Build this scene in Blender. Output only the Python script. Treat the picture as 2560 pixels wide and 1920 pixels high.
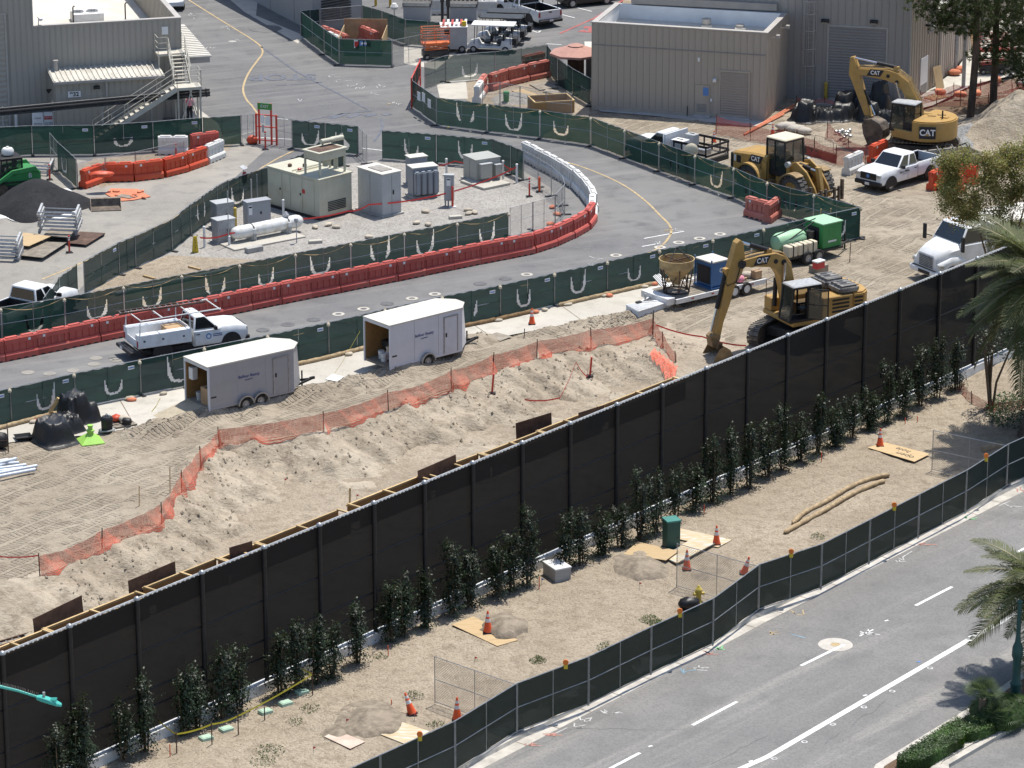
import bpy,bmesh,math,random
import numpy as np
from mathutils import Vector,Matrix
R=math.radians
for o in list(bpy.data.objects):bpy.data.objects.remove(o)
S=bpy.context.scene
COL=S.collection
FPX,PITCH,CAMZ=8875.0,R(18.3),54.6
cam=bpy.data.cameras.new('camera');cam.sensor_width=36;cam.lens=FPX/2560*36
cam.clip_start=1;cam.clip_end=6000
camo=bpy.data.objects.new('camera',cam);COL.objects.link(camo)
camo.location=(0,0,CAMZ);camo.rotation_euler=(math.pi/2-PITCH,0,0)
S.camera=camo
SH=Vector((-0.18,-0.27))
SUN=Vector((-SH.x,-SH.y,1)).normalized()
w=bpy.data.worlds.new('World');S.world=w;w.use_nodes=True
nt=w.node_tree;bgn=nt.nodes['Background']
sk=nt.nodes.new('ShaderNodeTexSky');sk.sky_type='NISHITA';sk.sun_disc=False
sk.sun_elevation=math.asin(SUN.z);sk.sun_rotation=math.atan2(SUN.x,SUN.y)
nt.links.new(sk.outputs[0],bgn.inputs[0]);bgn.inputs[1].default_value=0.125
sl=bpy.data.lights.new('sun','SUN');sl.energy=4.2;sl.angle=R(0.53);sl.color=(1,.955,.88)
so=bpy.data.objects.new('sun',sl);COL.objects.link(so);so.location=(0,150,120)
so.rotation_euler=SUN.to_track_quat('Z','Y').to_euler()
S.view_settings.view_transform='Standard';S.view_settings.look='None'
S.view_settings.exposure=0.42;S.view_settings.gamma=1
_f=Vector((0,math.cos(PITCH),-math.sin(PITCH)));_u=Vector((0,math.sin(PITCH),math.cos(PITCH)))
def ray(px,py):return _f+Vector((1,0,0))*((px-1280)/FPX)+_u*((960-py)/FPX)
def G(px,py,z=0.0):
 d=ray(px,py);t=(z-CAMZ)/d.z
 return Vector((d.x*t,d.y*t,z))
def t(r,c,x,y):return(c*640+x/3.45625,r*480+y/3.45625)
def g(r,c,x,y,z=0.0):return G(*t(r,c,x,y),z)
def at_y(px,py,Y):
 d=ray(px,py);s=Y/d.y
 return Vector((d.x*s,Y,CAMZ+d.z*s))
def HT(p,py):
 a=(960-py)/FPX
 dy=p[1];q=(math.sin(PITCH)-a*math.cos(PITCH));r_=(math.cos(PITCH)+a*math.sin(PITCH))
 return CAMZ-dy*q/r_
def ang(a,b):return math.atan2(b[1]-a[1],b[0]-a[0])
rnd=random.Random(7)
M={}
def mat(name,col,rough=.7,metal=0.,var=.15,scale=4.,bump=0.,bscale=40.,col2=None,obj_var=0.,spec=.4,detail=4.,stretch=None,dirt=None):
 m=bpy.data.materials.new(name);m.use_nodes=True;n=m.node_tree.nodes;L=m.node_tree.links
 b=n['Principled BSDF'];b.inputs['Roughness'].default_value=rough;b.inputs['Metallic'].default_value=metal
 b.inputs['Specular IOR Level'].default_value=spec
 tc=n.new('ShaderNodeTexCoord');vec=tc.outputs['Object']
 if stretch:
  mp=n.new('ShaderNodeMapping');mp.inputs['Scale'].default_value=stretch
  L.new(vec,mp.inputs[0]);vec=mp.outputs[0]
 c1=tuple(col)+(1,)
 c2=tuple(col2)+(1,)if col2 else tuple(max(0,c*(1-2*var))for c in col)+(1,)
 c1b=tuple(min(1,c*(1+var))for c in col)+(1,)if not col2 else c1
 ns=n.new('ShaderNodeTexNoise');ns.inputs['Scale'].default_value=scale;ns.inputs['Detail'].default_value=detail;ns.inputs['Roughness'].default_value=.62
 L.new(vec,ns.inputs['Vector'])
 cr=n.new('ShaderNodeValToRGB');cr.color_ramp.elements[0].position=.3;cr.color_ramp.elements[1].position=.72
 cr.color_ramp.elements[0].color=c2;cr.color_ramp.elements[1].color=c1b
 L.new(ns.outputs['Fac'],cr.inputs[0]);out=cr.outputs[0]
 if dirt:
  n2=n.new('ShaderNodeTexNoise');n2.inputs['Scale'].default_value=dirt[1];n2.inputs['Detail'].default_value=6
  L.new(vec,n2.inputs['Vector'])
  r2=n.new('ShaderNodeMapRange');r2.inputs[1].default_value=.48;r2.inputs[2].default_value=.75;r2.inputs[4].default_value=dirt[2]
  L.new(n2.outputs['Fac'],r2.inputs[0])
  mx=n.new('ShaderNodeMix');mx.data_type='RGBA';L.new(r2.outputs[0],mx.inputs[0]);L.new(out,mx.inputs[6]);mx.inputs[7].default_value=tuple(dirt[0])+(1,)
  out=mx.outputs[2]
 if obj_var:
  oi=n.new('ShaderNodeObjectInfo');mr=n.new('ShaderNodeMapRange');mr.inputs[3].default_value=1-obj_var;mr.inputs[4].default_value=1+obj_var*.6
  L.new(oi.outputs['Random'],mr.inputs[0])
  mx=n.new('ShaderNodeMix');mx.data_type='RGBA';mx.blend_type='MULTIPLY';mx.inputs[0].default_value=1
  L.new(out,mx.inputs[6]);L.new(mr.outputs[0],mx.inputs[7]);out=mx.outputs[2]
 L.new(out,b.inputs['Base Color'])
 if bump:
  nb=n.new('ShaderNodeTexNoise');nb.inputs['Scale'].default_value=bscale;nb.inputs['Detail'].default_value=3
  L.new(vec,nb.inputs['Vector']);bp=n.new('ShaderNodeBump');bp.inputs['Strength'].default_value=bump;bp.inputs['Distance'].default_value=.03
  L.new(nb.outputs['Fac'],bp.inputs['Height']);L.new(bp.outputs[0],b.inputs['Normal'])
 M[name]=m
 return m
def glass(name,col,rough=.08,alpha=None):
 m=mat(name,col,rough,0,.1,2);m.node_tree.nodes['Principled BSDF'].inputs['Specular IOR Level'].default_value=.9
 if alpha is not None:
  m.node_tree.nodes['Principled BSDF'].inputs['Alpha'].default_value=alpha
 return m
def screen(name,col,alpha,var=.2):
 m=mat(name,col,.85,0,var,1.3,stretch=(1,1,3));n=m.node_tree.nodes;L=m.node_tree.links
 b=n['Principled BSDF'];o=n['Material Output']
 tr=n.new('ShaderNodeBsdfTransparent');tl=n.new('ShaderNodeBsdfTranslucent');tl.inputs[0].default_value=tuple(min(1,c*1.5)for c in col)+(1,)
 m1=n.new('ShaderNodeMixShader');m1.inputs[0].default_value=.35;L.new(b.outputs[0],m1.inputs[1]);L.new(tl.outputs[0],m1.inputs[2])
 m2=n.new('ShaderNodeMixShader');m2.inputs[0].default_value=alpha;L.new(m1.outputs[0],m2.inputs[1]);L.new(tr.outputs[0],m2.inputs[2])
 L.new(m2.outputs[0],o.inputs[0]);return m
def net(name,col,cell,wire,diamond=False,rough=.6,metal=0.):
 m=mat(name,col,rough,metal,.12,3);n=m.node_tree.nodes;L=m.node_tree.links
 b=n['Principled BSDF'];o=n['Material Output'];tc=n.new('ShaderNodeTexCoord');sp=n.new('ShaderNodeSeparateXYZ')
 mp=n.new('ShaderNodeMapping');mp.inputs['Scale'].default_value=(1/cell,1/cell,1)
 if diamond:mp.inputs['Rotation'].default_value=(0,0,R(45))
 L.new(tc.outputs['UV'],mp.inputs[0]);L.new(mp.outputs[0],sp.inputs[0])
 prev=None
 for k in(0,1):
  fr=n.new('ShaderNodeMath');fr.operation='FRACT';L.new(sp.outputs[k],fr.inputs[0])
  lt=n.new('ShaderNodeMath');lt.operation='LESS_THAN';lt.inputs[1].default_value=wire;L.new(fr.outputs[0],lt.inputs[0])
  if prev is None:prev=lt
  else:
   mxn=n.new('ShaderNodeMath');mxn.operation='MAXIMUM';L.new(prev.outputs[0],mxn.inputs[0]);L.new(lt.outputs[0],mxn.inputs[1]);prev=mxn
 tr=n.new('ShaderNodeBsdfTransparent');ms=n.new('ShaderNodeMixShader')
 L.new(prev.outputs[0],ms.inputs[0]);L.new(tr.outputs[0],ms.inputs[1]);L.new(b.outputs[0],ms.inputs[2]);L.new(ms.outputs[0],o.inputs[0])
 return m
class MB:
 def __init__(s):s.v=[];s.f=[];s.m=[];s.mi=0;s.uv=None
 def add(s,vs,fs):
  o=len(s.v);s.v+=[tuple(v)for v in vs]
  for f in fs:s.f.append(tuple(i+o for i in f));s.m.append(s.mi)
  return s
 def box(s,c,z,rz=0,rx=0,ry=0,tap=1.0,tapy=None):
  hx,hy,hz=z[0]/2,z[1]/2,z[2]/2;ty=tap if tapy is None else tapy
  vs=[(-hx,-hy,-hz),(hx,-hy,-hz),(hx,hy,-hz),(-hx,hy,-hz),(-hx*tap,-hy*ty,hz),(hx*tap,-hy*ty,hz),(hx*tap,hy*ty,hz),(-hx*tap,hy*ty,hz)]
  if rz or rx or ry:
   mt=Matrix.Rotation(rz,3,'Z')@Matrix.Rotation(ry,3,'Y')@Matrix.Rotation(rx,3,'X');vs=[mt@Vector(v)for v in vs]
  return s.add([(v[0]+c[0],v[1]+c[1],v[2]+c[2])for v in vs],[(0,3,2,1),(4,5,6,7),(0,1,5,4),(1,2,6,5),(2,3,7,6),(3,0,4,7)])
 def b2(s,x0,x1,y0,y1,z0,z1):return s.box(((x0+x1)/2,(y0+y1)/2,(z0+z1)/2),(abs(x1-x0),abs(y1-y0),abs(z1-z0)))
 def bar(s,a,b,w,h=None,roll=0):
  a,b=Vector(a),Vector(b);d=b-a;h=h or w
  if d.length<1e-6:return s
  q=d.to_track_quat('X','Z').to_matrix()@Matrix.Rotation(roll,3,'X');l=d.length;vs=[]
  for x in(0,l):
   for(y,z)in((-w/2,-h/2),(w/2,-h/2),(w/2,h/2),(-w/2,h/2)):vs.append(a+q@Vector((x,y,z)))
  return s.add(vs,[(0,3,2,1),(4,5,6,7),(0,1,5,4),(1,2,6,5),(2,3,7,6),(3,0,4,7)])
 def tube(s,path,r,n=6,cap=True):
  P=[Vector(p)for p in path];rr=r if isinstance(r,(list,tuple))else[r]*len(P);o=len(s.v);up=Vector((0,0,1));ref=None
  for i,p in enumerate(P):
   d=(P[min(i+1,len(P)-1)]-P[max(i-1,0)]);
   d=d.normalized()if d.length>1e-9 else Vector((0,0,1))
   if ref is None:ref=Vector((1,0,0))if abs(d.z)>.9 else up
   a=d.cross(ref).normalized();b=a.cross(d)
   for k in range(n):
    th=2*math.pi*k/n;s.v.append(tuple(p+(a*math.cos(th)+b*math.sin(th))*rr[i]))
  for i in range(len(P)-1):
   for k in range(n):
    s.f.append((o+i*n+k,o+i*n+(k+1)%n,o+(i+1)*n+(k+1)%n,o+(i+1)*n+k));s.m.append(s.mi)
  if cap:
   s.f.append(tuple(o+k for k in range(n))[::-1]);s.m.append(s.mi);e=o+(len(P)-1)*n
   s.f.append(tuple(e+k for k in range(n)));s.m.append(s.mi)
  return s
 def lathe(s,c,prof,n=16,axis='Z',cap=True):
  o=len(s.v);c=Vector(c)
  for(r,z)in prof:
   for k in range(n):
    a=2*math.pi*k/n;p=(r*math.cos(a),r*math.sin(a),z)
    if axis=='Y':p=(p[0],p[2],p[1])
    elif axis=='X':p=(p[2],p[0],p[1])
    s.v.append(tuple(c+Vector(p)))
  for i in range(len(prof)-1):
   for k in range(n):s.f.append((o+i*n+k,o+i*n+(k+1)%n,o+(i+1)*n+(k+1)%n,o+(i+1)*n+k));s.m.append(s.mi)
  if cap:
   s.f.append(tuple(o+k for k in range(n))[::-1]);s.m.append(s.mi);e=o+(len(prof)-1)*n
   s.f.append(tuple(e+k for k in range(n)));s.m.append(s.mi)
  return s
 def prism(s,poly,a,b,axis='y'):
  n=len(poly);vs=[]
  for w_ in(a,b):
   for(p,q)in poly:vs.append({'y':(p,w_,q),'x':(w_,p,q),'z':(p,q,w_)}[axis])
  return s.add(vs,[tuple(range(n))[::-1],tuple(range(n,2*n))]+[(i,(i+1)%n,n+(i+1)%n,n+i)for i in range(n)])
 def loft(s,secs,closed=True):
  o=len(s.v);n=len(secs[0])
  for r in secs:s.v+=[tuple(p)for p in r]
  for i in range(len(secs)-1):
   for k in range(n):s.f.append((o+i*n+k,o+i*n+(k+1)%n,o+(i+1)*n+(k+1)%n,o+(i+1)*n+k));s.m.append(s.mi)
  if closed:
   s.f.append(tuple(o+k for k in range(n))[::-1]);e=o+(len(secs)-1)*n;s.f.append(tuple(e+k for k in range(n)));s.m+=[s.mi]*2
  return s
 def quad(s,a,b,c,d):return s.add([a,b,c,d],[(0,1,2,3)])
 def mesh(s,name,mats):
  me=bpy.data.meshes.new(name);me.from_pydata(s.v,[],s.f)
  for m_ in(mats if isinstance(mats,(list,tuple))else[mats]):me.materials.append(M[m_]if isinstance(m_,str)else m_)
  if max(s.m,default=0):me.polygons.foreach_set('material_index',s.m)
  if s.uv:
   ul=me.uv_layers.new(name='UVMap');li=np.empty(len(me.loops),np.int32);me.loops.foreach_get('vertex_index',li)
   ul.data.foreach_set('uv',np.asarray(s.uv,np.float32)[li].ravel())
  me.update()
  return me
 def build(s,name,mats,parent=None,smooth=0,bevel=0,fix=True,seg=1):
  me=s.mesh(name,mats)
  if fix or bevel:
   bm=bmesh.new();bm.from_mesh(me)
   if bevel:
    es=[e for e in bm.edges if len(e.link_faces)==2 and e.calc_face_angle(0)>.5]
    bmesh.ops.bevel(bm,geom=es,offset=bevel,segments=seg,affect='EDGES',clamp_overlap=True)
   if fix:bmesh.ops.recalc_face_normals(bm,faces=bm.faces)
   bm.to_mesh(me);bm.free()
  if smooth:shade(me,smooth)
  return link(name,me,parent)
def shade(me,deg):
 me.polygons.foreach_set('use_smooth',[True]*len(me.polygons));me.set_sharp_from_angle(angle=R(deg))
def link(name,me,parent=None):
 o=bpy.data.objects.new(name,me);COL.objects.link(o)
 if parent:o.parent=parent
 return o
def tag(o,label=None,cat=None,group=None,kind=None):
 if label:o['label']=label
 if cat:o['category']=cat
 if group:o['group']=group
 if kind:o['kind']=kind
 return o
def thing(name,label,cat,loc=(0,0,0),rz=0,group=None,scale=1):
 o=bpy.data.objects.new(name,None);COL.objects.link(o);o.empty_display_size=.2
 o.location=loc;o.rotation_euler=(0,0,rz)
 if scale!=1:o.scale=(scale,)*3
 return tag(o,label,cat,group)
def copy_tree(o,parent=None):
 c=o.copy();COL.objects.link(c)
 if parent:c.parent=parent
 for ch in list(o.children):copy_tree(ch,c)
 return c
def struct(name,mb,m,**k):
 o=mb.build(name,m,**k);o['kind']='structure';return o
_tc={}
def text_mesh(txt,size,depth=.004,bold=False):
 key=(txt,size,depth)
 if key not in _tc:
  cu=bpy.data.curves.new('txt','FONT');cu.body=txt;cu.size=size;cu.extrude=depth;cu.align_x='CENTER';cu.align_y='CENTER'
  if bold:cu.offset=size*.03
  ob=bpy.data.objects.new('txt',cu);COL.objects.link(ob)
  me=bpy.data.meshes.new_from_object(ob.evaluated_get(bpy.context.evaluated_depsgraph_get()))
  bpy.data.objects.remove(ob);bpy.data.curves.remove(cu);_tc[key]=me
 return _tc[key].copy()
def text(name,txt,size,m,parent,loc,rot,depth=.004,bold=False,sx=1):
 me=text_mesh(txt,size,depth,bold);me.materials.clear();me.materials.append(M[m]);o=link(name,me,parent)
 o.location=loc;o.rotation_euler=rot;o.scale=(sx,1,1);return o
ORD='first second third fourth fifth sixth seventh eighth ninth tenth eleventh twelfth thirteenth fourteenth fifteenth sixteenth seventeenth eighteenth nineteenth twentieth'.split()
ORD+=['twenty-'+o for o in ORD[:9]]+['thirtieth']+['thirty-'+o for o in ORD[:9]]+['fortieth']+['forty-'+o for o in ORD[:9]]
def sheet(name,pts,z,m,kind='structure',sub=None,parent=None):
 mb=MB();mb.add([(p[0],p[1],z)for p in pts],[tuple(range(len(pts)))])
 me=mb.mesh(name,m);bm=bmesh.new();bm.from_mesh(me)
 bmesh.ops.triangulate(bm,faces=bm.faces);bmesh.ops.recalc_face_normals(bm,faces=bm.faces)
 for f in bm.faces:
  if f.normal.z<0:f.normal_flip()
 bm.to_mesh(me);bm.free();o=link(name,me,parent)
 if kind and not parent:o['kind']=kind
 return o
def stripe(name,pts,wd,z,m,parent=None,mb=None):
 own=mb is None;mb=mb or MB();P=[Vector((p[0],p[1],z))for p in pts];o=len(mb.v)
 for i,p in enumerate(P):
  d=P[min(i+1,len(P)-1)]-P[max(i-1,0)];nn=Vector((-d.y,d.x,0)).normalized()*(wd/2)
  mb.v+=[tuple(p+nn),tuple(p-nn)]
 for i in range(len(P)-1):mb.f.append((o+2*i+1,o+2*i+3,o+2*i+2,o+2*i));mb.m.append(mb.mi)
 if own:
  ob=mb.build(name,m,parent,fix=False)
  if not parent:ob['kind']='structure'
  return ob
def curve(pts,n=8):
 P=[Vector(p)for p in pts];out=[]
 for i in range(len(P)-1):
  a,b,c,d=P[max(i-1,0)],P[i],P[i+1],P[min(i+2,len(P)-1)]
  for k in range(n):
   u=k/n;out.append(.5*((2*b)+(c-a)*u+(2*a-5*b+4*c-d)*u*u+(3*b-a-3*c+d)*u**3))
 out.append(P[-1]);return out
def resample(pts,step):
 P=[Vector(p)for p in pts];L=[0]
 for i in range(1,len(P)):L.append(L[-1]+(P[i]-P[i-1]).length)
 n=max(1,round(L[-1]/step));out=[];j=0
 for k in range(n+1):
  s_=L[-1]*k/n
  while j<len(P)-2 and L[j+1]<s_:j+=1
  f=(s_-L[j])/max(1e-9,L[j+1]-L[j]);out.append(P[j].lerp(P[j+1],min(1,f)))
 return out
 #  materials
def ground_mat(name,cols,scales,bump=.5,dist=.05,tread=None,speck=None,rough=.95,patch=None,streak=None):
 m=bpy.data.materials.new(name);m.use_nodes=True;n=m.node_tree.nodes;L=m.node_tree.links
 b=n['Principled BSDF'];b.inputs['Roughness'].default_value=rough;b.inputs['Specular IOR Level'].default_value=.2
 tc=n.new('ShaderNodeTexCoord');P=tc.outputs['Object']
 def noise(sc,det=5,ro=.6,vec=P):
  k=n.new('ShaderNodeTexNoise');k.inputs['Scale'].default_value=sc;k.inputs['Detail'].default_value=det;k.inputs['Roughness'].default_value=ro
  L.new(vec,k.inputs['Vector']);return k.outputs['Fac']
 def ramp(f,a,c):
  r=n.new('ShaderNodeMapRange');r.interpolation_type='SMOOTHSTEP';r.inputs[1].default_value=a;r.inputs[2].default_value=c;L.new(f,r.inputs[0]);return r.outputs[0]
 def math_(op,a,c):
  k=n.new('ShaderNodeMath');k.operation=op
  for i,q in enumerate((a,c)):
   if isinstance(q,(int,float)):k.inputs[i].default_value=q
   else:L.new(q,k.inputs[i])
  return k.outputs[0]
 def mix(f,A,B,mode='MIX'):
  k=n.new('ShaderNodeMix');k.data_type='RGBA';k.blend_type=mode
  if isinstance(f,(int,float)):k.inputs[0].default_value=f
  else:L.new(f,k.inputs[0])
  for i,q in((6,A),(7,B)):
   if isinstance(q,tuple):k.inputs[i].default_value=q+(1,)if len(q)==3 else q
   else:L.new(q,k.inputs[i])
  return k.outputs[2]
 n0,n1,n2=noise(scales[0]),noise(scales[1],6),noise(scales[2],3)
 out=mix(ramp(n0,.35,.68),cols[0],cols[1])
 out=mix(math_('MULTIPLY',ramp(n1,.45,.72),.75),out,cols[2])
 if patch:
  v=n.new('ShaderNodeTexVoronoi');v.inputs['Scale'].default_value=patch[0];L.new(P,v.inputs['Vector'])
  sp=n.new('ShaderNodeSeparateXYZ');L.new(v.outputs['Color'],sp.inputs[0])
  out=mix(math_('MULTIPLY',ramp(sp.outputs[0],.2,.9),patch[1]),out,patch[2])
 out=mix(math_('MULTIPLY',ramp(n2,.5,.7),.5),out,cols[3])
 if streak:
  mp=n.new('ShaderNodeMapping');mp.inputs['Rotation'].default_value=(0,0,-streak[0]);mp.inputs['Scale'].default_value=(.05,1,1)
  m0=n.new('ShaderNodeMapping');m0.inputs['Rotation'].default_value=(0,0,-streak[0]);L.new(P,m0.inputs[0]);mp.inputs['Rotation'].default_value=(0,0,0);L.new(m0.outputs[0],mp.inputs[0])
  out=mix(math_('MULTIPLY',ramp(noise(streak[3],5,.65,mp.outputs[0]),.48,.7),streak[2]),out,streak[1])
 if speck:
  v=n.new('ShaderNodeTexVoronoi');v.inputs['Scale'].default_value=speck[0];L.new(P,v.inputs['Vector'])
  sp=n.new('ShaderNodeSeparateXYZ');L.new(v.outputs['Color'],sp.inputs[0])
  out=mix(math_('MULTIPLY',ramp(sp.outputs[0],.35,.95),speck[2]),out,speck[1])
 hgt=math_('ADD',math_('MULTIPLY',n1,.8),math_('MULTIPLY',n2,.5))
 if speck:hgt=math_('ADD',hgt,math_('MULTIPLY',v.outputs['Distance'],-.6))
 if tread:
  mp=n.new('ShaderNodeMapping');mp.inputs['Rotation'].default_value=(0,0,-tread[0]);L.new(P,mp.inputs[0])
  sx=n.new('ShaderNodeSeparateXYZ');L.new(mp.outputs[0],sx.inputs[0])
  wob=math_('MULTIPLY',noise(.22,2),2.0)
  band=math_('FRACT',math_('ADD',math_('MULTIPLY',sx.outputs[1],1/tread[1]),wob),0)
  inb=math_('MULTIPLY',ramp(band,.08,.16),math_('SUBTRACT',1,ramp(band,.78,.86)))
  sn=math_('SINE',math_('ADD',math_('MULTIPLY',sx.outputs[0],6.283/tread[2]),math_('MULTIPLY',noise(1.1,3),4.2)),0)
  sn=ramp(sn,-.1,.7)
  msk=math_('MULTIPLY',inb,ramp(noise(.45,4),.44,.58))
  tr=math_('MULTIPLY',math_('MULTIPLY',sn,msk),tread[3])
  hgt=math_('ADD',hgt,tr)
  hgt=math_('ADD',hgt,math_('MULTIPLY',math_('MULTIPLY',inb,ramp(noise(.45,4),.4,.55)),-tread[3]*.4))
 bp=n.new('ShaderNodeBump');bp.inputs['Strength'].default_value=bump;bp.inputs['Distance'].default_value=dist
 L.new(hgt,bp.inputs['Height']);L.new(bp.outputs[0],b.inputs['Normal']);L.new(out,b.inputs['Base Color'])
 M[name]=m;return m
ground_mat('dirt',[(.28,.235,.178),(.355,.305,.235),(.165,.132,.097),(.41,.36,.285)],(.18,1.5,6),1.0,.16,tread=(R(52),.85,.24,1.2))
ground_mat('berm',[(.315,.265,.20),(.41,.355,.275),(.19,.152,.11),(.47,.41,.325)],(.35,1.6,7),1.0,.15,streak=(R(-38),(.20,.165,.122),.55,1.3))
ground_mat('dry_soil',[(.30,.25,.188),(.375,.32,.245),(.19,.152,.11),(.43,.37,.288)],(.22,1.8,11),1.0,.07,speck=(11,(.19,.15,.11),.4))
ground_mat('asphalt',[(.138,.138,.141),(.19,.186,.18),(.105,.105,.109),(.225,.218,.206)],(.07,.6,16),.3,.01,patch=(.045,.35,(.092,.092,.097)),streak=(R(25),(.235,.228,.217),.6,.9))
ground_mat('asphalt_dusty',[(.245,.23,.205),(.31,.29,.255),(.19,.18,.165),(.36,.335,.295)],(.13,.9,12),.35,.01)
ground_mat('street',[(.185,.181,.175),(.222,.216,.207),(.152,.15,.146),(.255,.247,.236)],(.10,.5,30),.3,.01,speck=(16,(.10,.10,.10),.35),streak=(R(49),(.31,.295,.27),.85,.5))
ground_mat('concrete',[(.42,.395,.345),(.49,.465,.41),(.35,.325,.28),(.53,.50,.445)],(.15,1.1,12),.25,.006)
ground_mat('concrete_grey',[(.36,.35,.33),(.43,.42,.40),(.29,.28,.265),(.46,.45,.43)],(.4,2.5,18),.25,.006)
ground_mat('gravel',[(.30,.285,.26),(.36,.34,.31),(.24,.22,.195),(.42,.40,.37)],(.25,1.2,14),.8,.03,speck=(13,(.14,.13,.12),.55))
ground_mat('gravel_pile',[(.26,.26,.255),(.31,.31,.30),(.2,.2,.2),(.37,.37,.36)],(.4,2,14),1.,.05,speck=(10,(.12,.12,.12),.6))
ground_mat('cold_mix',[(.022,.022,.024),(.03,.03,.032),(.015,.015,.016),(.045,.045,.047)],(.4,3,15),1.,.05)
ground_mat('mulch',[(.13,.085,.055),(.17,.12,.08),(.09,.06,.04),(.24,.17,.12)],(.6,4,20),1.,.04)
mat('kerb_concrete',(.50,.47,.42),.9,0,.14,2,.2,30,dirt=((.27,.245,.21),1.2,.5))
mat('white_line',(.72,.72,.70),.7,0,.06,5,dirt=((.32,.32,.31),9,.75))
mat('yellow_line',(.47,.35,.18),.7,0,.15,3,dirt=((.22,.2,.17),4,.8))
mat('blue_paint',(.118,.128,.158),.8,0,.2,3,dirt=((.165,.165,.165),2.5,.95))
mat('survey_white',(.55,.55,.54),.8,0,.2,5,dirt=((.22,.22,.22),6,.9))
mat('survey_blue',(.20,.34,.44),.8,0,.2,5,dirt=((.2,.2,.2),6,.8))
mat('survey_red',(.45,.22,.18),.8,0,.2,5,dirt=((.4,.33,.28),6,.8))
mat('survey_green',(.2,.45,.22),.8,0,.1,5)
mat('red_line',(.40,.10,.09),.8,0,.2,3,dirt=((.17,.165,.165),4,.8))
mat('galv',(.42,.43,.44),.45,.75,.15,6)
mat('galv_matte',(.40,.41,.42),.6,.3,.15,6)
mat('dark_steel',(.05,.05,.052),.5,.4,.2,5)
mat('black',(.018,.018,.02),.55,0,.2,5)
mat('rubber',(.03,.03,.031),.9,0,.3,6,dirt=((.16,.135,.10),3,.6))
mat('rubber_dusty',(.10,.095,.088),.95,0,.3,5,.4,25,dirt=((.25,.22,.18),2,.7))
mat('white_paint',(.74,.75,.76),.34,0,.05,2,spec=.5,dirt=((.50,.455,.39),2.2,.45))
mat('white_matte',(.70,.70,.69),.7,0,.07,2,dirt=((.42,.39,.34),1.6,.45))
mat('trailer_white',(.62,.63,.66),.45,0,.04,1,dirt=((.48,.45,.42),.9,.3))
mat('trailer_silver',(.36,.36,.375),.45,.1,.04,1,dirt=((.30,.285,.26),.8,.4))
mat('roof_white',(.58,.555,.50),.8,0,.07,.5,.1,20,dirt=((.42,.39,.33),.35,.6))
glass('glass_dark',(.012,.014,.016),.06)
glass('glass_cab',(.035,.045,.04),.06,.62)
mat('chrome',(.6,.6,.62),.2,1,.08,3)
mat('wheel_silver',(.45,.45,.46),.4,.6,.1,5)
mat('red_lamp',(.38,.03,.025),.3,0,.1,3)
mat('amber_lamp',(.75,.20,.03),.3,0,.1,3)
mat('lamp_clear',(.55,.55,.52),.15,.3,.1,3)
mat('cat_yellow',(.42,.255,.075),.5,0,.08,1.5,dirt=((.25,.185,.105),1.4,.55))
mat('cat_worn',(.30,.205,.10),.7,.1,.25,2.5,.3,18,dirt=((.17,.125,.085),2.2,.8))
mat('steel_worn',(.14,.115,.095),.55,.5,.25,3,.2,20,dirt=((.27,.215,.155),2,.7))
mat('track_steel',(.19,.175,.155),.5,.5,.25,4,dirt=((.30,.255,.19),2.5,.6))
mat('rust',(.105,.062,.045),.8,.1,.2,2.5,.2,14,dirt=((.19,.12,.085),1.5,.7))
mat('orange_plastic',(.52,.10,.078),.6,0,.12,.8,obj_var=.16,dirt=((.38,.15,.115),1.6,.7))
mat('orange_fresh',(.62,.085,.035),.5,0,.08,.8,obj_var=.1,dirt=((.5,.2,.1),1.5,.4))
mat('red_faded',(.50,.155,.115),.65,0,.12,.8,obj_var=.14,dirt=((.40,.23,.185),1.5,.65))
mat('barrier_grime',(.26,.12,.09),.85,0,.2,2.2,dirt=((.20,.165,.14),2,.8))
mat('white_plastic',(.68,.67,.64),.55,0,.06,1,obj_var=.06,dirt=((.40,.36,.30),1.8,.55))
mat('white_grime',(.48,.44,.38),.8,0,.15,2,dirt=((.3,.26,.21),2,.7))
mat('cone_orange',(.80,.11,.03),.5,0,.08,3,dirt=((.4,.16,.09),4,.4))
mat('cone_band',(.72,.72,.72),.4,0,.06,5,dirt=((.45,.42,.38),5,.4))
mat('delineator',(.60,.06,.04),.5,0,.12,3)
mat('plywood',(.53,.385,.21),.8,0,.14,1.2,.1,25,stretch=(1,5,1),obj_var=.14,dirt=((.36,.27,.17),1.2,.6))
mat('plywood_pink',(.55,.42,.34),.85,0,.1,1.5,dirt=((.6,.53,.46),1.2,.6))
mat('form_ply',(.36,.20,.075),.75,0,.15,1,stretch=(1,4,1),dirt=((.25,.15,.07),1,.6))
mat('lumber',(.56,.40,.20),.8,0,.16,1.4,.1,30,stretch=(1,1,6),obj_var=.18,dirt=((.40,.28,.14),1.5,.5))
mat('wood_grey',(.27,.235,.19),.9,0,.2,2,.3,25,obj_var=.2)
mat('siding_beige',(.405,.345,.285),.6,0,.05,.6,stretch=(1,1,.25),dirt=((.27,.235,.20),1.1,.5))
mat('siding_grey',(.33,.305,.28),.6,0,.05,.6,stretch=(1,1,.25),dirt=((.22,.21,.205),1.1,.5))
mat('siding_932',(.36,.335,.295),.6,0,.05,.6,stretch=(1,1,.25),dirt=((.24,.225,.205),1.1,.5))
mat('parapet_white',(.76,.765,.77),.8,0,.05,1)
mat('trim',(.40,.375,.345),.6,0,.06,1)
mat('door_grey',(.25,.235,.225),.6,0,.05,.7)
mat('door_beige',(.33,.28,.235),.6,0,.05,.7)
mat('stair_cream',(.52,.49,.42),.6,0,.08,2,dirt=((.36,.32,.26),2.2,.5))
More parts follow.
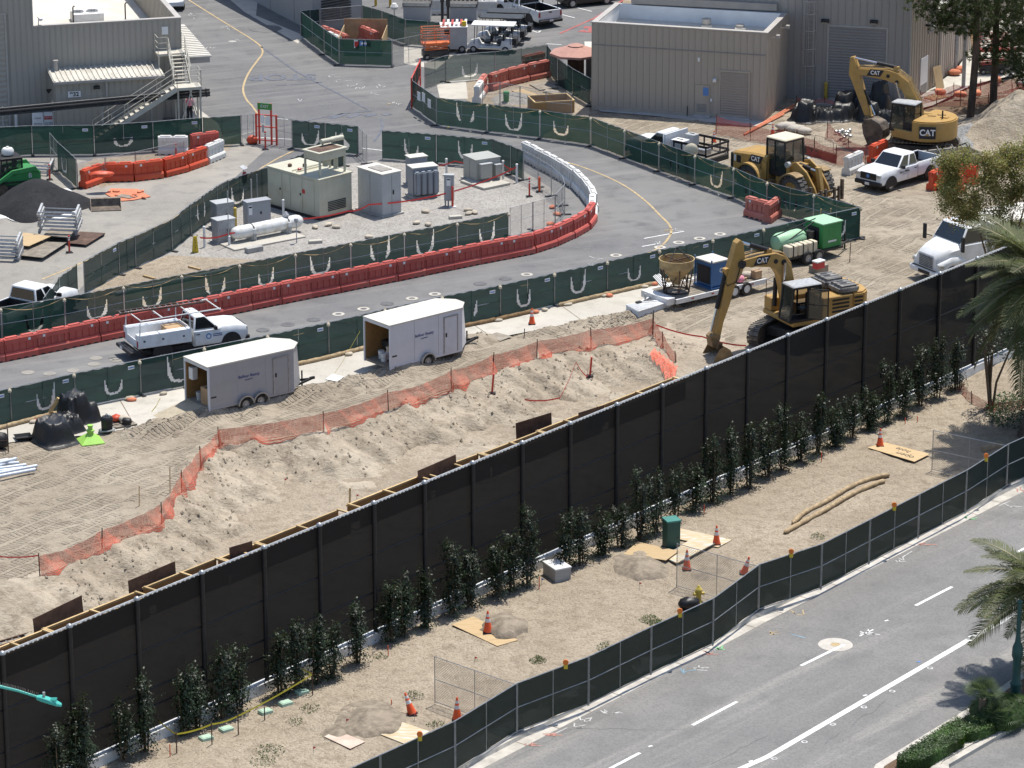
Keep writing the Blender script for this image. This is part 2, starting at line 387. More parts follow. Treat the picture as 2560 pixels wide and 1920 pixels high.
mat('metal_roof',(.56,.54,.48),.6,.1,.1,.6,dirt=((.30,.26,.21),.9,.7))
mat('concrete_wall',(.34,.335,.33),.85,0,.07,.4,.1,15,dirt=((.25,.24,.235),.4,.5))
screen('green_screen',(.018,.056,.042),.06)
screen('green_dark',(.014,.040,.034),.07)
screen('green_thin',(.035,.075,.06),.30)
screen('black_screen',(.0095,.010,.0105),.018,.1)
screen('black_slats',(.006,.02,.017),.025)
net('orange_net',(.80,.14,.07),.06,.34)
net('red_net',(.55,.085,.06),.06,.30)
net('chain_link',(.36,.36,.36),.075,.14,True,.5,.5)
net('chain_dark',(.05,.055,.055),.06,.07,True,.5,.3)
mat('tarp',(.014,.014,.015),.45,0,.2,2,.6,5,stretch=(1,1,.35))
mat('tub_steel',(.20,.19,.175),.55,.3,.2,2.5,dirt=((.36,.32,.26),1.5,.7))
mat('patch_asphalt',(.125,.125,.127),.9,0,.15,3)
mat('sandbag',(.50,.44,.35),.95,0,.14,3,.3,30,obj_var=.15)
mat('sandbag_orange',(.66,.235,.13),.9,0,.14,3,.3,30,obj_var=.15)
mat('wattle',(.40,.30,.18),.95,0,.22,5,.6,30,obj_var=.1)
mat('wattle_dark',(.22,.14,.07),.95,0,.25,4,.5,20)
mat('gen_beige',(.50,.485,.385),.6,0,.07,.8,dirt=((.36,.31,.20),1.1,.45))
mat('gen_grey',(.33,.34,.36),.55,0,.06,1,dirt=((.26,.26,.26),1,.4))
mat('gen_light',(.42,.43,.43),.5,0,.06,1,dirt=((.30,.29,.27),1.2,.4))
mat('gen_greige',(.36,.365,.33),.55,0,.05,1,dirt=((.27,.27,.24),1.1,.35))
mat('xf_blue',(.24,.265,.30),.5,0,.06,1,dirt=((.19,.2,.22),1,.4))
mat('tank_white',(.68,.68,.66),.5,0,.06,1.5,dirt=((.36,.31,.22),2.5,.7))
mat('green_machine',(.045,.25,.075),.45,0,.08,1.5)
mat('green_pale',(.34,.57,.36),.5,0,.06,1)
mat('blue_machine',(.045,.14,.32),.45,0,.08,1)
mat('hopper',(.45,.33,.16),.7,0,.2,1.6,.2,15,dirt=((.19,.11,.06),1.8,.8))
mat('tank_cream',(.62,.55,.41),.6,0,.06,2)
mat('cooler_red',(.55,.05,.05),.4,0,.06,2)
mat('lift_orange',(.66,.16,.05),.5,0,.1,1.5)
mat('lift_red',(.42,.06,.045),.5,0,.15,1.5)
mat('lime',(.32,.60,.10),.6,0,.06,2)
mat('pvc',(.55,.60,.66),.4,0,.05,2)
mat('teal',(.06,.42,.36),.5,0,.08,2)
mat('dark_teal',(.02,.075,.07),.5,.1,.12,2)
mat('pedestal_green',(.025,.085,.07),.55,0,.1,1.5)
mat('pedestal_top',(.06,.23,.20),.6,0,.1,1.5)
mat('box_green',(.40,.55,.42),.7,0,.08,3)
mat('hydrant_yellow',(.60,.47,.09),.5,0,.12,4)
mat('caution_yellow',(.62,.45,.03),.5,0,.08,3)
mat('bollard_yellow',(.55,.38,.06),.5,0,.12,2)
mat('sign_white',(.72,.72,.72),.5,0,.04,3)
mat('sign_blue',(.10,.22,.50),.5,0,.05,3)
mat('sign_green',(.05,.24,.05),.5,0,.05,3)
mat('sign_red',(.50,.03,.03),.5,0,.05,3)
mat('ink',(.02,.02,.025),.6,0,.1,3)
mat('ink_blue',(.05,.075,.24),.6,0,.1,3)
mat('tape_yellow',(.70,.60,.05),.5,0,.08,3)
mat('tape_red',(.72,.055,.05),.5,0,.08,3)
mat('skin',(.38,.22,.15),.6,0,.08,6)
mat('pink_shirt',(.75,.28,.36),.8,0,.1,5)
mat('dark_pants',(.02,.022,.03),.8,0,.2,5)
mat('hair_dark',(.025,.017,.012),.6,0,.2,8)
mat('umbrella',(.43,.235,.19),.8,0,.08,2)
mat('cardboard',(.42,.27,.15),.8,0,.12,2)
mat('bark',(.10,.07,.05),.95,0,.3,4,.9,14,stretch=(1,1,.3))
mat('palm_trunk',(.15,.115,.08),.95,0,.25,3,.8,12)
mat('stem',(.17,.12,.08),.9,0,.2,4,.4,20,stretch=(1,1,.3))
def leaf_mat(name,col,var=.35,rough=.5,trans=.25):
 m=mat(name,col,rough,0,var,.8,obj_var=.18,spec=.4);n=m.node_tree.nodes;L=m.node_tree.links;b=n['Principled BSDF'];o=n['Material Output']
 tl=n.new('ShaderNodeBsdfTranslucent');tl.inputs[0].default_value=(col[0]*1.5,col[1]*1.6,col[2],1)
 ms=n.new('ShaderNodeMixShader');ms.inputs[0].default_value=trans;L.new(b.outputs[0],ms.inputs[1]);L.new(tl.outputs[0],ms.inputs[2]);L.new(ms.outputs[0],o.inputs[0])
leaf_mat('leaf_shrub',(.034,.056,.022),.45,.48,.15)
leaf_mat('leaf_olive',(.25,.25,.095),.35,.6,.35)
leaf_mat('leaf_olive_brown',(.26,.19,.09),.3,.6,.35)
leaf_mat('leaf_palm',(.10,.115,.042),.35,.62)
leaf_mat('leaf_fan',(.13,.17,.10),.3,.5)
leaf_mat('leaf_pine',(.075,.095,.03),.35,.6)
leaf_mat('leaf_hedge',(.055,.11,.02),.4,.5)
leaf_mat('leaf_weed',(.10,.13,.045),.3)
leaf_mat('leaf_dry',(.32,.27,.15),.3)
leaf_mat('leaf_flower',(.05,.09,.03),.4)
#  terrain
_rs=np.random.RandomState(3);_H=_rs.rand(256,256)
def vnoise(x,y,sc):
 x=np.asarray(x,float)*sc+1000;y=np.asarray(y,float)*sc+1000;xi=np.floor(x).astype(int);yi=np.floor(y).astype(int);fx=x-xi;fy=y-yi
 fx=fx*fx*(3-2*fx);fy=fy*fy*(3-2*fy);a=lambda i,j:_H[(xi+i)&255,(yi+j)&255]
 return(a(0,0)*(1-fx)+a(1,0)*fx)*(1-fy)+(a(0,1)*(1-fx)+a(1,1)*fx)*fy-.5
def pdist(x,y,pts):
 best=np.full(np.shape(x),1e9);side=np.zeros(np.shape(x));along=np.zeros(np.shape(x));acc=0
 for a,b in zip(pts[:-1],pts[1:]):
  dx,dy=b[0]-a[0],b[1]-a[1];l2=dx*dx+dy*dy;l=math.sqrt(l2)
  tt=np.clip(((x-a[0])*dx+(y-a[1])*dy)/l2,0,1);d=np.hypot(x-a[0]-tt*dx,y-a[1]-tt*dy)
  s_=(x-a[0])*dy-(y-a[1])*dx;k=d<best;best=np.where(k,d,best);side=np.where(k,s_,side);along=np.where(k,acc+tt*l,along);acc+=l
 return best,np.sign(side),along
def inpoly(x,y,poly):
 r_=np.zeros(np.shape(x),bool);j=len(poly)-1
 for i in range(len(poly)):
  xi,yi=poly[i][0],poly[i][1];xj,yj=poly[j][0],poly[j][1]
  r_^=((yi>y)!=(yj>y))&(x<(xj-xi)*(y-yi)/((yj-yi)or 1e-9)+xi);j=i
 return r_
NETPX=[(100,1450),(405,1331),(549,1122),(810,1093),(1128,983),(1232,952),(1342,910),(1478,870),(1631,836)]
NETW=[G(*p)for p in NETPX]
CREST=[G(-260,1600),G(-60,1510)]+NETW+[NETW[-1]+Vector((.616,.788,0))*25]
WIND1=[G(*p)for p in((330,1090),(470,1058),(600,1022),(760,990),(900,962),(1010,930),(1120,888),(1200,850))]
WIND2=[G(*p)for p in((1380,835),(1500,808),(1600,790),(1700,762),(1800,735))]
PITS=[(G(735,1290),1.3,.8),(G(705,1370),1.0,.7),(G(775,1330),.7,.4)]
MOUNDS=[(G(2490,352),2.6,1.1),(G(2570,340),3.0,1.5),(G(2660,330),3.5,1.6),(G(1620,900),1.5,.35),(G(1540,940),1.8,.4),(G(1350,1000),1.7,.35),(G(900,1150),1.6,.4),(G(610,1180),1.6,.45),(G(480,1280),1.5,.35),(G(1180,1090),2.0,.4),(G(2240,610),1.2,.25),(G(2290,600),1.0,.25)]
def hsite(x,y):
 x=np.asarray(x,float);y=np.asarray(y,float)
 d,s_,al=pdist(x,y,CREST);sd=d*s_
 tz=vnoise((x*.616+y*.788)*.25,(x*.788-y*.616)*2.2,.6)*.14
 lum=tz+vnoise(x,y,.55)*.22+vnoise(x+50,y,1.3)*.12+vnoise(x,y+30,3.1)*.06
 fd=(x-NETW[-1].x)*.616+(y-NETW[-1].y)*.788;fade=1-np.clip((fd+6)/7,0,1);fade=fade*fade*(3-2*fade)
 z=np.where(sd<0,.28*np.exp(-d/1.6),.30-1.55*np.clip(sd/3.6,0,1)**.85+np.clip(sd-5,0,2)*.12)
 rough=np.clip(1-np.abs(sd-2.5)/4.5,0,1)*fade;z=z*fade
 z=z+lum*(.30+2.0*rough)
 str_=vnoise(al*1.6,sd*.35,1.0)*.5+vnoise(al*4.5+9,sd*.6,1.0)*.2
 z=z+str_*np.where(sd>0,1,0)*rough
 for W,hh,ww in((WIND1,.40,.75),(WIND2,.30,.7)):
  dd,_,a2=pdist(x,y,W);z=z+hh*np.exp(-(dd/ww)**2)*(1+1.2*vnoise(x,y,.9))+vnoise(x,y,4.)*.12*np.exp(-(dd/1.1)**2)
 for(p,r_,hh)in MOUNDS:
  q=np.hypot(x-p.x,y-p.y);z=z+hh*np.exp(-(q/r_)**2)*(1+.5*vnoise(x,y,.8))
 for(p,r_,hh)in PITS:
  q=np.hypot(x-p.x,y-p.y);z=z-hh*np.exp(-(q/r_)**4)
 return z
def hstrip(x,y):
 z=vnoise(x,y,.5)*.10+vnoise(x,y,1.6)*.05+vnoise(x,y,5)*.02
 for(p,r_,hh)in SPILLS:z=z+hh*np.exp(-((np.hypot(x-p.x,y-p.y))/r_)**2)*(1+.8*vnoise(x,y,2.))
 return z
SPILLS=[(G(1590,1405),1.1,.28),(G(1268,1555),.9,.25),(G(925,1775),1.5,.22),(G(845,1800),1.1,.15),(G(1270,1570),.6,.15)]
def GT(px,py,h=hsite):
 p=G(px,py);z=0.
 for _ in range(6):z=float(h(p.x,p.y));p=G(px,py,z)
 return Vector((p.x,p.y,float(h(p.x,p.y))))
def terrain(name,poly,step,h,m,drop=None):
 xs=[p[0]for p in poly];ys=[p[1]for p in poly]
 gx=np.arange(min(xs),max(xs)+step,step);gy=np.arange(min(ys),max(ys)+step,step)
 X,Y=np.meshgrid(gx,gy);Z=h(X,Y);ny,nx=X.shape
 cx=(X[:-1,:-1]+X[1:,1:])/2;cy=(Y[:-1,:-1]+Y[1:,1:])/2;k=inpoly(cx,cy,poly)
 idx=np.arange(ny*nx).reshape(ny,nx)
 F=np.stack([idx[:-1,:-1],idx[:-1,1:],idx[1:,1:],idx[1:,:-1]],-1)[k]
 used=np.unique(F);rm=np.full(ny*nx,-1);rm[used]=np.arange(len(used));F=rm[F]
 V=np.stack([X.ravel(),Y.ravel(),Z.ravel()],-1)[used]
 me=bpy.data.meshes.new(name);me.vertices.add(len(V));me.vertices.foreach_set('co',V.astype(np.float32).ravel())
 me.loops.add(F.size);me.loops.foreach_set('vertex_index',F.astype(np.int32).ravel())
 me.polygons.add(len(F));me.polygons.foreach_set('loop_start',np.arange(0,F.size,4,dtype=np.int32));me.polygons.foreach_set('use_smooth',np.ones(len(F),bool))
 for q in(m if isinstance(m,list)else[m]):me.materials.append(M[q])
 if isinstance(m,list):
  c=V[F].mean(1);d,s_,_=pdist(c[:,0],c[:,1],CREST);me.polygons.foreach_set('material_index',(((d*s_>-.6+1.2*vnoise(c[:,0],c[:,1],1.5))&(d<14)&(((c[:,0]-NETW[-1].x)*.616+(c[:,1]-NETW[-1].y)*.788)<2+vnoise(c[:,0],c[:,1],.8)*3))|(np.hypot(c[:,0]-MOUNDS[1][0].x,c[:,1]-MOUNDS[1][0].y)<8)).astype(np.int32))
 me.update(calc_edges=True);me.validate();o=link(name,me);o['kind']='structure';return o
px=lambda*L_:[G(*p)for p in L_]
b_=MB().b2(-2500,2500,-800,4000,-1.0,-.95);struct('ground',b_,'dry_soil')
FENCE_A=[t(0,1,1385,985),t(0,1,1560,1085),t(0,2,0,1172),t(0,2,220,1195),t(0,2,650,1250),t(0,2,1080,1410),t(0,2,1545,1585),t(0,2,1825,1672),(1920,533),(2030,562),(2149,596)]
MIDF=[(-140,1098),(0,1069),(98,1042),(281,1003),(455,968),(640,930),(777,903),(903,871),(1080,830),(1232,800),(1372,768),(1510,736),(1647,705),(1781,678),(1905,651),(2030,622),(2149,596)]
SITE=px(*([(-260,2080),(60,1968),(187,1917),(2247,996),(2346,952),(2760,770),(2760,160),(2300,205),(1990,240),(1480,255),(1400,300)]+FENCE_A[3:]+[(2030,622)]+MIDF[:-2][::-1]+[(-260,1120)]))
terrain('site_dirt',SITE,.15,hsite,['dirt','berm'])
KERB=[(700,2190),(1000,2030),(1280,1883),(1420,1810),(1590,1722),(1783,1626),(1920,1552),(2146,1438),(2400,1310),(2560,1228),(2760,1128)]
FG_BASE=[t(3,1,860,2010),t(3,1,1150,1860),t(3,1,1440,1740)]
STRIP=px((-260,2085),(60,1972),(187,1915),(2247,994),(2346,950),(2760,768),(2790,1060),(2600,1175),(2400,1272),(2150,1398),(1783,1590),(1590,1685),(1280,1846),(1000,1995),(700,2150),(300,2350))
terrain('planting_strip',STRIP,.16,hstrip,'dry_soil')
#  paved ground
ASPH=px(*([(-300,1135)]+MIDF+FENCE_A[:2:-1]+[(1480,262),(1600,-160),(-700,-160),(-500,600)]))
sheet('service_road',ASPH,.030,'asphalt')
sheet('work_yard',px((-200,400),(150,395),(260,408),(420,402),(600,340),(660,380),(560,470),(420,560),(240,680),(150,780),(-200,830)),.034,'asphalt_dusty')
sheet('yard_soil',px((195,425),(235,398),(400,385),(545,372),(560,350),(600,345),(560,385),(395,440),(250,470)),.038,'dry_soil')
GRV=px((215,712),(350,640),(480,565),(560,500),(690,455),(800,420),(960,400),(1130,420),(1230,405),(1310,430),(1375,470),(1398,520),(1400,560),(1340,585),(1100,610),(900,650),(640,710),(330,775),(225,795))
sheet('gravel_yard',GRV,.038,'gravel')
sheet('gravel_yard_soil',px((215,770),(245,706),(420,640),(620,650),(760,655),(640,700),(330,772)),.042,'dry_soil')
CE=px((1100,205),(1175,190),(1345,170),(1420,215),(1475,270),(1470,300),(1300,270),(1190,268))
sheet('enclosure_soil',CE,.036,'dry_soil')
sheet('enclosure_slab',px((1092,213),(1100,250),(1170,248),(1165,205),(1260,190),(1180,185)),.040,'concrete')
sheet('building_apron',px((1486,262),(1500,280),(1640,292),(1760,306),(1880,318),(1935,310),(1905,302)),.05,'concrete_grey')
sheet('sidewalk',px((440,258),(475,258),(545,310),(560,345),(640,330),(600,340),(540,360),(490,320)),.045,'concrete')
PAD=px(*([(-260,1128)]+[(x,y+1)for x,y in MIDF[1:13]]+[(1781,679),(1770,740),(1650,760),(1560,782),(1370,822),(1180,858),(1010,905),(880,948),(700,975),(560,1010),(395,1060),(230,1090),(100,1098),(0,1112),(-260,1170)]))
sheet('concrete_pad',PAD,.05,'concrete')
for q in((300,1003,340,1072),(560,950,600,995),(905,872,960,915),(1182,813,1230,845),(1400,764,1450,800)):
 stripe('pad_joint',px(q[:2],q[2:]),.04,.054,'mulch')
sheet('building_walk',px((2240,290),(2330,225),(2390,180),(2440,110),(2480,40),(2560,-20),(2760,20),(2620,150),(2560,190),(2480,205),(2420,222),(2380,245),(2330,270)),.16,'concrete')
sheet('parking_patch',px((1010,70),(1110,62),(1170,110),(1090,175),(1010,160)),.036,'concrete')
sheet('path',px((560,-60),(650,-60),(640,40),(760,90),(745,110),(610,30),(540,-30)),.036,'concrete')
yl=[px(*L_)for L_ in([(470,0),(530,38),(590,75),(630,100),(652,118),(656,135),(642,155),(624,180),(612,205),(608,228),(616,250),(630,266),(645,285),(668,296)],[(1295,382),(1350,392),(1420,408),(1490,432),(1560,465),(1615,505),(1650,540),(1672,562),(1678,582),(1665,605),(1645,622),(1620,634)],[(640,480),(560,498),(520,515),(480,548),(420,585),(360,612),(280,650),(200,690),(105,700)][0:0]+[(735,378),(690,400),(630,436),(560,478),(478,522),(400,565),(300,615),(190,665),(105,700)])]
for L_ in yl:stripe('yellow_lane_line',curve(L_,5),.13,.044,'yellow_line')
for L_ in([(653,118),(740,180),(860,243),(927,279)],[(927,279),(860,285),(780,300),(700,318)],[(690,215),(745,212),(805,207)],[(952,298),(957,315),(950,335),(935,355)]):
 stripe('blue_line',px(*L_),.16,.044,'blue_paint')
for k in range(4):
 stripe('blue_hatch',px((825+k*44,298-k*3),(862+k*38,286)),.5,.044,'blue_paint')
p_=G(708,194);o=text('stop_lettering','STOP',2.3,'blue_paint',None,(p_.x,p_.y,.046),(0,0,R(184)),.0005,True,.8);o['kind']='structure'
wl=[[(1392,8),(1480,30)],[(1405,38),(1437,46)],[(1283,62),(1345,83)],[(1283,78),(1330,80)],[(1345,83),(1352,78)],[(1294,91),(1318,92)],[(1366,111),(1404,113)],[(1610,598),(1710,580)],[(1605,618),(1650,610)],[(640,345),(730,350)],[(905,372),(960,378)],[(690,298),(720,300)]]
for a in wl:stripe('white_lane_line',px(*a),.11,.044,'white_line')
for a in([(1400,85),(1490,45),(1560,0)],[(1450,78),(1482,82),(1482,70),(1460,70)]):stripe('red_lane_line',px(*a),.2 if len(a)==3 else .8,.044,'red_line')
rs=random.Random(5)
def marks(cx,cy,n,spread,m,z=.044,nm='survey_mark',L_=(.15,.5),w_=.05):
 mb=MB()
 for k in range(n):
  p=G(cx+rs.uniform(-spread,spread),cy+rs.uniform(-spread*.25,spread*.25));a=rs.choice([0,.4,1.5,2.0])+rs.uniform(-.2,.2);l=rs.uniform(*L_)
  stripe('',[p,p+Vector((math.cos(a)*l,math.sin(a)*l,0))],w_,z,m,mb=mb)
 o=mb.build(nm,m,fix=False);o['kind']='structure'
for(cx,cy)in((830,192),(850,203),(880,215),(900,222),(955,218),(935,236),(985,262),(745,253),(588,105),(575,75),(480,38),(495,48),(1688,576),(1480,665),(1482,650),(1650,612),(560,70),(520,122)):
 marks(cx,cy,rs.randint(3,6),12,'survey_white')
marks(968,262,3,6,'yellow_line');marks(1112,323,2,8,'tape_yellow');marks(1660,578,3,8,'yellow_line')
for(x,y)in((1030,748),(909,774),(846,787),(1087,737),(1317,688),(1540,640),(1697,608),(1749,598),(1800,587),(1650,620)):
 mb=MB();c=G(x,y);n_=18
 for k in range(n_):
  a=2*math.pi*k/n_
  for r_ in(.17,.33):mb.v.append((c.x+math.cos(a)*r_,c.y+math.sin(a)*r_,.046))
 for k in range(n_):mb.f.append((2*k,2*k+1,2*((k+1)%n_)+1,2*((k+1)%n_)));mb.m.append(0)
 o=mb.build('painted_ring','concrete',fix=False);o['kind']='structure'
def disc(name,c,r_,z,m,n_=20,th=.004):
 mb=MB().lathe((c[0],c[1],z-th),[(r_,0),(r_,th)],n_);return mb.build(name,m)
for(x,y)in((70,933),(124,936),(183,928),(235,912),(240,897),(290,902)):tag(disc('concrete_patch',G(x,y),.33,.045,'asphalt_dusty'),kind='structure')
for(x,y)in((657,827),(720,813),(784,801),(968,761),(1200,711),(1263,698)):tag(disc('asphalt_patch',G(x,y),.36,.045,'patch_asphalt'),kind='structure')
for(x,y,rr)in((581,105,.3),(664,73,1.2)):tag(disc('road_plate',G(x,y),rr,.045,'concrete_grey' if rr<.5 else 'asphalt',8),kind='structure')
#  street
ZS=-.16
kw=[G(x,y,ZS)for x,y in KERB]
def offs(pts,d):
 out=[]
 for i,p in enumerate(pts):
  v=Vector(pts[min(i+1,len(pts)-1)])-Vector(pts[max(i-1,0)]);nn=Vector((-v.y,v.x,0)).normalized();out.append(Vector(p)+nn*d)
 return out
far=[G(x,y,ZS)for x,y in((3300,1300),(3300,2600),(600,2600))]
sheet('street',kw+far,ZS,'street')
gut=offs(kw,.0);gut2=offs(kw,.52)
def strip3(name,A,B,za,zb,m):
 mb=MB();n_=len(A);mb.v=[(p.x,p.y,za)for p in A]+[(p.x,p.y,zb)for p in B]
 mb.f=[(i,i+1,n_+i+1,n_+i)for i in range(n_-1)];mb.m=[0]*(n_-1)
 o=mb.build(name,m,fix=False);o['kind']='structure';return o
strip3('gutter',gut,gut2,ZS+.006,ZS+.004,'kerb_concrete')
k0,k1,k2=gut2,offs(kw,.56),offs(kw,.72)
kmb=MB();n_=len(k0)
for A,z_ in((k0,ZS+.004),(k1,-.005),(k2,0.0),(k2,-.5)):kmb.v+=[(p.x,p.y,z_)for p in A]
for r_ in range(3):kmb.f+=[(r_*n_+i,r_*n_+i+1,(r_+1)*n_+i+1,(r_+1)*n_+i)for i in range(n_-1)]
kmb.m=[0]*len(kmb.f);o=kmb.build('kerb','kerb_concrete',fix=False);o['kind']='structure'
sheet('kerb_apron',offs(kw,.70)[::-1]+offs(kw,1.75),.004,'kerb_concrete')
for i,f in enumerate(np.linspace(.02,.98,26)):
 q=resample(gut,1.0);j=int(f*(len(q)-2));d=(q[j+1]-q[j]).normalized();nn=Vector((-d.y,d.x,0))
 stripe('gutter_joint',[q[j],q[j]+nn*.52],.03,ZS+.010,'mulch')
S_=lambda x,y:G(x,y,ZS)
stripe('solid_lane_line',[S_(*p)for p in((1700,1990),t(3,3,0,1560),t(3,3,860,1060),t(3,3,1780,525),t(3,3,2212,290),(2760,1425))],.26,ZS+.005,'white_line')
for a,b in(((1505,1932),(1600,1882)),((1731,1813),(1843,1754)),((2002,1665),(2110,1612)),((2289,1514),(2380,1467)),((2531,1387),(2600,1350))):
 stripe('dash_line',[S_(*a),S_(*b)],.15,ZS+.005 if a[0]!=2002 else ZS+.012,'white_line')
mh=thing('manhole','round steel manhole cover in a pale concrete collar on the street','manhole',S_(*t(3,3,582,594)))
mh.location.z=ZS
MB().lathe((0,0,0),[(.70,0),(.70,.008)],28).build('collar','kerb_concrete',mh)
MB().lathe((0,0,.008),[(.20,0),(.20,.006),(.16,.006),(.16,.003)],20).build('cover','yellow_line',mh)
for i,(x,y)in enumerate((t(3,3,1025,387),t(3,3,1748,523),t(3,3,840,1033),t(3,2,1197,1472),t(3,2,2065,1602),t(3,3,1213,858))):
 p=S_(x,y);o=MB().box((0,0,.012),(.2,.1,.02),tap=.7).build('pavement_marker','white_matte',bevel=.004);o.location=p;o.rotation_euler.z=R(28)
 tag(o,'small white raised pavement marker '+['between the dashes right of the manhole','beside the solid line near the palm','beside the solid line below the manhole','between the two nearest lane dashes','beside the solid line at the bottom edge','on the solid line below the blue marker'][i],'road marker','raised white pavement markers on the street')
o=MB().box((0,0,.012),(.16,.12,.02),tap=.7).build('pavement_marker','sign_blue',bevel=.004);o.location=S_(*t(3,3,1303,742));tag(o,'blue raised pavement marker near the solid white lane line','road marker')
for(x,y)in(t(3,3,1073,996),t(3,3,828,1133),t(3,3,560,1282),t(3,3,315,1433),t(3,3,55,1577),t(3,3,1400,795)):
 p=S_(x,y);mb=MB()
 for k in range(10):
  a=2*math.pi*k/10
  for r_ in(.07,.13):mb.v.append((p.x+math.cos(a)*r_,p.y+math.sin(a)*r_,ZS+.006))
 for k in range(10):mb.f.append((2*k,2*k+1,2*((k+1)%10)+1,2*((k+1)%10)));mb.m.append(0)
 tag(mb.build('painted_ring','survey_white',fix=False),kind='structure')
marks(*t(3,3,845,470),8,14,'white_line',ZS+.006);stripe('survey_arrow',[S_(*t(3,3,790,520)),S_(*t(3,3,910,463))],.07,ZS+.006,'white_line')
stripe('survey_stroke',[S_(*t(3,3,190,502)),S_(*t(3,3,330,536))],.06,ZS+.006,'survey_blue')
for(r_,c,x,y,m)in((3,2,560,1280,'survey_white'),(3,2,630,1220,'survey_white'),(3,2,840,1150,'survey_white'),(3,2,1500,800,'survey_blue'),(3,2,1590,770,'survey_white'),(2,3,1150,1500,'survey_white'),(2,3,2100,1030,'survey_white'),(3,3,270,300,'yellow_line'),(3,3,30,470,'yellow_line')):
 marks(*t(r_,c,x,y),5,12,m,ZS+.008)
for(r_,c,x,y)in((3,2,150,1425),(3,2,300,1340),(3,2,1690,650),(2,3,1330,1355),(2,3,2200,905)):marks(*t(r_,c,x,y),5,12,'survey_red',ZS+.012,w_=.07)
for(r_,c,x,y)in((3,2,1780,600),(2,3,1720,1135)):marks(*t(r_,c,x,y),4,8,'survey_green',ZS+.012,w_=.08)
for L_ in([t(3,2,365,1365),t(3,2,480,1310)],[t(2,3,1165,1495),t(2,3,1245,1445)],[t(2,3,1990,1055),t(2,3,2095,1010)]):stripe('survey_stroke',[S_(*p)for p in L_],.05,ZS+.006,'survey_white')
def crack(pts,m='patch_asphalt',w_=.025):
 q=[S_(*p)for p in pts];q=resample(q,.4);q=[p+Vector((rs.uniform(-.06,.06),rs.uniform(-.08,.08),0))for p in q];stripe('road_crack',q,w_,ZS+.005,m)
crack([t(3,2,1700,1640),t(3,2,1950,1500),t(3,2,2212,1380)]);crack([t(3,3,0,880),t(3,3,250,770),t(3,3,600,560),t(3,3,1270,250)],'street',.02);crack([t(3,3,730,1310),t(3,3,780,1230),t(3,3,900,1180),t(3,3,1010,1090)]);crack([t(3,3,500,1450),t(3,3,560,1390),t(3,3,640,1350)])
crack([t(3,2,0,1590),t(3,2,500,1320),t(3,2,1500,1330)],'patch_asphalt',.015)
ML=[(2150,1990),t(3,3,930,1659),t(3,3,1500,1310),t(3,3,1800,1130),t(3,3,2212,850),(2800,1560)]
MR=[(2380,1990),t(3,3,1560,1659),t(3,3,2212,1280),(2800,1690)]
ml=[S_(*p)for p in ML];mr=[S_(*p)for p in MR]
mm=MB();topz=-.01;poly=ml+mr[::-1];nP=len(poly)
mm.add([(p.x,p.y,ZS-.05)for p in poly]+[(p.x,p.y,topz)for p in poly],[tuple(range(nP,2*nP))]+[(i,(i+1)%nP,nP+(i+1)%nP,nP+i)for i in range(nP)])
struct('median_kerb',mm,'kerb_concrete')
inn=[Vector((p.x,p.y,0))for p in(offs(ml,-.35))];inr=offs(mr,.75)
sheet('median_soil',inn+inr[::-1],.002,'mulch')
bnd=thing('brick_band','pale paver band edging the planted street median','paving');
q0=resample(offs(mr,.70),.36);q1=resample(offs(mr,.30),.36);pv=None
for i in range(min(len(q0),len(q1))-1):
 a,b_2=q0[i],q1[i]
 if a.y<118 or a.x>32:continue
 c=(a+b_2)/2;an=ang(q0[i],q0[i+1])
 if pv is None:pv=MB().box((0,0,.02),(.34,.40,.04)).mesh('paver','kerb_concrete')
 o=link('paver',pv,bnd);o.location=(c.x,c.y,.0);o.rotation_euler.z=an
sheet('far_lane',[S_(*p)for p in((2400,2010),t(3,3,1600,1690),t(3,3,2230,1320),(2900,1690),(2900,2300),(2300,2300))],ZS+.004,'street')
#  buildings
_pm={}
def panel_mesh(w_,m):
 if(w_,m)not in _pm:
  _pm[(w_,m)]=MB().b2(.012,w_-.012,-.022,0,0,1).b2(w_-.035,w_+.005,-.05,-.022,0,1).mesh('wall_panel',m)
 return _pm[(w_,m)]
def wall(th,a,b,z0,z1,m,pw=.42,opens=(),back=.25):
 a=Vector((a[0],a[1],0));b=Vector((b[0],b[1],0));d=b-a;l=d.length;an=math.atan2(d.y,d.x);nrm=Vector((math.sin(an),-math.cos(an),0))
 n_=max(1,round(l/pw));w_=l/n_;me=panel_mesh(round(w_,3),m)
 for k in range(n_):
  s0,s1=k*w_,(k+1)*w_;segs=[(z0,z1)]
  for(o0,o1,za,zb)in opens:
   if s0<o1-.05 and s1>o0+.05:
    segs=[q for(u,v)in segs for q in((u,min(v,za)),(max(u,zb),v))if q[1]-q[0]>.05]
  for(u,v)in segs:
   o=link('wall_panel',me,th);p=a+d.normalized()*s0;o.location=(p.x,p.y,u);o.rotation_euler.z=an;o.scale=(1,1,v-u)
def core(th,poly,z0,z1,m,name='wall',top=None):
 n_=len(poly);mb=MB();mb.add([(p[0],p[1],z0)for p in poly]+[(p[0],p[1],z1)for p in poly],[tuple(range(n_)),tuple(range(n_,2*n_))]+[(i,(i+1)%n_,n_+(i+1)%n_,n_+i)for i in range(n_)])
 return mb.build(name,m,th)
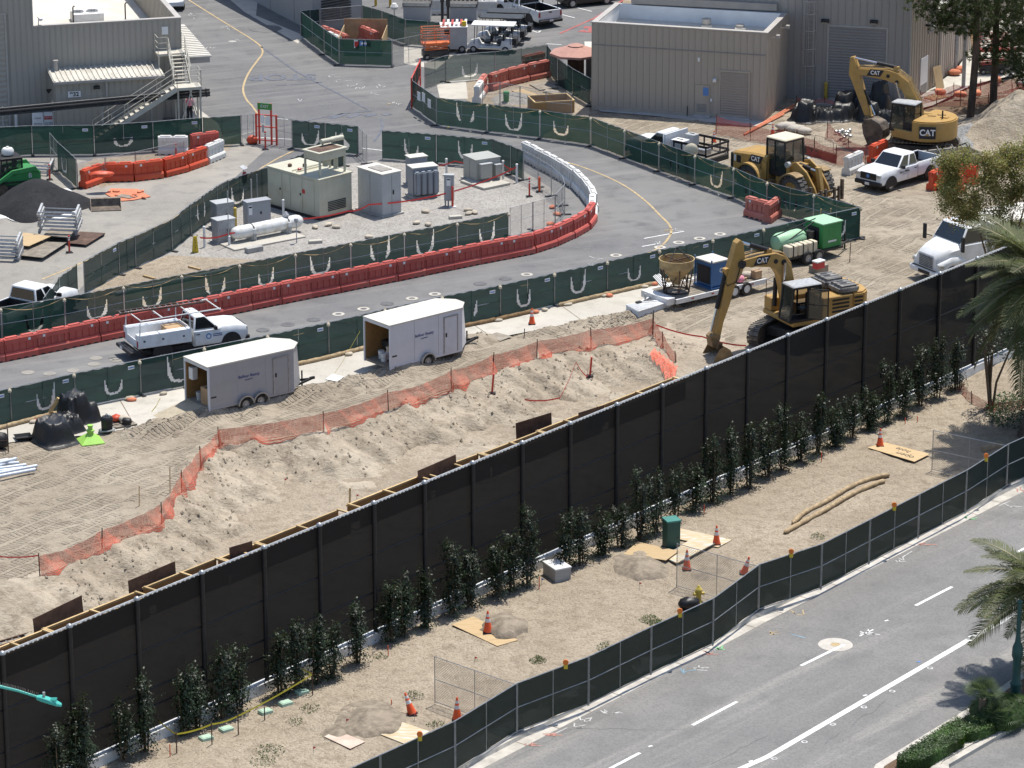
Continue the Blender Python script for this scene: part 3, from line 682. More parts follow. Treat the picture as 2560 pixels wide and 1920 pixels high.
def roll_door(th,x0,x1,z0,z1,y,m,slats=14,frame='trim'):
 dr=MB().b2(x0,x1,y-.02,y+.02,z0,z1).build('roll_door',m,th)
 h_=(z1-z0)/slats;me=MB().prism([(0,.004),(-.03,h_*.5),(0,h_-.004)],x0+.03,x1-.03,'x').mesh('slat',m)
 for k in range(slats):
  o=link('slat',me,dr);o.location=(0,y-.02,z0+k*h_)
 MB().b2(x0-.12,x0,y-.06,y+.02,z0,z1+.12).build('door_frame',frame,th);MB().b2(x1,x1+.12,y-.06,y+.02,z0,z1+.12).build('door_frame',frame,th)
 MB().b2(x0,x1,y-.06,y+.02,z1,z1+.12).build('door_frame',frame,th)
def lampbox(th,p,m='dark_steel',w_=.35):
 o=MB().box((0,-.12,0),(w_,.24,.2),rx=R(15)).build('wall_lamp',m,th,bevel=.02);o.location=p
 MB().box((0,-.14,-.1),(w_*.8,.16,.04)).build('lens','lamp_clear',o);return o
BL,BR=G(1479.7,273.4),G(1913,303.5);Wb=(BR-BL).length;an=ang(BL,BR)
th=thing('metal_building','low beige ribbed metal building with parapet roof and two roof vents','building',BL,an);Hb=HT(BL,56.4)
loc=th.matrix_basis if False else Matrix.Translation(BL)@Matrix.Rotation(an,4,'Z');inv=loc.inverted()
Db=(G(1988,250)-BR).length
rf=Hb-.95;pt=.28
core(th,[(0,0),(Wb,0),(Wb,Db),(0,Db)],0,rf,'siding_beige')
for q in((0,Wb,0,pt),(0,pt,pt,Db-pt),(Wb-pt,Wb,pt,Db-pt),(0,Wb,Db-pt,Db)):MB().b2(q[0],q[1],q[2],q[3],rf,Hb).build('parapet','parapet_white',th)
MB().b2(pt,Wb-pt,pt,Db-pt,rf,rf+.03).build('roof','roof_white',th)
for q in((-.06,Wb+.06,-.08,pt+.03),(-.06,pt+.03,pt+.03,Db-.2),(Wb-pt-.03,Wb+.06,pt+.03,Db-.2)):MB().b2(q[0],q[1],q[2],q[3],Hb,Hb+.07).build('coping','trim',th)
X=lambda zx,zy,y=0:(inv@g(0,2,zx,zy)).x
sx=Wb/(2180-690)
dx0,dx1,rx0,rx1=(1575-690)*sx,(1710-690)*sx,(1797-690)*sx,(2030-690)*sx
zpx=lambda zx,zy:HT(BL.lerp(BR,(zx-690)/1490),zy/3.45625)
dz,rz_=zpx(1640,725),zpx(1910,625)
wall(th,(0,0),(Wb,0),.25,Hb,'siding_beige',.42,[(dx0,dx1,0,dz),(rx0,rx1,0,rz_)])
wall(th,(Wb,0),(Wb,Db),.25,Hb,'siding_beige',.42);wall(th,(0,Db),(0,0),.25,Hb,'siding_beige',.42)
MB().b2(0,Wb,-.07,-.0,0,.25).build('base_trim','siding_beige',th)
MB().bar((.05,-.06,zpx(700,383)),(Wb-.05,-.06,zpx(2180,478)),.03,.05).build('seam','door_grey',th)
dr=MB().b2(dx0+.03,dx1-.03,-.04,.02,.18,dz-.06).build('door','siding_beige',th)
MB().b2(dx0+.02+(dx1-dx0)*.52,dx1-.12,-.055,-.04,dz*.66,dz*.9).build('window','sign_blue',dr)
for k in range(6):MB().b2(dx0+.15,dx1-.25,-.06,-.04,.35+k*.09,.40+k*.09).build('louvre_slat','door_grey',dr)
MB().b2(dx1-.16,dx1-.1,-.09,-.04,1.15,1.22).build('handle','galv',dr)
MB().b2(dx0-.05,dx1+.05,-.55,0,.0,.16).build('step','concrete_grey',th)
roll_door(th,rx0,rx1,.16,rz_,-.02,'door_beige',18,'siding_beige')
MB().b2(rx0-.2,rx1+.2,-.5,0,0,.15).build('step','concrete_grey',th)
lampbox(th,((1748-690)*sx,-.03,zpx(1748,690)),'sign_white',.22);MB().b2((1598-690)*sx,(1616-690)*sx,-.07,-.02,zpx(1607,530),zpx(1607,497)).build('sensor_box','sign_white',th)
MB().b2((1712-690)*sx,(1728-690)*sx,-.1,-.02,zpx(1720,875),zpx(1720,850)).build('card_reader','sign_white',th)
MB().tube([((1522-690)*sx,-.25,0),((1522-690)*sx,-.25,zpx(1522,910))],.03,6).build('conduit','black',th)
for(zx,zy)in((760,890),(2092,1000)):MB().lathe(((zx-690)*sx,-.06,zpx(zx,zy)),[(.07,0),(.07,.06)],8,'Y').build('hose_bib','trim',th)
for i,(zx,zb,zt,r_)in enumerate(((1680,238,157,.30),(1970,262,208,.29))):
 p=inv@g(0,2,zx,zb,rf);q=thing('roof_vent',['tall','short'][i]+' round metal vent on the flat roof of the beige building','vent',g(0,2,zx,zb,rf+.03),group='round roof vents')
 hh=HT(g(0,2,zx,zb,rf),zt/3.456)-rf;MB().box((0,0,.1),(.68,.68,.2)).build('base','roof_white',q)
 MB().lathe((0,0,.2),[(r_*.85,0),(r_*.85,hh*.45-.2),(r_,hh*.45-.2),(r_,hh-.25),(r_*.9,hh-.22)],18).build('cowl','trim',q,smooth=40)
for(zx,zy)in((160,235),(50,330)):
 q=MB().bar((0,0,0),(.35,0,.12),.06).box((.4,0,.14),(.22,.3,.2)).build('flood_lamp','trim',th);p=inv@g(0,3,zx,zy,4.6);q.location=(Wb+.02,min(Db-.5,max(.5,Db*zx/230)),zpx(2190,290)-.6);
GA,GB=G(1991,246),G(2268.7,262);d=(GB-GA).normalized();GL=GA-d*((GA-G(1575,226)).length);an=ang(GL,GB);Wg=(GB-GL).length
tg=thing('metal_building','tall grey ribbed metal building with a large roll-up door behind the yellow excavator','building',GL,an);invg=(Matrix.Translation(GL)@Matrix.Rotation(an,4,'Z')).inverted()
GC=G(2336,221);gc=invg@GC;Hg=12.0
core(tg,[(0,0),(Wg,0),(gc.x,gc.y),(0,gc.y+14)],0,Hg,'siding_grey')
gx=lambda zx,zy:(invg@g(0,3,zx,zy)).x
gz=lambda zx,zb,zy:HT(g(0,3,zx,zb),zy/3.45625)
d0,d1=gx(527,845),gx(1003,895);dz=gz(760,868,228)
wall(tg,(0,0),(Wg,0),.2,Hg,'siding_grey',.46,[(d0,d1,0,dz)])
so_=(Vector((gc.x,gc.y,0))-Vector((Wg,0,0))).length
sd0=so_*.42;sd1=so_*.70
wall(tg,(Wg,0),(gc.x,gc.y),.2,Hg,'siding_beige',.46,[(sd0,sd1,0,2.6)])
roll_door(tg,d0,d1,.05,dz,-.02,'door_grey',26)
MB().b2(0,Wg,-.09,0,0,.2).build('base_trim','siding_grey',tg)
MB().b2(d0-.6,d1+.8,-1.6,-.09,0,.14).build('door_ramp','concrete_grey',tg)
lampbox(tg,(gx(490,845),-.03,gz(490,845,160)),'dark_steel',.5);lampbox(tg,(gx(900,880),-.03,gz(900,880,178)),'dark_steel',.5)
fl=MB().b2(0,gx(60,845),-.35,-.02,Hb+.1,Hb+.55).build('flashing','siding_grey',tg)
sv=Vector((gc.x-Wg,gc.y,0)).normalized();sn=Vector((sv.y,-sv.x,0));sa=math.atan2(sv.y,sv.x)
def onside(name,s0,s1,z0,z1,m,off=.03,th_=.04,parent=tg):
 c=Vector((Wg,0,0))+sv*((s0+s1)/2)+sn*off;return MB().box((c.x,c.y,(z0+z1)/2),(s1-s0,th_,z1-z0),sa).build(name,m,parent)
dd=onside('door',sd0+.02,sd1-.02,.05,2.55,'sign_white');onside('louvre',sd0+.1,sd1-.15,.15,.8,'door_grey',.055,.02,dd)
for k in range(8):onside('louvre_slat',so_*.66,so_*.9,4.0+k*.2,4.1+k*.2,'door_grey',.06,.05)
onside('light_bracket',so_*.55,so_*.58,4.6,4.75,'black',.2,.4);onside('wall_lamp',so_*.55,so_*.63,4.45,4.62,'sign_white',.5,.2)
MB().tube([(Wg+.05,-.12,0),(Wg+.05,-.12,Hg)],.07,6).build('downpipe','trim',tg)
lp=(invg@g(0,3,300,860));lb=gx(255,855)
ld=thing('caged_ladder','white caged roof ladder in the corner beside the grey building','ladder',(Matrix.Translation(GL)@Matrix.Rotation(an,4,'Z'))@Vector((lb+.75,-.25,0)),an)
for s_ in(-.25,.25):MB().tube([(s_,0,.3),(s_,0,6.6)],.03,6).build('rail','trim',ld)
for k in range(20):MB().tube([(-.25,0,.5+k*.3),(.25,0,.5+k*.3)],.018,5).build('rung','trim',ld)
for z_ in(2.4,3.5,4.7,5.8,6.6):
 MB().tube([(.42*math.cos(a),-.38+.42*math.sin(a),z_)for a in np.linspace(R(150),R(390),12)],.03,5).build('hoop','trim',ld)
for a in(R(180),R(225),R(270),R(315),R(360)):MB().tube([(.42*math.cos(a),-.38+.42*math.sin(a),2.4),(.42*math.cos(a),-.38+.42*math.sin(a),6.6)],.022,5).build('cage_bar','trim',ld)
e0,e1=G(2338,219),G(2436,122);an=ang(e0,e1);We=(e1-e0).length+14
te=thing('metal_building','beige metal shed wall running back along the concrete walkway, half behind the pines','building',e0,an);He=HT(e0,27)
core(te,[(0,.02),(We,.02),(We,9),(0,9)],0,He,'siding_beige');wall(te,(0,0),(We,0),.1,He,'siding_beige',.6)
MB().b2(-.1,We,-.1,9,He,He+.12).build('roof','metal_roof',te);MB().tube([(.1,-.15,0),(.1,-.15,He)],.09,6).build('downpipe','trim',te)
for i,(x,y)in enumerate(((2388,186),(2408,224),(2454,110),(2526,195))):
 p=G(x,y);q=thing('canopy_column',['grey steel column nearest the shed wall, orange bags at its foot','tall grey steel column standing left of the first pine','pale steel column behind the pines beside the red lift','pale steel column between the pines and the pipe stack'][i],'column',(p.x,p.y,.16),group='steel columns on the walkway')
 MB().tube([(0,0,.02),(0,0,7)],.13,12).build('shaft','galv_matte',q,smooth=40);MB().box((0,0,.01),(.5,.5,.03)).build('base_plate','galv_matte',q)
A2=G(458.6,294.5);B2=G(35,322.5);d=(A2-B2).normalized();L2=B2-d*4.5;an=ang(L2,A2);W9=(A2-L2).length;T9=Matrix.Translation(L2)@Matrix.Rotation(an,4,'Z');i9=T9.inverted()
t9=thing('metal_building','grey ribbed metal building numbered 932 with a flat white roof','building',L2,an);H9=HT(A2,46);r9=H9-2.2
nx=lambda zx:(i9@g(0,0,zx,1115-.075*zx)).x
xb=nx(312);D9=26
core(t9,[(0,.02),(W9,.02),(W9,D9),(0,D9)],0,r9,'siding_932');MB().b2(xb,W9-.25,.3,D9,r9,r9+.05).build('roof','roof_white',t9)
MB().b2(xb,W9,.02,.25,r9,H9).build('parapet','siding_932',t9);MB().b2(W9-.25,W9,.25,D9,r9,H9).build('parapet','siding_932',t9)
wall(t9,(W9-.25,.25),(W9-.25,D9),r9,H9,'siding_932',.5)if False else wall(t9,(W9-.27,D9),(W9-.27,.25),r9+.05,H9,'siding_932',.5)
MB().b2(xb,W9+.05,-.07,.28,H9,H9+.08).build('coping','trim',t9);MB().b2(W9-.3,W9+.05,.28,D9,H9,H9+.08).build('coping','trim',t9)
core(t9,[(0,.02),(xb,.02),(xb,D9),(0,D9)],r9,12,'siding_932','tower_block')
rdx=nx(80)
wall(t9,(0,0),(xb,0),.1,12,'siding_932',.36,[(0,rdx,0,HT(B2,36))]);wall(t9,(xb,0),(W9,0),.1,H9,'siding_932',.36)
wall(t9,(W9,0),(W9,D9),.1,H9,'siding_932',.5)
roll_door(t9,.3,rdx-.05,.05,HT(B2,36),-.02,'siding_932',22)
MB().b2(xb-.04,xb+.05,-.09,-.04,H9,12).build('corner_trim','trim',t9)
MB().b2(nx(1405),nx(1460),-.08,-.055,H9-.95,H9-.45).build('notice','sign_white',t9)
ax0,ax1,ad=W9-8.4,W9-1.75,2.5
an9=MB().b2(ax0,ax1,-ad,0,0,3.35).build('annex','siding_932',t9)
wall(t9,(ax0,-ad),(ax1,-ad),.1,3.40,'siding_932',.36);wall(t9,(ax0,0),(ax0,-ad),.1,3.5,'siding_932',.5)
ar=MB().prism([(-ad-.25,3.42),(.0,3.66),(.0,3.74),(-ad-.25,3.50)],ax0-.15,ax1+.15,'x').build('annex_roof','metal_roof',t9)
nr=22;rib=MB().prism([(-ad-.28,3.50),(.0,3.74),(.0,3.80),(-ad-.28,3.56)],0,.09,'x').mesh('roof_rib','metal_roof')
for k in range(nr):o=link('roof_rib',rib,ar);o.location.x=ax0-.1+k*(ax1-ax0+.1)/(nr-1)
MB().b2(ax0-.15,ax1+.15,-ad-.38,-ad-.27,3.34,3.5).build('gutter','trim',t9)
MB().b2(ax0+3.1,ax0+3.25,-ad-.13,-ad-.05,0,3.35).build('downpipe','trim',t9)
sp_=MB().b2(ax0+.75,ax0+1.55,-ad-.10,-ad-.075,2.42,2.80).build('number_plate','sign_white',t9)
text('numeral','932',.36,'ink',sp_,(ax0+1.15,-ad-.103,2.60),(R(90),0,0),.003,True,1.05)
lampbox(t9,(ax0+2.55,-ad-.03,2.95),'dark_steel',.38)
MB().b2(ax0-.05,ax0-.02,-1.9,-.9,.05,2.15).build('door','siding_932',t9);MB().lathe((ax0-.25,-1.3,2.45),[(.02,0),(.2,.25)],8).build('wall_lamp','black',t9)
o=MB().tube([(0,0,0),(0,0,.55)],.13,8).lathe((0,0,.55),[(.17,0),(.17,.12)],8).tube([(.2,.1,-.9),(.2,.1,.1)],.03,5).build('vent_pipe','trim',t9);o.location=(ax0+.35,-.6,3.7)
for k in range(9):MB().b2(W9-2.9,W9-1.72,-.09,-.05,.35+k*.17,.44+k*.17).build('louvre_slat','door_grey',t9)
cn=MB().b2(W9+.02,W9+1.75,-.3,9,3.55,3.92).build('side_canopy','trim',t9);MB().b2(W9+.02,W9+1.85,-.4,9,3.92,4.0).build('canopy_roof','roof_white',t9)
for k in range(18):MB().b2(W9+.04,W9+1.84,-.3+k*.5,-.24+k*.5,4.0,4.05).build('roof_rib','roof_white',t9)
ac=thing('roof_air_conditioner','pale air conditioner with two round fans on the white roof','air conditioner',T9@Vector((0,0,0)),an)
p=g(0,0,770,205,r9);ac.location=(p.x,p.y,r9+.05);MB().box((0,.8,.3),(2.0,1.5,.6)).build('casing','white_matte',ac,bevel=.03)
for s_ in(-.6,.35):
 f_=MB().lathe((s_,.8,.6),[(.42,0),(.42,.06),(.36,.06),(.36,.02)],18).build('fan_ring','galv_matte',ac)
 for k in range(4):MB().box((s_,.8,.625),(.66,.05,.02),R(45*k)).build('fan_blade','dark_steel',f_)
for i,(zx,zy,hh)in enumerate(((635,215,1.1),(1085,185,1.1))):
 p=g(0,0,zx,zy,r9);q=thing('roof_vent_pipe',['thin dark pipe beside the roof air conditioner','dark curved vent pipe on the white roof near the parapet'][i],'vent pipe',(p.x,p.y,r9+.05),group='roof vent pipes');MB().tube([(0,0,0),(0,0,hh),(.06,0,hh+.1),(.14,0,hh+.08)],.05,6).build('pipe','dark_steel',q);MB().lathe((0,0,0),[(.14,0),(.07,.12)],8).build('flashing','trim',q)
p=g(0,0,375,240,r9+2.2);q=thing('roof_camera','small white camera on a bent post above the parapet','camera',T9@Vector((nx(365),.1,H9+.08)),an);MB().tube([(0,0,0),(.02,0,.45),(-.06,0,.5)],.03,5).build('post','trim',q);MB().lathe((.15,0,.25),[(.05,.2),(.13,.18),(.13,.05),(.05,0)],10).build('head','sign_white',q)
MB().bar((.02,0,.42),(.15,0,.42),.03).build('arm','trim',q)
def V9(x,dd,z):return Vector((x,-dd,z))
st=thing('metal_staircase','cream steel staircase climbing the front of building 932','staircase',L2,an)
MB().b2(W9-1.75,W9+.05,-1.3,-.06,4.35,4.5).build('upper_landing','stair_cream',st)
n_=8
for k in range(n_):
 f=(k+.5)/n_;MB().b2(W9-1.0,W9-.1,-(1.3+1.9*f+.12),-(1.3+1.9*f-.12),4.5-1.5*f-.05,4.5-1.5*f).build('tread','stair_cream',st)
for x in(W9-1.04,W9-.06):MB().bar((x,-1.2,4.42),(x,-3.25,2.9),.05,.28).build('stringer','stair_cream',st)
MB().b2(W9-1.15,W9+.45,-4.35,-3.15,2.82,3.0).build('lower_landing','stair_cream',st)
n_=16;fx0,fx1=W9-1.15,W9-6.3
for k in range(n_):
 f=(k+.5)/n_;x=fx0+(fx1-fx0)*f;MB().b2(x-.15,x+.15,-4.3,-3.35,3.0-3.0*f-.05,3.0-3.0*f).build('tread','stair_cream',st)
for y in(-3.3,-4.35):MB().bar((fx0,y,2.92),(fx1,y,-.02),.05,.3).build('stringer','stair_cream',st)
def handrail(pts,posts=True,h_=1.05):
 P_=[Vector(p)for p in pts]
 for z_ in(h_,h_*.66,h_*.33):MB().tube([p+Vector((0,0,z_))for p in P_],.022,5).build('handrail','stair_cream',st)
 for a,b in zip(P_[:-1],P_[1:]):
  m_=max(1,round((b-a).length/1.1))
  for k in range(m_+1):p=a.lerp(b,k/m_);MB().tube([p,p+Vector((0,0,h_))],.024,5).build('post','stair_cream',st)
handrail([(W9-1.7,-.1,4.5),(W9-1.7,-1.25,4.5),(W9-1.1,-1.25,4.5)]);handrail([(W9-1.06,-1.3,4.45),(W9-1.06,-3.2,3.0)]);handrail([(W9,-.1,4.5),(W9,-1.3,4.5),(W9-.03,-3.2,3.0)])
handrail([(W9+.4,-3.2,3.0),(W9+.4,-4.3,3.0),(W9-1.1,-4.3,3.0),(fx1,-4.35,.0)]);handrail([(W9-1.2,-3.3,2.95),(fx1,-3.3,.0)])
for x,y in((W9+.35,-4.25),(W9+.35,-3.25),(W9-1.05,-4.25),(W9-1.05,-3.25)):MB().tube([(x,y,0),(x,y,2.85)],.06,6).build('column','stair_cream',st)
for x in(W9-1.65,W9-.1):MB().tube([(x,-1.2,0),(x,-1.2,4.35)],.06,6).build('column','stair_cream',st)
for a,b in(((W9-1.05,-4.25,.3),(W9-.2,-4.25,2.8)),((W9+.35,-4.25,.3),(W9-.3,-4.25,2.8)),((W9+.35,-3.25,.3),(W9-.3,-3.25,2.8))):MB().bar(a,b,.07).build('brace','stair_cream',st)
pa,pb=G(-60,382),G(527,325);zp=HT(G(527,325),231)
pr=thing('overhead_pipes','three black pipes carried on slim posts in front of building 932','pipes',pa,ang(pa,pb));Lp=(pb-pa).length
for(y,z_,r_,m)in((.0,zp,.10,'black'),(.05,zp+.18,.08,'dark_steel'),(-.02,zp-.17,.07,'dark_steel')):
 pp=MB().tube([(0,y,z_),(Lp,y,z_)],r_,8).build('pipe',m,pr,smooth=40);MB().lathe((Lp-.25,y,z_),[(r_*1.5,0),(r_*1.5,.06)],8,'X').build('flange','dark_steel',pp)
for k in range(5):
 x=Lp*(.12+.21*k);MB().tube([(x,.15,0),(x,.15,zp+.28)],.035,5).build('post','galv_matte',pr);MB().b2(x-.04,x+.04,-.15,.2,zp-.28,zp-.24).build('saddle','galv_matte',pr)
ca,cc,cd=G(590,-20),G(787,84),G(906,62);
tc_=thing('concrete_building','plain grey concrete building behind the green fenced enclosure','building',cc)
core(tc_,[(ca.x-cc.x,ca.y-cc.y),(0,0),(cd.x-cc.x,cd.y-cc.y),(cd.x-cc.x-14,cd.y-cc.y+50),(ca.x-cc.x,ca.y-cc.y+40)],0,9,'concrete_wall')
e=(cd-cc).normalized()
for k in range(8):q=e*1.9;MB().box((q.x+.05,q.y-.06,.8+k*.2),(2.6,.08,.1),math.atan2(e.y,e.x)).build('louvre_slat','dark_steel',tc_)
MB().box((0,0,4.5),(.25,.25,9)).build('corner_trim','concrete_wall',tc_)
e2=(ca-cc);e2n=e2.normalized()
for f in(.25,.55,.85):q=e2*f;MB().box((q.x+e2n.y*-.0,q.y,4.5),(.06,.06,9),math.atan2(e2.y,e2.x)).build('wall_joint','concrete_wall',tc_)
sp0=G(1462,207);q=thing('storage_shed','small dark shed with a pale lid at the left corner of the beige building','shed',sp0,0)
MB().box((.75,1.3,1.05),(1.3,1.4,2.1)).build('wall','door_grey',q);MB().prism([(.45,2.1),(2.1,2.2),(2.1,2.3),(.4,2.18)],0,1.5,'x').build('roof','roof_white',q)
#  fences
def umask(u,v,w_,uc,vc=.30,hw=.56,hh=1.12,ty=0,tilt=0):
 x=np.abs(u-uc)/hw;y=(v-vc)/hh
 sk=1+tilt*np.sign(u-uc);y=y/sk;full=(x<=1)&(y>=.30*x**3.5)&(y<1.02)
 inner=(x<=.50+.50*np.clip(y,0,1))&(y>=(.10 if ty!=1 else-1)+.24*(x/.7)**4)
 if ty==2:inner=(y>=.42+.5*(1-x))&(x<.92)|(y>.8)
 return full&~inner
def hang(mb,a,b,z0,z1,off,rs_,hole=None,amp=.03,patch=None):
 a=Vector(a);b=Vector(b);d=b-a;l=Vector((d.x,d.y,0)).length;dn=Vector((d.x,d.y,0)).normalized();nr=Vector((dn.y,-dn.x,0))
 cs=.06 if(hole or patch)else .3;nx_,nz=max(2,int(l/cs)),max(2,int((z1-z0)/cs));ph=[rs_.uniform(0,6)for _ in range(4)]
 U,Vv=np.meshgrid(np.linspace(0,l,nx_+1),np.linspace(0,z1-z0,nz+1));sag=.02*(1+np.cos(U*2*math.pi/.62+ph[3]))
 Wv=off+amp*(np.sin(U*2.1+ph[0])*np.sin(Vv*2.3+ph[1])+.5*np.sin(U*5.3+ph[2]+Vv*2))*np.sin(math.pi*np.clip(U/l,0,1))
 Zz=a.z+(b.z-a.z)*U/l+z0+Vv-sag*(Vv/(z1-z0))**3
 o=len(mb.v);mb.v+=list(zip((a.x+dn.x*U+nr.x*Wv).ravel().tolist(),(a.y+dn.y*U+nr.y*Wv).ravel().tolist(),Zz.ravel().tolist()))
 k=np.ones((nz,nx_),bool)
 if hole or patch:
  uc,vc=(U[:-1,:-1]+U[1:,1:])/2,(Vv[:-1,:-1]+Vv[1:,1:])/2
  m_=umask(uc,vc,l,*(hole or patch));k=~m_ if hole else m_
 st=nx_+1
 for j,i in zip(*np.nonzero(k)):q=o+int(j)*st+int(i);mb.f.append((q,q+1,q+st+1,q+st));mb.m.append(mb.mi)
 if mb.uv is None:mb.uv=[]
 mb.uv+=list(zip(U.ravel().tolist(),Vv.ravel().tolist()))
def fence(label,pts,h,scr,holes=(),side=1,seed=0,cat='fence',plain=(),mids=True,posts='galv',patch=False,feet=True,tagp=(),raise_=.06,dark=(),r_=.021):
 rs_=random.Random(seed);P_=[Vector(p)for p in pts];th=thing('construction_fence',label,cat,P_[0]);O=P_[0]
 for i,(a,b)in enumerate(zip(P_[:-1],P_[1:])):
  a,b=a-O,b-O;d=(b-a);dn=Vector((d.x,d.y,0)).normalized();nr=Vector((dn.y,-dn.x,0));l=d.length
  a1,b1=a+dn*.03,b-dn*.03;up=lambda p,z_:Vector((p.x,p.y,p.z+z_))
  fr=MB()
  for p in(a1,b1):fr.tube([up(p,0),up(p,h)],r_,6)
  for z_ in(raise_,h/2+.02,h-.02):fr.tube([up(a1,z_),up(b1,z_)],r_*.8,5)
  if mids:c=(a1+b1)/2;fr.tube([up(c,raise_),up(c,h)],r_*.75,5)
  fr.build('panel_frame',posts,th,smooth=50)
  s_=scr if i not in plain else 'chain_link'
  if i in dark:s_='green_dark' if scr=='green_screen' else scr
  hl=None
  if i in holes:hl=(l*rs_.uniform(.38,.62),rs_.uniform(.16,.42),rs_.uniform(.42,.66),rs_.uniform(.85,1.25),rs_.choice([0,0,0,0,1,0 if patch else 2]),rs_.uniform(-.22,.22))if rs_.random()<.86 else None
  mb=MB();off=(.03 if side>0 else-.03)*(1)
  hang(mb,a1,b1,raise_+.02,h-.03,off,rs_,hl if not patch else None,.035 if s_!='chain_link' else .006)
  mb.build('screen' if s_!='chain_link' else 'mesh',s_,th,smooth=80,fix=False)
  if patch and hl:
   mb=MB();hang(mb,a1,b1,raise_+.02,h-.03,off+.035*(1 if side>0 else-1)+.06,random.Random(1),None,.03,patch=hl);mb.build('vent_patch','white_matte',th,smooth=80,fix=False)  # pale U-shaped patch laid over the screen in place of a cut vent
  if i in tagp:
   q=a1+dn*(l-.55)+nr*.06;MB().box((q.x,q.y,q.z+h-.30),(.34,.012,.17),math.atan2(dn.y,dn.x)).build('fence_tag','sign_white',th);MB().box((q.x+nr.x*.01,q.y+nr.y*.01,q.z+h-.30),(.28,.012,.06),math.atan2(dn.y,dn.x)).build('fence_tag_print','sign_blue',th)
  if feet:MB().box((b.x,b.y,b.z+.035),(.2,.75,.06),math.atan2(dn.y,dn.x)).build('foot','dark_steel',th,bevel=.01)
 return th
ZR=.03
gp=lambda L_,z=ZR:[G(x,y,z)for x,y in L_]
mid=resample(gp(MIDF),3.55)
nm=len(mid)-1
mfence=fence('long green screened fence running behind the two enclosed trailers to the far corner',mid,1.83,'green_screen',range(nm),1,3,tagp=range(0,nm),patch=True,dark=(3,17),r_=.028)
fA=resample(gp(FENCE_A[1:]),3.5);nA=len(fA)-1
fence('green fence with cut vent smiles curving along the outer side of the service road',fA,1.83,'green_screen',[i for i in range(nA)if i not in(4,9)],-1,5,dark=(4,5,8))
fence('short dark screened fence panel with posters at the red gate',gp([t(0,1,1345,930),FENCE_A[1]]),1.83,'green_dark',(),-1,6)
fence('green fence closing the back of the curved barrier enclosure',gp([(1061,224),(1114,206),(1238,196),(1368,178)]),1.83,'green_thin',(1,2),1,7)
fence('sagging dark green fence beside the brown umbrella',gp([(1368,178),(1395,213),(1432,240),(1478,266)]),1.83,'green_dark',(),1,8)
fence('green corner fence around the plywood box near the top',gp([(752,92),(811,137),(848,163),(981,167)]),1.83,'green_screen',(),-1,9)
fence('dark mesh fence at the back of the plywood box enclosure',gp([(752,91),(800,86),(906,77)]),1.83,'green_dark',(),-1,10,plain=(1,))
fence('olive green fence receding on the right of the plywood box',gp([(906,77),(955,91),(1014,113),(1126,122)]),1.83,'green_dark',(),-1,11)
fence('bare chain-link gate leaf joining the plywood enclosure to the parking',gp([(981,167),(1063,150),(1126,124)]),1.83,'chain_link',(),1,12,plain=(0,1))
fence('green fence standing in front of building 932',gp([(-110,398),(0,393),(82,389),(237,388),(384,379),(508,368),(604,362),(636,360)]),1.9,'green_screen',(3,),1,13,plain=(6,),dark=(3,),tagp=(2,3,4),mids=True)
fence('short angled fence, half chain-link and half green, beside the black pile',gp([(127,405),(146,428),(194,472)]),1.83,'green_dark',(1,),1,14,plain=(0,),patch=True)
fence('thin chain-link fence round the hole behind the orange barriers',gp([(194,470),(265,455),(340,440),(462,412)]),1.5,'chain_link',(),1,15,plain=(0,1,2),mids=False)
fence('green two-panel fence behind the beige generator',gp([(692,362),(731,371),(814,379),(896,388)]),1.83,'green_screen',(1,2),1,16,plain=(0,),dark=(1,),tagp=(1,2))
fence('open chain-link gate leaf beside the green two-panel fence',gp([(896,388),(918,410)]),1.83,'chain_link',(),1,17,plain=(0,))
fence('green fence curving behind the grey transformers',gp([(955,398),(1091,408),(1233,421),(1278,437),(1309,451)]),1.83,'green_screen',(0,1),1,18,tagp=(0,1),dark=(2,3))
fence('galvanized chain-link fence curving inside the white barriers',gp([(1309,451),(1345,470),(1378,491),(1405,515),(1412,537),(1388,563)]),1.83,'chain_link',(),1,19,plain=range(9),mids=False)
fence('low chain-link fence on the gravel behind the red barriers',gp([(1388,563),(1332,577),(1274,592)]),1.7,'chain_link',(),1,20,plain=range(9))
fb=gp([(211,737),(298,688),(339,671),(430,629),(477,590),(543,543),(571,528),(630,507),(681,490),(770,455),(816,433),(860,415)])
fence('dark green fence climbing diagonally between the yard and the gravel',fb,1.86,'green_dark',(4,6,8),1,21,tagp=(0,),r_=.028)
fence('narrow green gate leaf beside the parked white pickup',gp([(112,832),(150,778),(195,743)]),1.86,'green_dark',(),1,22)
fc=resample(gp([(-150,885),(0,856),(113,840),(279,806),(427,776),(580,747),(725,718),(869,690),(1009,662),(1142,636),(1272,610)]),3.6);nC=len(fc)-1
fence('green fence with vent smiles standing behind the long red barrier row',fc,1.86,'green_screen',range(nC),-1,23,dark=(2,6))
FG=[(800,2088),(952,2017),(1138,1930),(1292,1833),(1471,1764),(1627,1687),(1782,1614),(1896,1527),(2052,1474),(2172,1411),(2295,1346),(2413,1284),(2516,1217),(2640,1160)]
fgp=gp(FG,.02);fgf=fence('long black slatted chain-link fence along the street kerb',fgp,2.06,'black_slats',(),-1,24,feet=False,posts='galv',r_=.026)
for i,(a,b)in enumerate(zip(fgp[:-1],fgp[1:])):
 mb=MB();O=fgp[0];hang(mb,a-O,b-O,.08,2.03,.035,random.Random(i),None,.0);mb.build('mesh','chain_dark',fgf,fix=False)
fence('bare chain-link panel sticking out from the kerb fence, nearest of three',gp([(1086,1757),(1290,1830)],.02),1.95,'chain_link',(),1,25,plain=(0,),mids=True)
fence('bare chain-link panel beside the cones and the green pedestal',gp([(1690,1467),(1894,1526)],.02),1.95,'chain_link',(),1,26,plain=(0,))
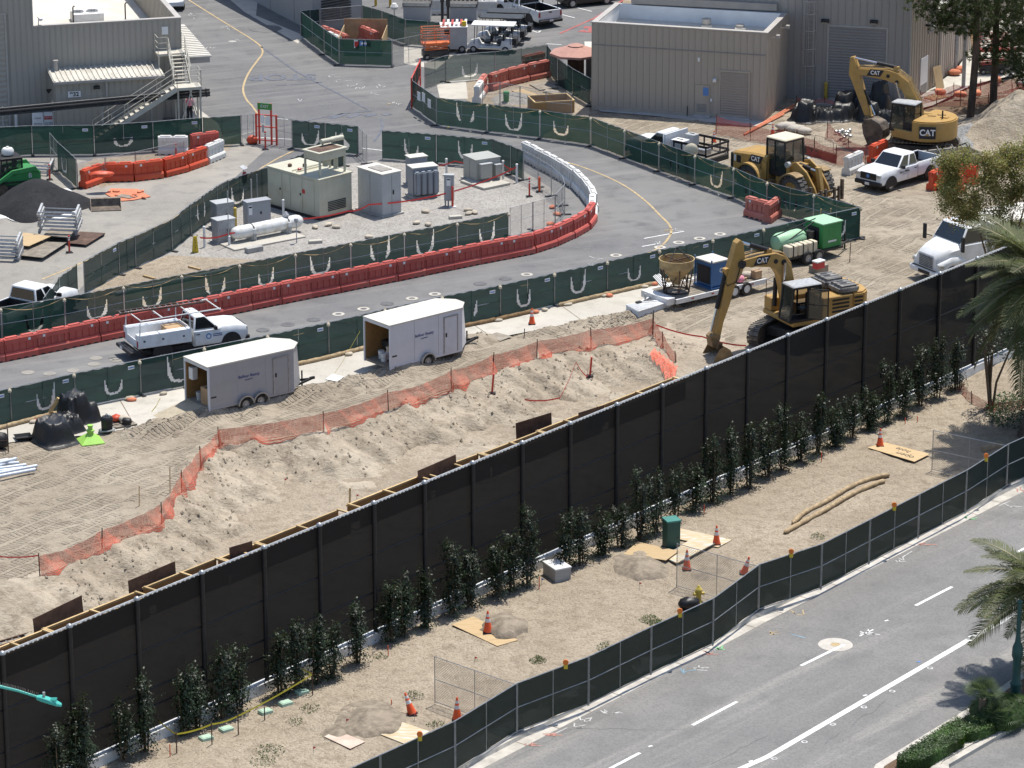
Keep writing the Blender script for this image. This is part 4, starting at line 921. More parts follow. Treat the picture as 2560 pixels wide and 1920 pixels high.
fence('bare chain-link panel farthest along the kerb fence, under the palm shade',gp([(2328,1176),(2514,1216)],.02),1.95,'chain_link',(),1,27,plain=(0,))
WH=.42
BP0,BP1=G(187,1909,WH),G(2247,992,WH);bdir=(BP1-BP0).normalized();BH=HT(BP0,1564.4)-WH
def proj(p):
 q=Vector(p)-Vector((0,0,CAMZ));zc=q.dot(_f);return(1280+FPX*q.x/zc,960-FPX*q.dot(_u)/zc)
tops=[1.4,169,338.5,500,656,794,931,1056.7,1178,1301.7,1421.8,1539,1651.8,1761.8,1866,1966.3,2063,2160,2247,2346.8,2440,2530,2620]
cand=[(s_,proj(BP0+bdir*s_+Vector((0,0,BH)))[0])for s_ in np.arange(-12,90,.02)]
bs=[min(cand,key=lambda c:abs(c[1]-x))[0]for x in[-165]+tops]
bpts=[BP0+bdir*s_ for s_ in bs]
bf=thing('mesh_wall','very tall black mesh fence with domed steel posts along the planting strip','fence',bpts[0]);O=bpts[0];brz=math.atan2(bdir.y,bdir.x);bn=Vector((bdir.y,-bdir.x,0))
pm=MB().tube([(0,0,0),(0,0,BH)],.095,10).mesh('post','black');shade(pm,40)
cm=MB().lathe((0,0,BH),[(.13,0),(.13,.03),(.10,.08),(.05,.12),(.01,.13)],12).mesh('post_cap','galv');shade(cm,60)
for i,p in enumerate(bpts):
 q=p-O+bn*.09;o=link('post',pm,bf);o.location=q;c=link('post_cap',cm,o)
 if i==len(bpts)-1:break
 n2=bpts[i+1]-O
 mb=MB();hang(mb,p-O,n2,.04,BH-.05,.0,random.Random(i),None,.02);mb.build('screen','black_screen',bf,smooth=80,fix=False)
 for z_,r_,m in((BH-.02,.045,'galv_matte'),(BH*.60,.035,'black'),(BH*.30,.035,'black'),(BH*.17,.035,'black')):MB().tube([p-O+Vector((0,0,z_)),n2+Vector((0,0,z_))],r_,6).build('rail',m,bf)
 tm=MB()
 for k in range(14):q=(p-O).lerp(n2,(k+.5)/14);tm.lathe((q.x,q.y,q.z+BH-.06),[(.062,0),(.062,.04)],6)
 o=tm.build('top_lacing','sign_white',bf);o['kind']='stuff'
wl_=thing('retaining_wall','low white concrete wall carrying the tall black fence','wall',bpts[0]-Vector((0,0,WH)),brz)
Lw=(bpts[-1]-bpts[0]).length;nw=14
for k in range(nw):MB().b2(Lw*k/nw+.006,Lw*(k+1)/nw-.006,-.26,.18,-.3,WH-.004).build('wall_section','white_matte',wl_,bevel=.015)
#  water-filled barriers
def barrier_meshes(m,grime):
 L_=1.80;h_=1.12
 body=MB().prism([(-.30,.0),(.30,.0),(.30,.30),(.235,.40),(.15,.42),(.13,h_-.02),(.11,h_),(-.11,h_),(-.13,h_-.02),(-.15,.42),(-.235,.40),(-.30,.30)],-L_/2,L_/2,'x')
 b1=body.mesh('b',m);
 ribs=MB();cap=MB();slot=MB()
 for s_ in(-1,1):
  for k in range(5):x=-L_/2+.14+k*(L_-.28)/4;ribs.b2(x-.05,x+.05,s_*.15-.035,s_*.15+.035,.43,.84)
  ribs.b2(-L_/2,L_/2,s_*.145-.045,s_*.145+.045,.84,h_-.05)
  for k in range(4):x=-L_/2+.28+k*(L_-.56)/3;slot.b2(x-.11,x+.11,s_*.302-.002,s_*.302+.002,.0,.07)
 for k in(-1,1):cap.b2(k*.45-.32,k*.45+.32,-.10,.10,h_,h_+.045)
 slot.b2(-.07,.07,-.07,.07,h_,h_+.006)
 return b1,ribs.mesh('b',m),cap.mesh('b',m),slot.mesh('b','black'),MB().b2(-.55,-.42,-.202,-.194,.88,1.0).b2(-.55,-.42,.194,.202,.88,1.0).mesh('b','sign_white')
_bm={}
def barrier(c,rz,m,label,group,k=0):
 if m not in _bm:_bm[m]=barrier_meshes(m,None)
 th=thing('water_barrier',label,'barrier',c,rz+(math.pi if k%2 else 0),group);th.rotation_euler.z+=rnd.uniform(-.03,.03);th.location.x+=rnd.uniform(-.03,.03);th.location.y+=rnd.uniform(-.04,.04)
 for nm_,me in zip(('body','rib_frame','top_cap','fork_slot','reflector'),_bm[m]):
  o=link(nm_,me,th)
  if nm_ in('fork_slot','reflector'):o['kind']='stuff'
 return th
def barrier_row(pts,fn,lab,group,z=ZR,step=1.84):
 q=resample([G(x,y,z)for x,y in pts],step)
 for i,(a,b)in enumerate(zip(q[:-1],q[1:])):barrier((a+b)/2,ang(a,b),fn(i),lab(i,fn(i)),group,i)
 return len(q)-1
LONG=[(-75,916),(0,903),(300,840),(640,770),(960,706),(1280,642),(1350,627),(1413,603),(1462,575)]
barrier_row(LONG,lambda i:'orange_plastic',lambda i,m:f'faded red water-filled barrier, {ORD[i]} from the left in the long row','long row of red barriers along the road')
barrier_row([(1464,573),(1484,548),(1483,522),(1468,497),(1440,470),(1400,444),(1350,418),(1309,398)],lambda i:'orange_plastic' if i==0 else 'white_plastic',lambda i,m:(f'white water-filled barrier on the bend, {ORD[i-1]} from the red row' if i else 'red water-filled barrier where the row meets the white bend'),'barriers round the road bend')
barrier_row([(205,472),(262,452),(349,452),(420,441),(478,424),(520,408),(556,392)],lambda i:'orange_fresh' if i<5 else 'white_plastic',lambda i,m:(f'bright orange water-filled barrier by the yard hole, {ORD[i]} from the black pile' if i<5 else f'white water-filled barrier ending the orange yard row, {ORD[i-5]} after the orange ones'),'barriers round the yard hole')
barrier_row([(397,385),(470,385)],lambda i:'white_plastic',lambda i,m:f'white water-filled barrier behind the yard hole, {ORD[i]} from the left','barriers behind the yard hole')
barrier_row([(473,382),(552,372)],lambda i:'orange_plastic',lambda i,m:f'red water-filled barrier behind the yard hole, {ORD[i]} from the white one','barriers behind the yard hole')
barrier_row([(1222,228),(1250,218),(1300,206),(1336,197),(1374,190)],lambda i:'red_faded' if i<3 else 'white_plastic',lambda i,m:(f'faded pink barrier in the fenced bay by the umbrella, {ORD[i]} from the left' if i<3 else f'white barrier in the fenced bay by the umbrella, {ORD[i-3]} from the pink ones'),'barriers in the fenced bay')
barrier_row([(1193,258),(1212,226)],lambda i:'white_plastic' if i==0 else 'red_faded',lambda i,m:f'dusty barrier seen end-on at the mouth of the fenced bay, {ORD[i]} from the front','barriers in the fenced bay')
barrier_row([(1312,180),(1356,170)],lambda i:'red_faded',lambda i,m:f'pink barrier peeping over the back of the fenced bay, {ORD[i]} one','barriers in the fenced bay')
barrier_row([(808,104),(868,128)],lambda i:'red_faded',lambda i,m:f'red barrier on the left inside the plywood box enclosure, {ORD[i]} from the back','barriers in the plywood enclosure')
barrier_row([(818,118),(850,133)],lambda i:'white_plastic',lambda i,m:f'white barrier leaning inside the plywood box enclosure, {ORD[i]} one','barriers in the plywood enclosure')
barrier_row([(884,95),(942,119)],lambda i:'red_faded',lambda i,m:f'red barrier on the right inside the plywood box enclosure, {ORD[i]} from the back','barriers in the plywood enclosure')
barrier(G(1896,545,ZR),ang(G(1873,540),G(1917,553)),'red_faded','single faded red barrier standing on the road by the far fence corner','loose barriers at the far corner')
barrier(G(1930,548,ZR),ang(G(1915,560),G(1945,540)),'red_faded','faded red barrier seen end-on behind the single one at the far corner','loose barriers at the far corner',1)
barrier(G(2134,430),ang(G(2102,443),G(2165,416)),'white_plastic','white barrier in front of the white crew-cab pickup','barriers beside the crew-cab pickup')
barrier(G(2194,401),ang(G(2165,412),G(2225,388)),'orange_fresh','bright red barrier behind the white barrier and the crew-cab pickup','barriers beside the crew-cab pickup')
barrier(G(2345,468),ang(G(2318,480),G(2372,456)),'orange_fresh','bright red barrier in the trio behind the leafy tree, at the left','bright red barriers behind the leafy tree')
barrier(G(2375,478),ang(G(2335,468),G(2412,486)),'orange_fresh','bright red barrier in the trio behind the leafy tree, lowest one','bright red barriers behind the leafy tree',1)
barrier(G(2410,455),ang(G(2385,450),G(2440,460)),'orange_fresh','bright red barrier in the trio behind the leafy tree, at the right','bright red barriers behind the leafy tree')
for i,(x,y,a)in enumerate(((1092,36,-.05),(1210,40,-.05),(1252,34,.35),(1262,22,.3))):
 barrier(G(x,y,ZR),a,'white_plastic',['white barrier behind the first ribbed bin in the parking','white barrier right of the second ribbed bin in the parking','white barrier near the front of the parked white pickup','white barrier farthest back beside the parked white pickup'][i],'white barriers in the parking',i)
 #  plant and equipment in the gravel yard
def obox(F,L_,R_,z=ZR):
 f,l,r_=G(*F,z),G(*L_,z),G(*R_,z);rz=ang(f,r_);lx=(r_-f).length;yv=Vector((-math.sin(rz),math.cos(rz),0));ly=max(.4,(l-f).dot(yv))
 return f,rz,lx,ly
z4=lambda x,y:(480+x/5.267,340+y/5.267)
z5=lambda x,y:(860+x/4.809,350+y/4.809)
z6=lambda x,y:(1580+x/4.254,560+y/4.254)
z1=lambda x,y:(1720+x/5.027,580+y/5.027)
z7=lambda x,y:(980+x/5.027,y/5.027)
f,rz,lx,ly=obox(z4(1685,1115),z4(1090,900),z4(2110,1005));ge=thing('generator','large beige generator enclosure with exhaust stack in the gravel yard','generator',f,rz);hg=2.35
MB().b2(-.05,lx+.05,-.05,ly+.05,0,.16).build('skid','dark_steel',ge);MB().b2(0,lx,0,ly,.16,hg).build('housing','gen_beige',ge,bevel=.02);MB().b2(-.05,lx+.05,-.05,ly+.05,hg,hg+.07).build('roof','gen_beige',ge,bevel=.01)
for k,(u,v)in enumerate(((.10,.30),(.33,.53),(.56,.70),(.72,.96))):
 d_=MB().b2(-.03,0,ly*u,ly*v,.3,hg-.12).build('door','gen_beige',ge,bevel=.006)
 if k in(1,3):MB().b2(-.06,-.03,ly*u+.08,ly*u+.16,1.2,1.32).build('handle','black',d_)
MB().b2(-.035,-.03,ly*.27,ly*.32,1.35,1.6).build('decal','sign_red',ge)
for k in range(6):MB().b2(lx*.25,lx*.80,-.03,-.005,.42+k*.1,.47+k*.1).build('louvre_slat','black',ge)
st_=MB().b2(lx*.12,lx*.92,ly*.06,ly*.36,hg+1.0,hg+1.42).build('radiator_box','gen_beige',ge,bevel=.02);MB().b2(lx*.08,lx*.96,ly*.04,ly*.38,hg+1.42,hg+1.50).build('radiator_rim','gen_beige',st_);MB().b2(lx*.16,lx*.88,ly*.09,ly*.33,hg+1.505,hg+1.515).build('radiator_core','rust',st_)
MB().lathe((lx*.52,ly*.2,hg+.45),[(.15,0),(.22,.3),(.62,.55)],14).build('fan_duct','gen_beige',st_)
for x,y in((.14,.07),(.9,.07),(.14,.35),(.9,.35)):MB().bar((lx*x,ly*y,hg-.25 if y<.1 else hg),(lx*x,ly*y,hg+1.45),.1).build('stack_leg','gen_beige',ge)
for k in(0,1):MB().tube([(lx*(.55+.3*k),ly*.30,hg+1.78),(lx*(.55+.3*k)+.85,ly*.30-.1,hg+1.78)],.15,12).build('muffler','gen_beige',ge,smooth=40);MB().tube([(lx*(.6+.3*k),ly*.30,hg+1.5),(lx*(.6+.3*k),ly*.30,hg+1.7)],.06,6).build('muffler_stub','gen_beige',ge)
for k in range(3):MB().tube([(lx*.95+.12*k,ly*.30,hg*.75),(lx*.95+.12*k,ly*.30,hg+1.2),(lx*.95+.4+.1*k,ly*.30,hg+1.25)],.05,6).build('pipe','gen_beige',ge)
for x,y in((.3,.75),(.55,.62),(.2,.5)):MB().lathe((lx*x,ly*y,hg+.07),[(.12,0),(.12,.14),(.05,.18)],10).build('roof_cap','rust' if x>.25 else 'red_lamp',ge)
for k in(.47,.55):MB().tube([(lx*.05,ly*k,hg+.12),(lx*.95,ly*k,hg+.12)],.03,5).build('conduit','gen_beige',ge)
def cabinet(label,F,L_,R_,h_,m,top='gen_light',pad=.12,seams=2,lid=.04,name='electrical_cabinet',cat='cabinet',group='electrical cabinets in the gravel yard',z=ZR):
 f,rz,lx,ly=obox(F,L_,R_,z);th=thing(name,label,cat,f,rz,group)
 MB().b2(-.12,lx+.12,-.12,ly+.12,0,pad).build('pad','concrete_grey',th);MB().b2(0,lx,0,ly,pad,h_).build('casing',m,th,bevel=.012);MB().b2(-lid,lx+lid,-lid,ly+lid,h_,h_+.06).build('lid',top,th,bevel=.01)
 for k in range(1,seams+1):MB().b2(lx*k/(seams+1)-.008,lx*k/(seams+1)+.008,-.006,0,pad+.08,h_-.08).build('door_seam','dark_steel',th);MB().b2(-.006,0,ly*k/(seams+1)-.008,ly*k/(seams+1)+.008,pad+.08,h_-.08).build('door_seam','dark_steel',th)
 MB().b2(lx*.55,lx*.60,-.05,-.006,h_*.5,h_*.6).build('handle','dark_steel',th)
 return th,lx,ly
c1,lx,ly=cabinet('tallest light grey switchgear box with gravel spilled on its lid',z5(465,935),z5(180,835),z5(690,885),2.5,'gen_light','roof_white',.1,1)
MB().b2(.3,lx*.8,ly*.2,ly*.75,2.56,2.60).build('lid_debris','gravel',c1)
c2,lx,ly=cabinet('blue-grey transformer with four cooling radiators',z5(830,705),z5(712,668),z5(1130,672),1.78,'xf_blue','roof_white',.12,0)
for k in range(4):MB().b2(.04+k*(lx-.05)/4,.04+k*(lx-.05)/4+(lx-.05)/4-.05,-.38,-.03,.25,1.62).build('radiator','xf_blue',c2,bevel=.06,seg=2)
cabinet('pale lidded transformer box behind the blue-grey one',z5(800,560),z5(625,540),z5(1005,535),1.7,'xf_blue','roof_white',.1,0)
c4,lx,ly=cabinet('squat greenish pad-mounted transformer with two meter boxes',z5(1585,532),z5(1332,478),z5(1880,488),1.42,'gen_greige','gen_greige',.1,1)
for u,w_,h_ in((.12,.55,.85),(.72,.28,.7)):q=MB().b2(lx*u,lx*u+w_*lx*.8,-.32,0,.35,.35+h_).build('meter_box','gen_greige',c4,bevel=.02);MB().b2(lx*u-.03,lx*u+w_*lx*.8+.03,-.36,0,.35+h_,.40+h_).build('meter_lid','gen_light',q)
f,rz,lx,ly=obox(z5(1690,612),z5(1340,510),z5(2010,545));pd=MB().b2(0,lx,.05,ly*.9,0,.16).build('transformer_pad','concrete',bevel=.02);pd.location=f;pd.rotation_euler.z=rz;tag(pd,'raised concrete pad under the squat greenish transformer','concrete pad')
p=G(*z5(1265,795),ZR);mp_=thing('meter_pedestal','slim grey meter cabinet on legs with a warning label','electrical box',p,R(-6),'electrical cabinets in the gravel yard')
MB().b2(-.28,.28,-.15,.15,.35,1.85).build('casing','gen_grey',mp_,bevel=.015);MB().b2(-.31,.31,-.18,.18,1.85,1.9).build('lid','gen_light',mp_);MB().b2(-.13,.10,-.158,-.15,1.25,1.7).build('warning_label','sign_white',mp_);MB().b2(-.11,.08,-.162,-.158,1.58,1.66).build('label_print','ink',mp_)
for x in(-.22,-.05,.2):MB().tube([(x,0,0),(x,0,.36)],.05,6).build('leg','galv_matte',mp_)
cabinet('front silver cabinet with dented side near the propane tank',z4(345,1425),z4(240,1390),z4(575,1385),1.30,'galv_matte','gen_light',.05,0);cabinet('rear silver cabinet with a black item on its lid',z4(330,1235),z4(222,1195),z4(560,1200),1.45,'galv_matte','gen_light',.05,0)
cg,lx,ly=cabinet('mid grey cabinet with a white warning label near the generator',z4(735,1215),z4(652,1185),z4(1042,1170),1.45,'gen_grey','gen_grey',.08,0);MB().b2(.08,.30,-.012,-.002,.75,1.3).build('warning_label','sign_white',cg);MB().b2(.10,.28,-.016,-.012,1.15,1.24).build('label_print','ink',cg)
a,b=G(*z4(600,1440),ZR),G(*z4(1470,1265),ZR);rz=ang(a,b);Lt=(b-a).length;pt_=thing('propane_tank','long white horizontal propane tank on two saddles','tank',a,rz);r_=.37;zt=.62
MB().lathe((-.2,.3,zt),[(.02,0),(r_*.55,.06),(r_*.85,.2),(r_,.42),(r_,Lt-.1),(r_*.85,Lt+.12),(r_*.55,Lt+.26),(.02,Lt+.32)],22,'X').build('vessel','tank_white',pt_,smooth=40)
for f_ in(.25,.78):MB().b2(Lt*f_-.1,Lt*f_+.1,-.12,.72,0,zt-.1).b2(Lt*f_-.1,Lt*f_+.1,-.12,.0,0,zt+.15).build('saddle','white_matte',pt_,bevel=.01);MB().lathe((Lt*f_-.04,.3,zt),[(r_+.012,0),(r_+.012,.08)],22,'X',cap=False).build('strap','dark_steel',pt_)
MB().lathe((Lt*.78,.3,zt+r_),[(.16,0),(.18,.12),(.05,.3)],10).build('valve_dome','galv_matte',pt_);MB().tube([(-.3,.3,zt),(-.18,.3,zt)],.05,6).build('outlet','galv',pt_)
f,rz,lx,ly=obox(z4(560,1520),z4(370,1440),z4(1500,1340));o=MB().b2(0,lx,0,ly,0,.1).build('tank_pad','concrete',bevel=.02);o.location=f;o.rotation_euler.z=rz;tag(o,'long concrete slab beneath the white propane tank','concrete pad')
o=MB().b2(0,1.0,0,.4,-.05,.3).build('concrete_block','concrete_grey',bevel=.02);o.location=G(*z4(740,1555),ZR);o.rotation_euler.z=rz;tag(o,'grey concrete footing at the front edge of the tank slab','concrete block')
for i,(x,y)in enumerate((z4(1625,1410),z5(1340,945))):o=MB().box((0,0,.08),(.75,.32,.2),R(15)).build('concrete_block','concrete',bevel=.02);o.location=G(x,y,ZR);tag(o,['small concrete block lying right of the propane tank','small concrete slab lying in front of the meter cabinet'][i],'concrete block')
def bollard(label,p,h_,m='white_matte',r_=.06,group='bollards'):
 th=thing('bollard',label,'bollard',p,0,group);MB().tube([(0,0,0),(0,0,h_)],r_,10).build('post',m,th,smooth=40);MB().lathe((0,0,h_),[(r_*1.15,0),(r_*1.1,.04),(r_*.4,.08)],10).build('cap',m,th);return th
for i,(q,h_,m,lb)in enumerate(((z4(1205,1085),1.05,'white_matte','white bollard in front of the beige generator'),(z4(1032,900),.6,'white_matte','white bollard at the left end of the beige generator'),(z4(165,1465),1.15,'white_matte','rusty white bollard beside the yellow caution sign'),(z4(492,1455),.55,'white_matte','short white bollard at the propane tank end'),(z5(1232,420),.95,'white_matte','white bollard behind the meter cabinet'),(z5(1912,465),1.05,'white_matte','white bollard behind the greenish transformer'),(z5(2077,515),1.1,'white_matte','white bollard at the right corner of the taped yard'),(z4(575,1260),1.35,'bollard_yellow','yellow bollard beside the silver cabinets'))):bollard(lb,G(*q,ZR),h_,m,.07 if m[0]=='w' else .09,'bollards in the gravel yard')
def tape(label,pts,m='tape_red',w_=.07,sagk=.12):
 q=[]
 for a,b in zip(pts[:-1],pts[1:]):
  a,b=Vector(a),Vector(b)
  for k in range(9):f_=k/9;p=a.lerp(b,f_);p.z-=sagk*4*f_*(1-f_);q.append(p)
 q.append(Vector(pts[-1]));mb=MB()
 for p in q:mb.v+=[(p.x,p.y,p.z+w_/2),(p.x,p.y,p.z-w_/2)]
 mb.f=[(2*i,2*i+1,2*i+3,2*i+2)for i in range(len(q)-1)];mb.m=[0]*len(mb.f);return tag(mb.build('barrier_tape',m,fix=False),label,'tape')
zz=lambda q,h_:G(*q,ZR)+Vector((0,0,h_))
tape('red tape strung across the gravel yard in front of the cabinets',[zz(z4(110,1475),.6),zz(z4(495,1455),.75),zz(z4(1300,1290),.85),zz(z4(2050,1100),.5),zz(z5(300,960),.9),zz(z5(1240,800),.8),zz(z5(2075,515),.95)],'tape_red',.09)
tape('red tape behind the greenish transformer',[zz(z5(1040,480),.9),zz(z5(1330,430),.9),zz(z5(1912,465),.9),zz(z5(2050,520),.9)],'tape_red',.08)
cs=thing('caution_sign','yellow upright caution sign on the gravel at the fence','sign',G(*z4(45,1535),ZR),R(10));MB().prism([(-.18,0),(.18,0),(.10,.95),(-.10,.95)],-.06,.0,'y').build('panel','caution_yellow',cs,bevel=.01);text('lettering','C\nA\nU\nT',.16,'ink',cs,(0,-.065,.5),(R(90),0,0),.001);MB().prism([(-.18,0),(.18,0),(.10,.95),(-.10,.95)],.08,.12,'y').build('panel','sign_white',cs)
ss_=thing('stop_sign','stop sign with small solar panel on a thin post behind the fence','sign',G(*z4(690,900),ZR),R(60));MB().tube([(0,0,0),(0,0,2.15)],.03,6).build('post','galv_matte',ss_);MB().prism([(.30*math.cos(R(22.5+45*k)),1.6+.38*math.sin(R(22.5+45*k)))for k in range(8)],-.05,-.035,'y').build('plate','sign_red',ss_);text('lettering','STOP',.2,'sign_white',ss_,(0,-.055,1.6),(R(90),0,0),.001);MB().box((0,0,2.2),(.45,.35,.03),0,R(25)).build('solar_panel','galv_matte',ss_)
def post(label,p,h_,r_,m,name='post',cat='post',group=None,lean=0):
 th=thing(name,label,cat,p,0,group);MB().tube([(0,0,-.1),(lean,0,h_)],r_,6).build('shaft',m,th);return th
for i,(q,h_,lb)in enumerate(((z4(485,1455),3.2,'tall thin grey pole beside the silver cabinets'),(z4(862,880),1.7,'grey sign post behind the mid grey cabinet'),(z4(785,900),1.5,'white pipe post behind the mid grey cabinet'),(z4(1378,1410),1.3,'grey riser pipe with round gauge beside the propane tank'))):pz=post(lb,G(*q,ZR),h_,.03,'galv_matte' if i!=2 else 'white_matte','pole','pole','thin poles in the gravel yard')
MB().lathe((0,0,1.2),[(.1,0),(.14,.1),(.1,.22)],10).build('gauge','galv_matte',pz)
for i,(r0,c0,x,y,h_)in enumerate(((1,0,600,525,1.0),(0,0,430,1555,.95),(0,0,1522,1360,.85),(1,0,437,1185,1.0),(0,1,82,1292,1.15),(0,0,12,1659,1.0),(0,2,150,1700,1.15))):
 p=g(r0,c0,x,y,ZR);th=thing('delineator_post',['red delineator post in front of the plywood stacks','red delineator post behind the track loader','red delineator post inside the yard hole fence','red delineator post between fence and red barrier row','red delineator post at the red exit gate','red delineator post left of the black pile','red delineator post at the chain-link bend'][i],'delineator',p,0,'red delineator posts')
 MB().tube([(0,0,.05),(0,0,h_)],.055,10).build('tube','delineator',th,smooth=40);MB().box((0,0,.03),(.38,.38,.06),R(20),tap=.8).build('base','black',th)
 for z_ in(.72,.84):MB().lathe((0,0,z_*h_),[(.058,0),(.058,.07)],10).build('reflective_band','cone_band' if i!=3 else 'sign_red',th)
for i,(q,h_)in enumerate(((z5(1305,810),1.25),(z5(1810,-40),.9))):
 p=G(*q,ZR)if i==0 else g(0,2,237,1659,ZR);th=thing('delineator_post',['red striped post beside the meter cabinet','orange striped post on the gravel near the bend'][i],'delineator',p,0,'red delineator posts');MB().tube([(0,0,.05),(0,0,h_)],.07,10).build('tube','delineator' if i==0 else 'cone_orange',th);MB().box((0,0,.03),(.4,.3,.06)).build('base','white_matte' if i==0 else 'black',th)
def blob(name,label,cat,p,sz,m,rz=0,seed=0,group=None,n_=8):
 rs_=random.Random(seed);mb=MB();rows=[]
 for j in range(5):
  ph=math.pi*j/4;rows.append([(math.cos(2*math.pi*k/n_)*max(.02,math.sin(ph))**.6*sz[0]/2*(1+rs_.uniform(-.12,.12)),math.sin(2*math.pi*k/n_)*max(.02,math.sin(ph))**.6*sz[1]/2*(1+rs_.uniform(-.12,.12)),sz[2]*(.5-.5*math.cos(ph))*(1+rs_.uniform(-.1,.1)))for k in range(n_)])
 o=mb.loft(rows).build(name,m,smooth=70);o.location=p;o.rotation_euler.z=rz;return tag(o,label,cat,group)
midl=resample(gp(MIDF),.5)
k=0
for i in range(4,len(midl)-4,5):
 p=midl[i];d=(midl[i+1]-midl[i]).normalized();nn=Vector((d.y,-d.x,0));rz=math.atan2(d.y,d.x)
 for q in range(rnd.choice([1,2,2])):
  c=p+nn*rnd.uniform(.35,.6)+d*rnd.uniform(-.5,.5);c.z=.05
  blob('sandbag',f'{"orange" if k % 3 == 0 else "tan"} sandbag at the foot of the long mid fence, {ORD[k] if k < len(ORD) else "last"} from the left','sandbag',c,(rnd.uniform(.4,.6),rnd.uniform(.25,.36),rnd.uniform(.13,.2)),'sandbag_orange' if k%3==0 else 'sandbag',rz+rnd.uniform(-.5,.5),k,'sandbags along the mid fence');k+=1
for i,(x,y)in enumerate((z5(1490,855),z5(1500,895),z5(1570,885),z5(980,875),z4(1800,1180),z4(1620,1215),z4(1900,1215),z5(870,1010),z5(1010,1030),z5(300,1180),t(1,2,330,285),t(1,2,350,140),t(1,2,390,200))):
 blob('sandbag',['tan sandbag lying on the gravel behind the vent fence','tan sandbag on the gravel nearest the vent fence','tan sandbag on the gravel, right of the pair','tan sandbag under the tripod on the gravel','torn tan sandbag before the beige generator','small tan sandbag beside the propane tank','flat tan sandbag near the orange scrap on the gravel','tan sandbag left of the little pit in the gravel','tan sandbag right of the little pit in the gravel','tan sandbag among sticks by the vent fence','orange sandbag at the chain-link corner','orange sandbag along the inner side of the bend','orange sandbag half way along the inner bend'][i],'sandbag',G(x,y,.04),(.55,.38,.18),'sandbag' if i<10 else 'sandbag_orange',i,i+50,'sandbags on the gravel')
def wattle(label,pts,r_,m,group=None):
 q=curve(pts,6);q=[p+Vector((0,0,r_*.85))for p in q];o=MB().tube(q,[r_*(1+.12*math.sin(i*2.1))if 0<i<len(q)-1 else r_*.4 for i in range(len(q))],8).build('straw_wattle',m,smooth=60);return tag(o,label,'straw wattle',group)
def along(i0,i1,off):return[midl[i]+Vector(((midl[i+1]-midl[i]).normalized().y,-(midl[i+1]-midl[i]).normalized().x,0))*off for i in range(i0,i1,3)]
for k,(a,b)in enumerate(((2,16),(26,34),(36,52),(54,70),(72,92),(100,118))):
 if b<len(midl)-2:wattle(f'brown straw wattle along the foot of the mid fence, {ORD[k]} from the left',along(a,b,.28),.12,'wattle_dark' if k%2 else 'wattle','straw wattles along the mid fence')
wattle('upper of two long straw logs lying on the planting strip',[GT(*t(2,3,x,y),hstrip)for x,y in((215,1220),(310,1130),(500,1030),(700,910),(900,830),(1050,800))],.11,'wattle');wattle('lower of two long straw logs lying on the planting strip',[GT(*t(2,3,x,y),hstrip)for x,y in((140,1300),(300,1210),(500,1100),(700,980),(900,890),(1010,850))],.11,'wattle')
wattle('short straw log under the far chain-link panel',[GT(*t(2,3,x,y),hstrip)for x,y in((1850,590),(1930,560),(2030,550))],.15,'wattle')
#  left work yard
def heap(name,label,cat,c,rx,ry,h_,m,seed=0,kind=None,res=28,skirt=None):
 mb=MB();o_=[]
 for j in range(res+1):
  for i in range(res+1):
   u,v=(i/res*2-1)*1.15,(j/res*2-1)*1.15;q=math.hypot(u,v)*(1+.45*float(vnoise(u*1.4+seed*7,v*1.4,1.0))+.18*float(vnoise(u*4+seed*3,v*4,1.0)));z_=h_*max(0,1-q)**.9*(1+.25*float(vnoise(u*3+seed,v*3,1.0)))+.05*h_*float(vnoise(u*9+seed,v*9,1.))*max(0,1.1-q);mb.v.append((u*rx,v*ry,z_-.01 if q<1 else-.02-1.5*(q-1)))
 for j in range(res):
  for i in range(res):a=j*(res+1)+i;mb.f.append((a,a+1,a+res+2,a+res+1));mb.m.append(0)
 o=mb.build(name,m,smooth=80,fix=False);o.location=c;return tag(o,label,cat,None,kind)
pc=G(88,512,ZR);heap('asphalt_pile','conical black pile of cold asphalt on a white sheet','pile',pc,2.9,3.6,1.55,'cold_mix',3)
mb=MB();n_=40
for k in range(n_):a=2*math.pi*k/n_;rr=1+.05*math.sin(7*a)+.04*math.sin(13*a);mb.v.append((2.95*rr*math.cos(a),3.7*rr*math.sin(a),.012+.05*max(0,math.sin(9*a))));
for k in range(n_):a=2*math.pi*k/n_;mb.v.append((2.3*math.cos(a),2.9*math.sin(a),.02))
mb.f=[(k,(k+1)%n_,n_+(k+1)%n_,n_+k)for k in range(n_)];mb.m=[0]*n_;o=mb.build('ground_sheet','white_matte',smooth=60);o.location=pc;tag(o,'crumpled white plastic sheet edging the black pile','plastic sheet')
heap('gravel_pile','pale grey gravel pile beside the steel tub at the right','pile',G(2425,352),2.4,3.2,1.1,'gravel_pile',5)
def flat(label,corners,m,th_=.02,z=None,h=hstrip,name='plywood_sheet',cat='plywood',group=None,base=.0):
 P_=[GT(*c,h)if h else G(*c,base)for c in corners]
 zz_=max(p.z for p in P_)+.015 if h else base;c=sum(P_,Vector())/len(P_)
 mb=MB().add([(p.x-c.x,p.y-c.y,0)for p in P_]+[(p.x-c.x,p.y-c.y,th_)for p in P_],[tuple(range(len(P_)))[::-1],tuple(range(len(P_),2*len(P_)))]+[(i,(i+1)%len(P_),len(P_)+(i+1)%len(P_),len(P_)+i)for i in range(len(P_))])
 o=mb.build(name,m);o.location=(c.x,c.y,zz_);return tag(o,label,cat,group)
tt=lambda r0,c0,L_:[t(r0,c0,x,y)for x,y in L_]
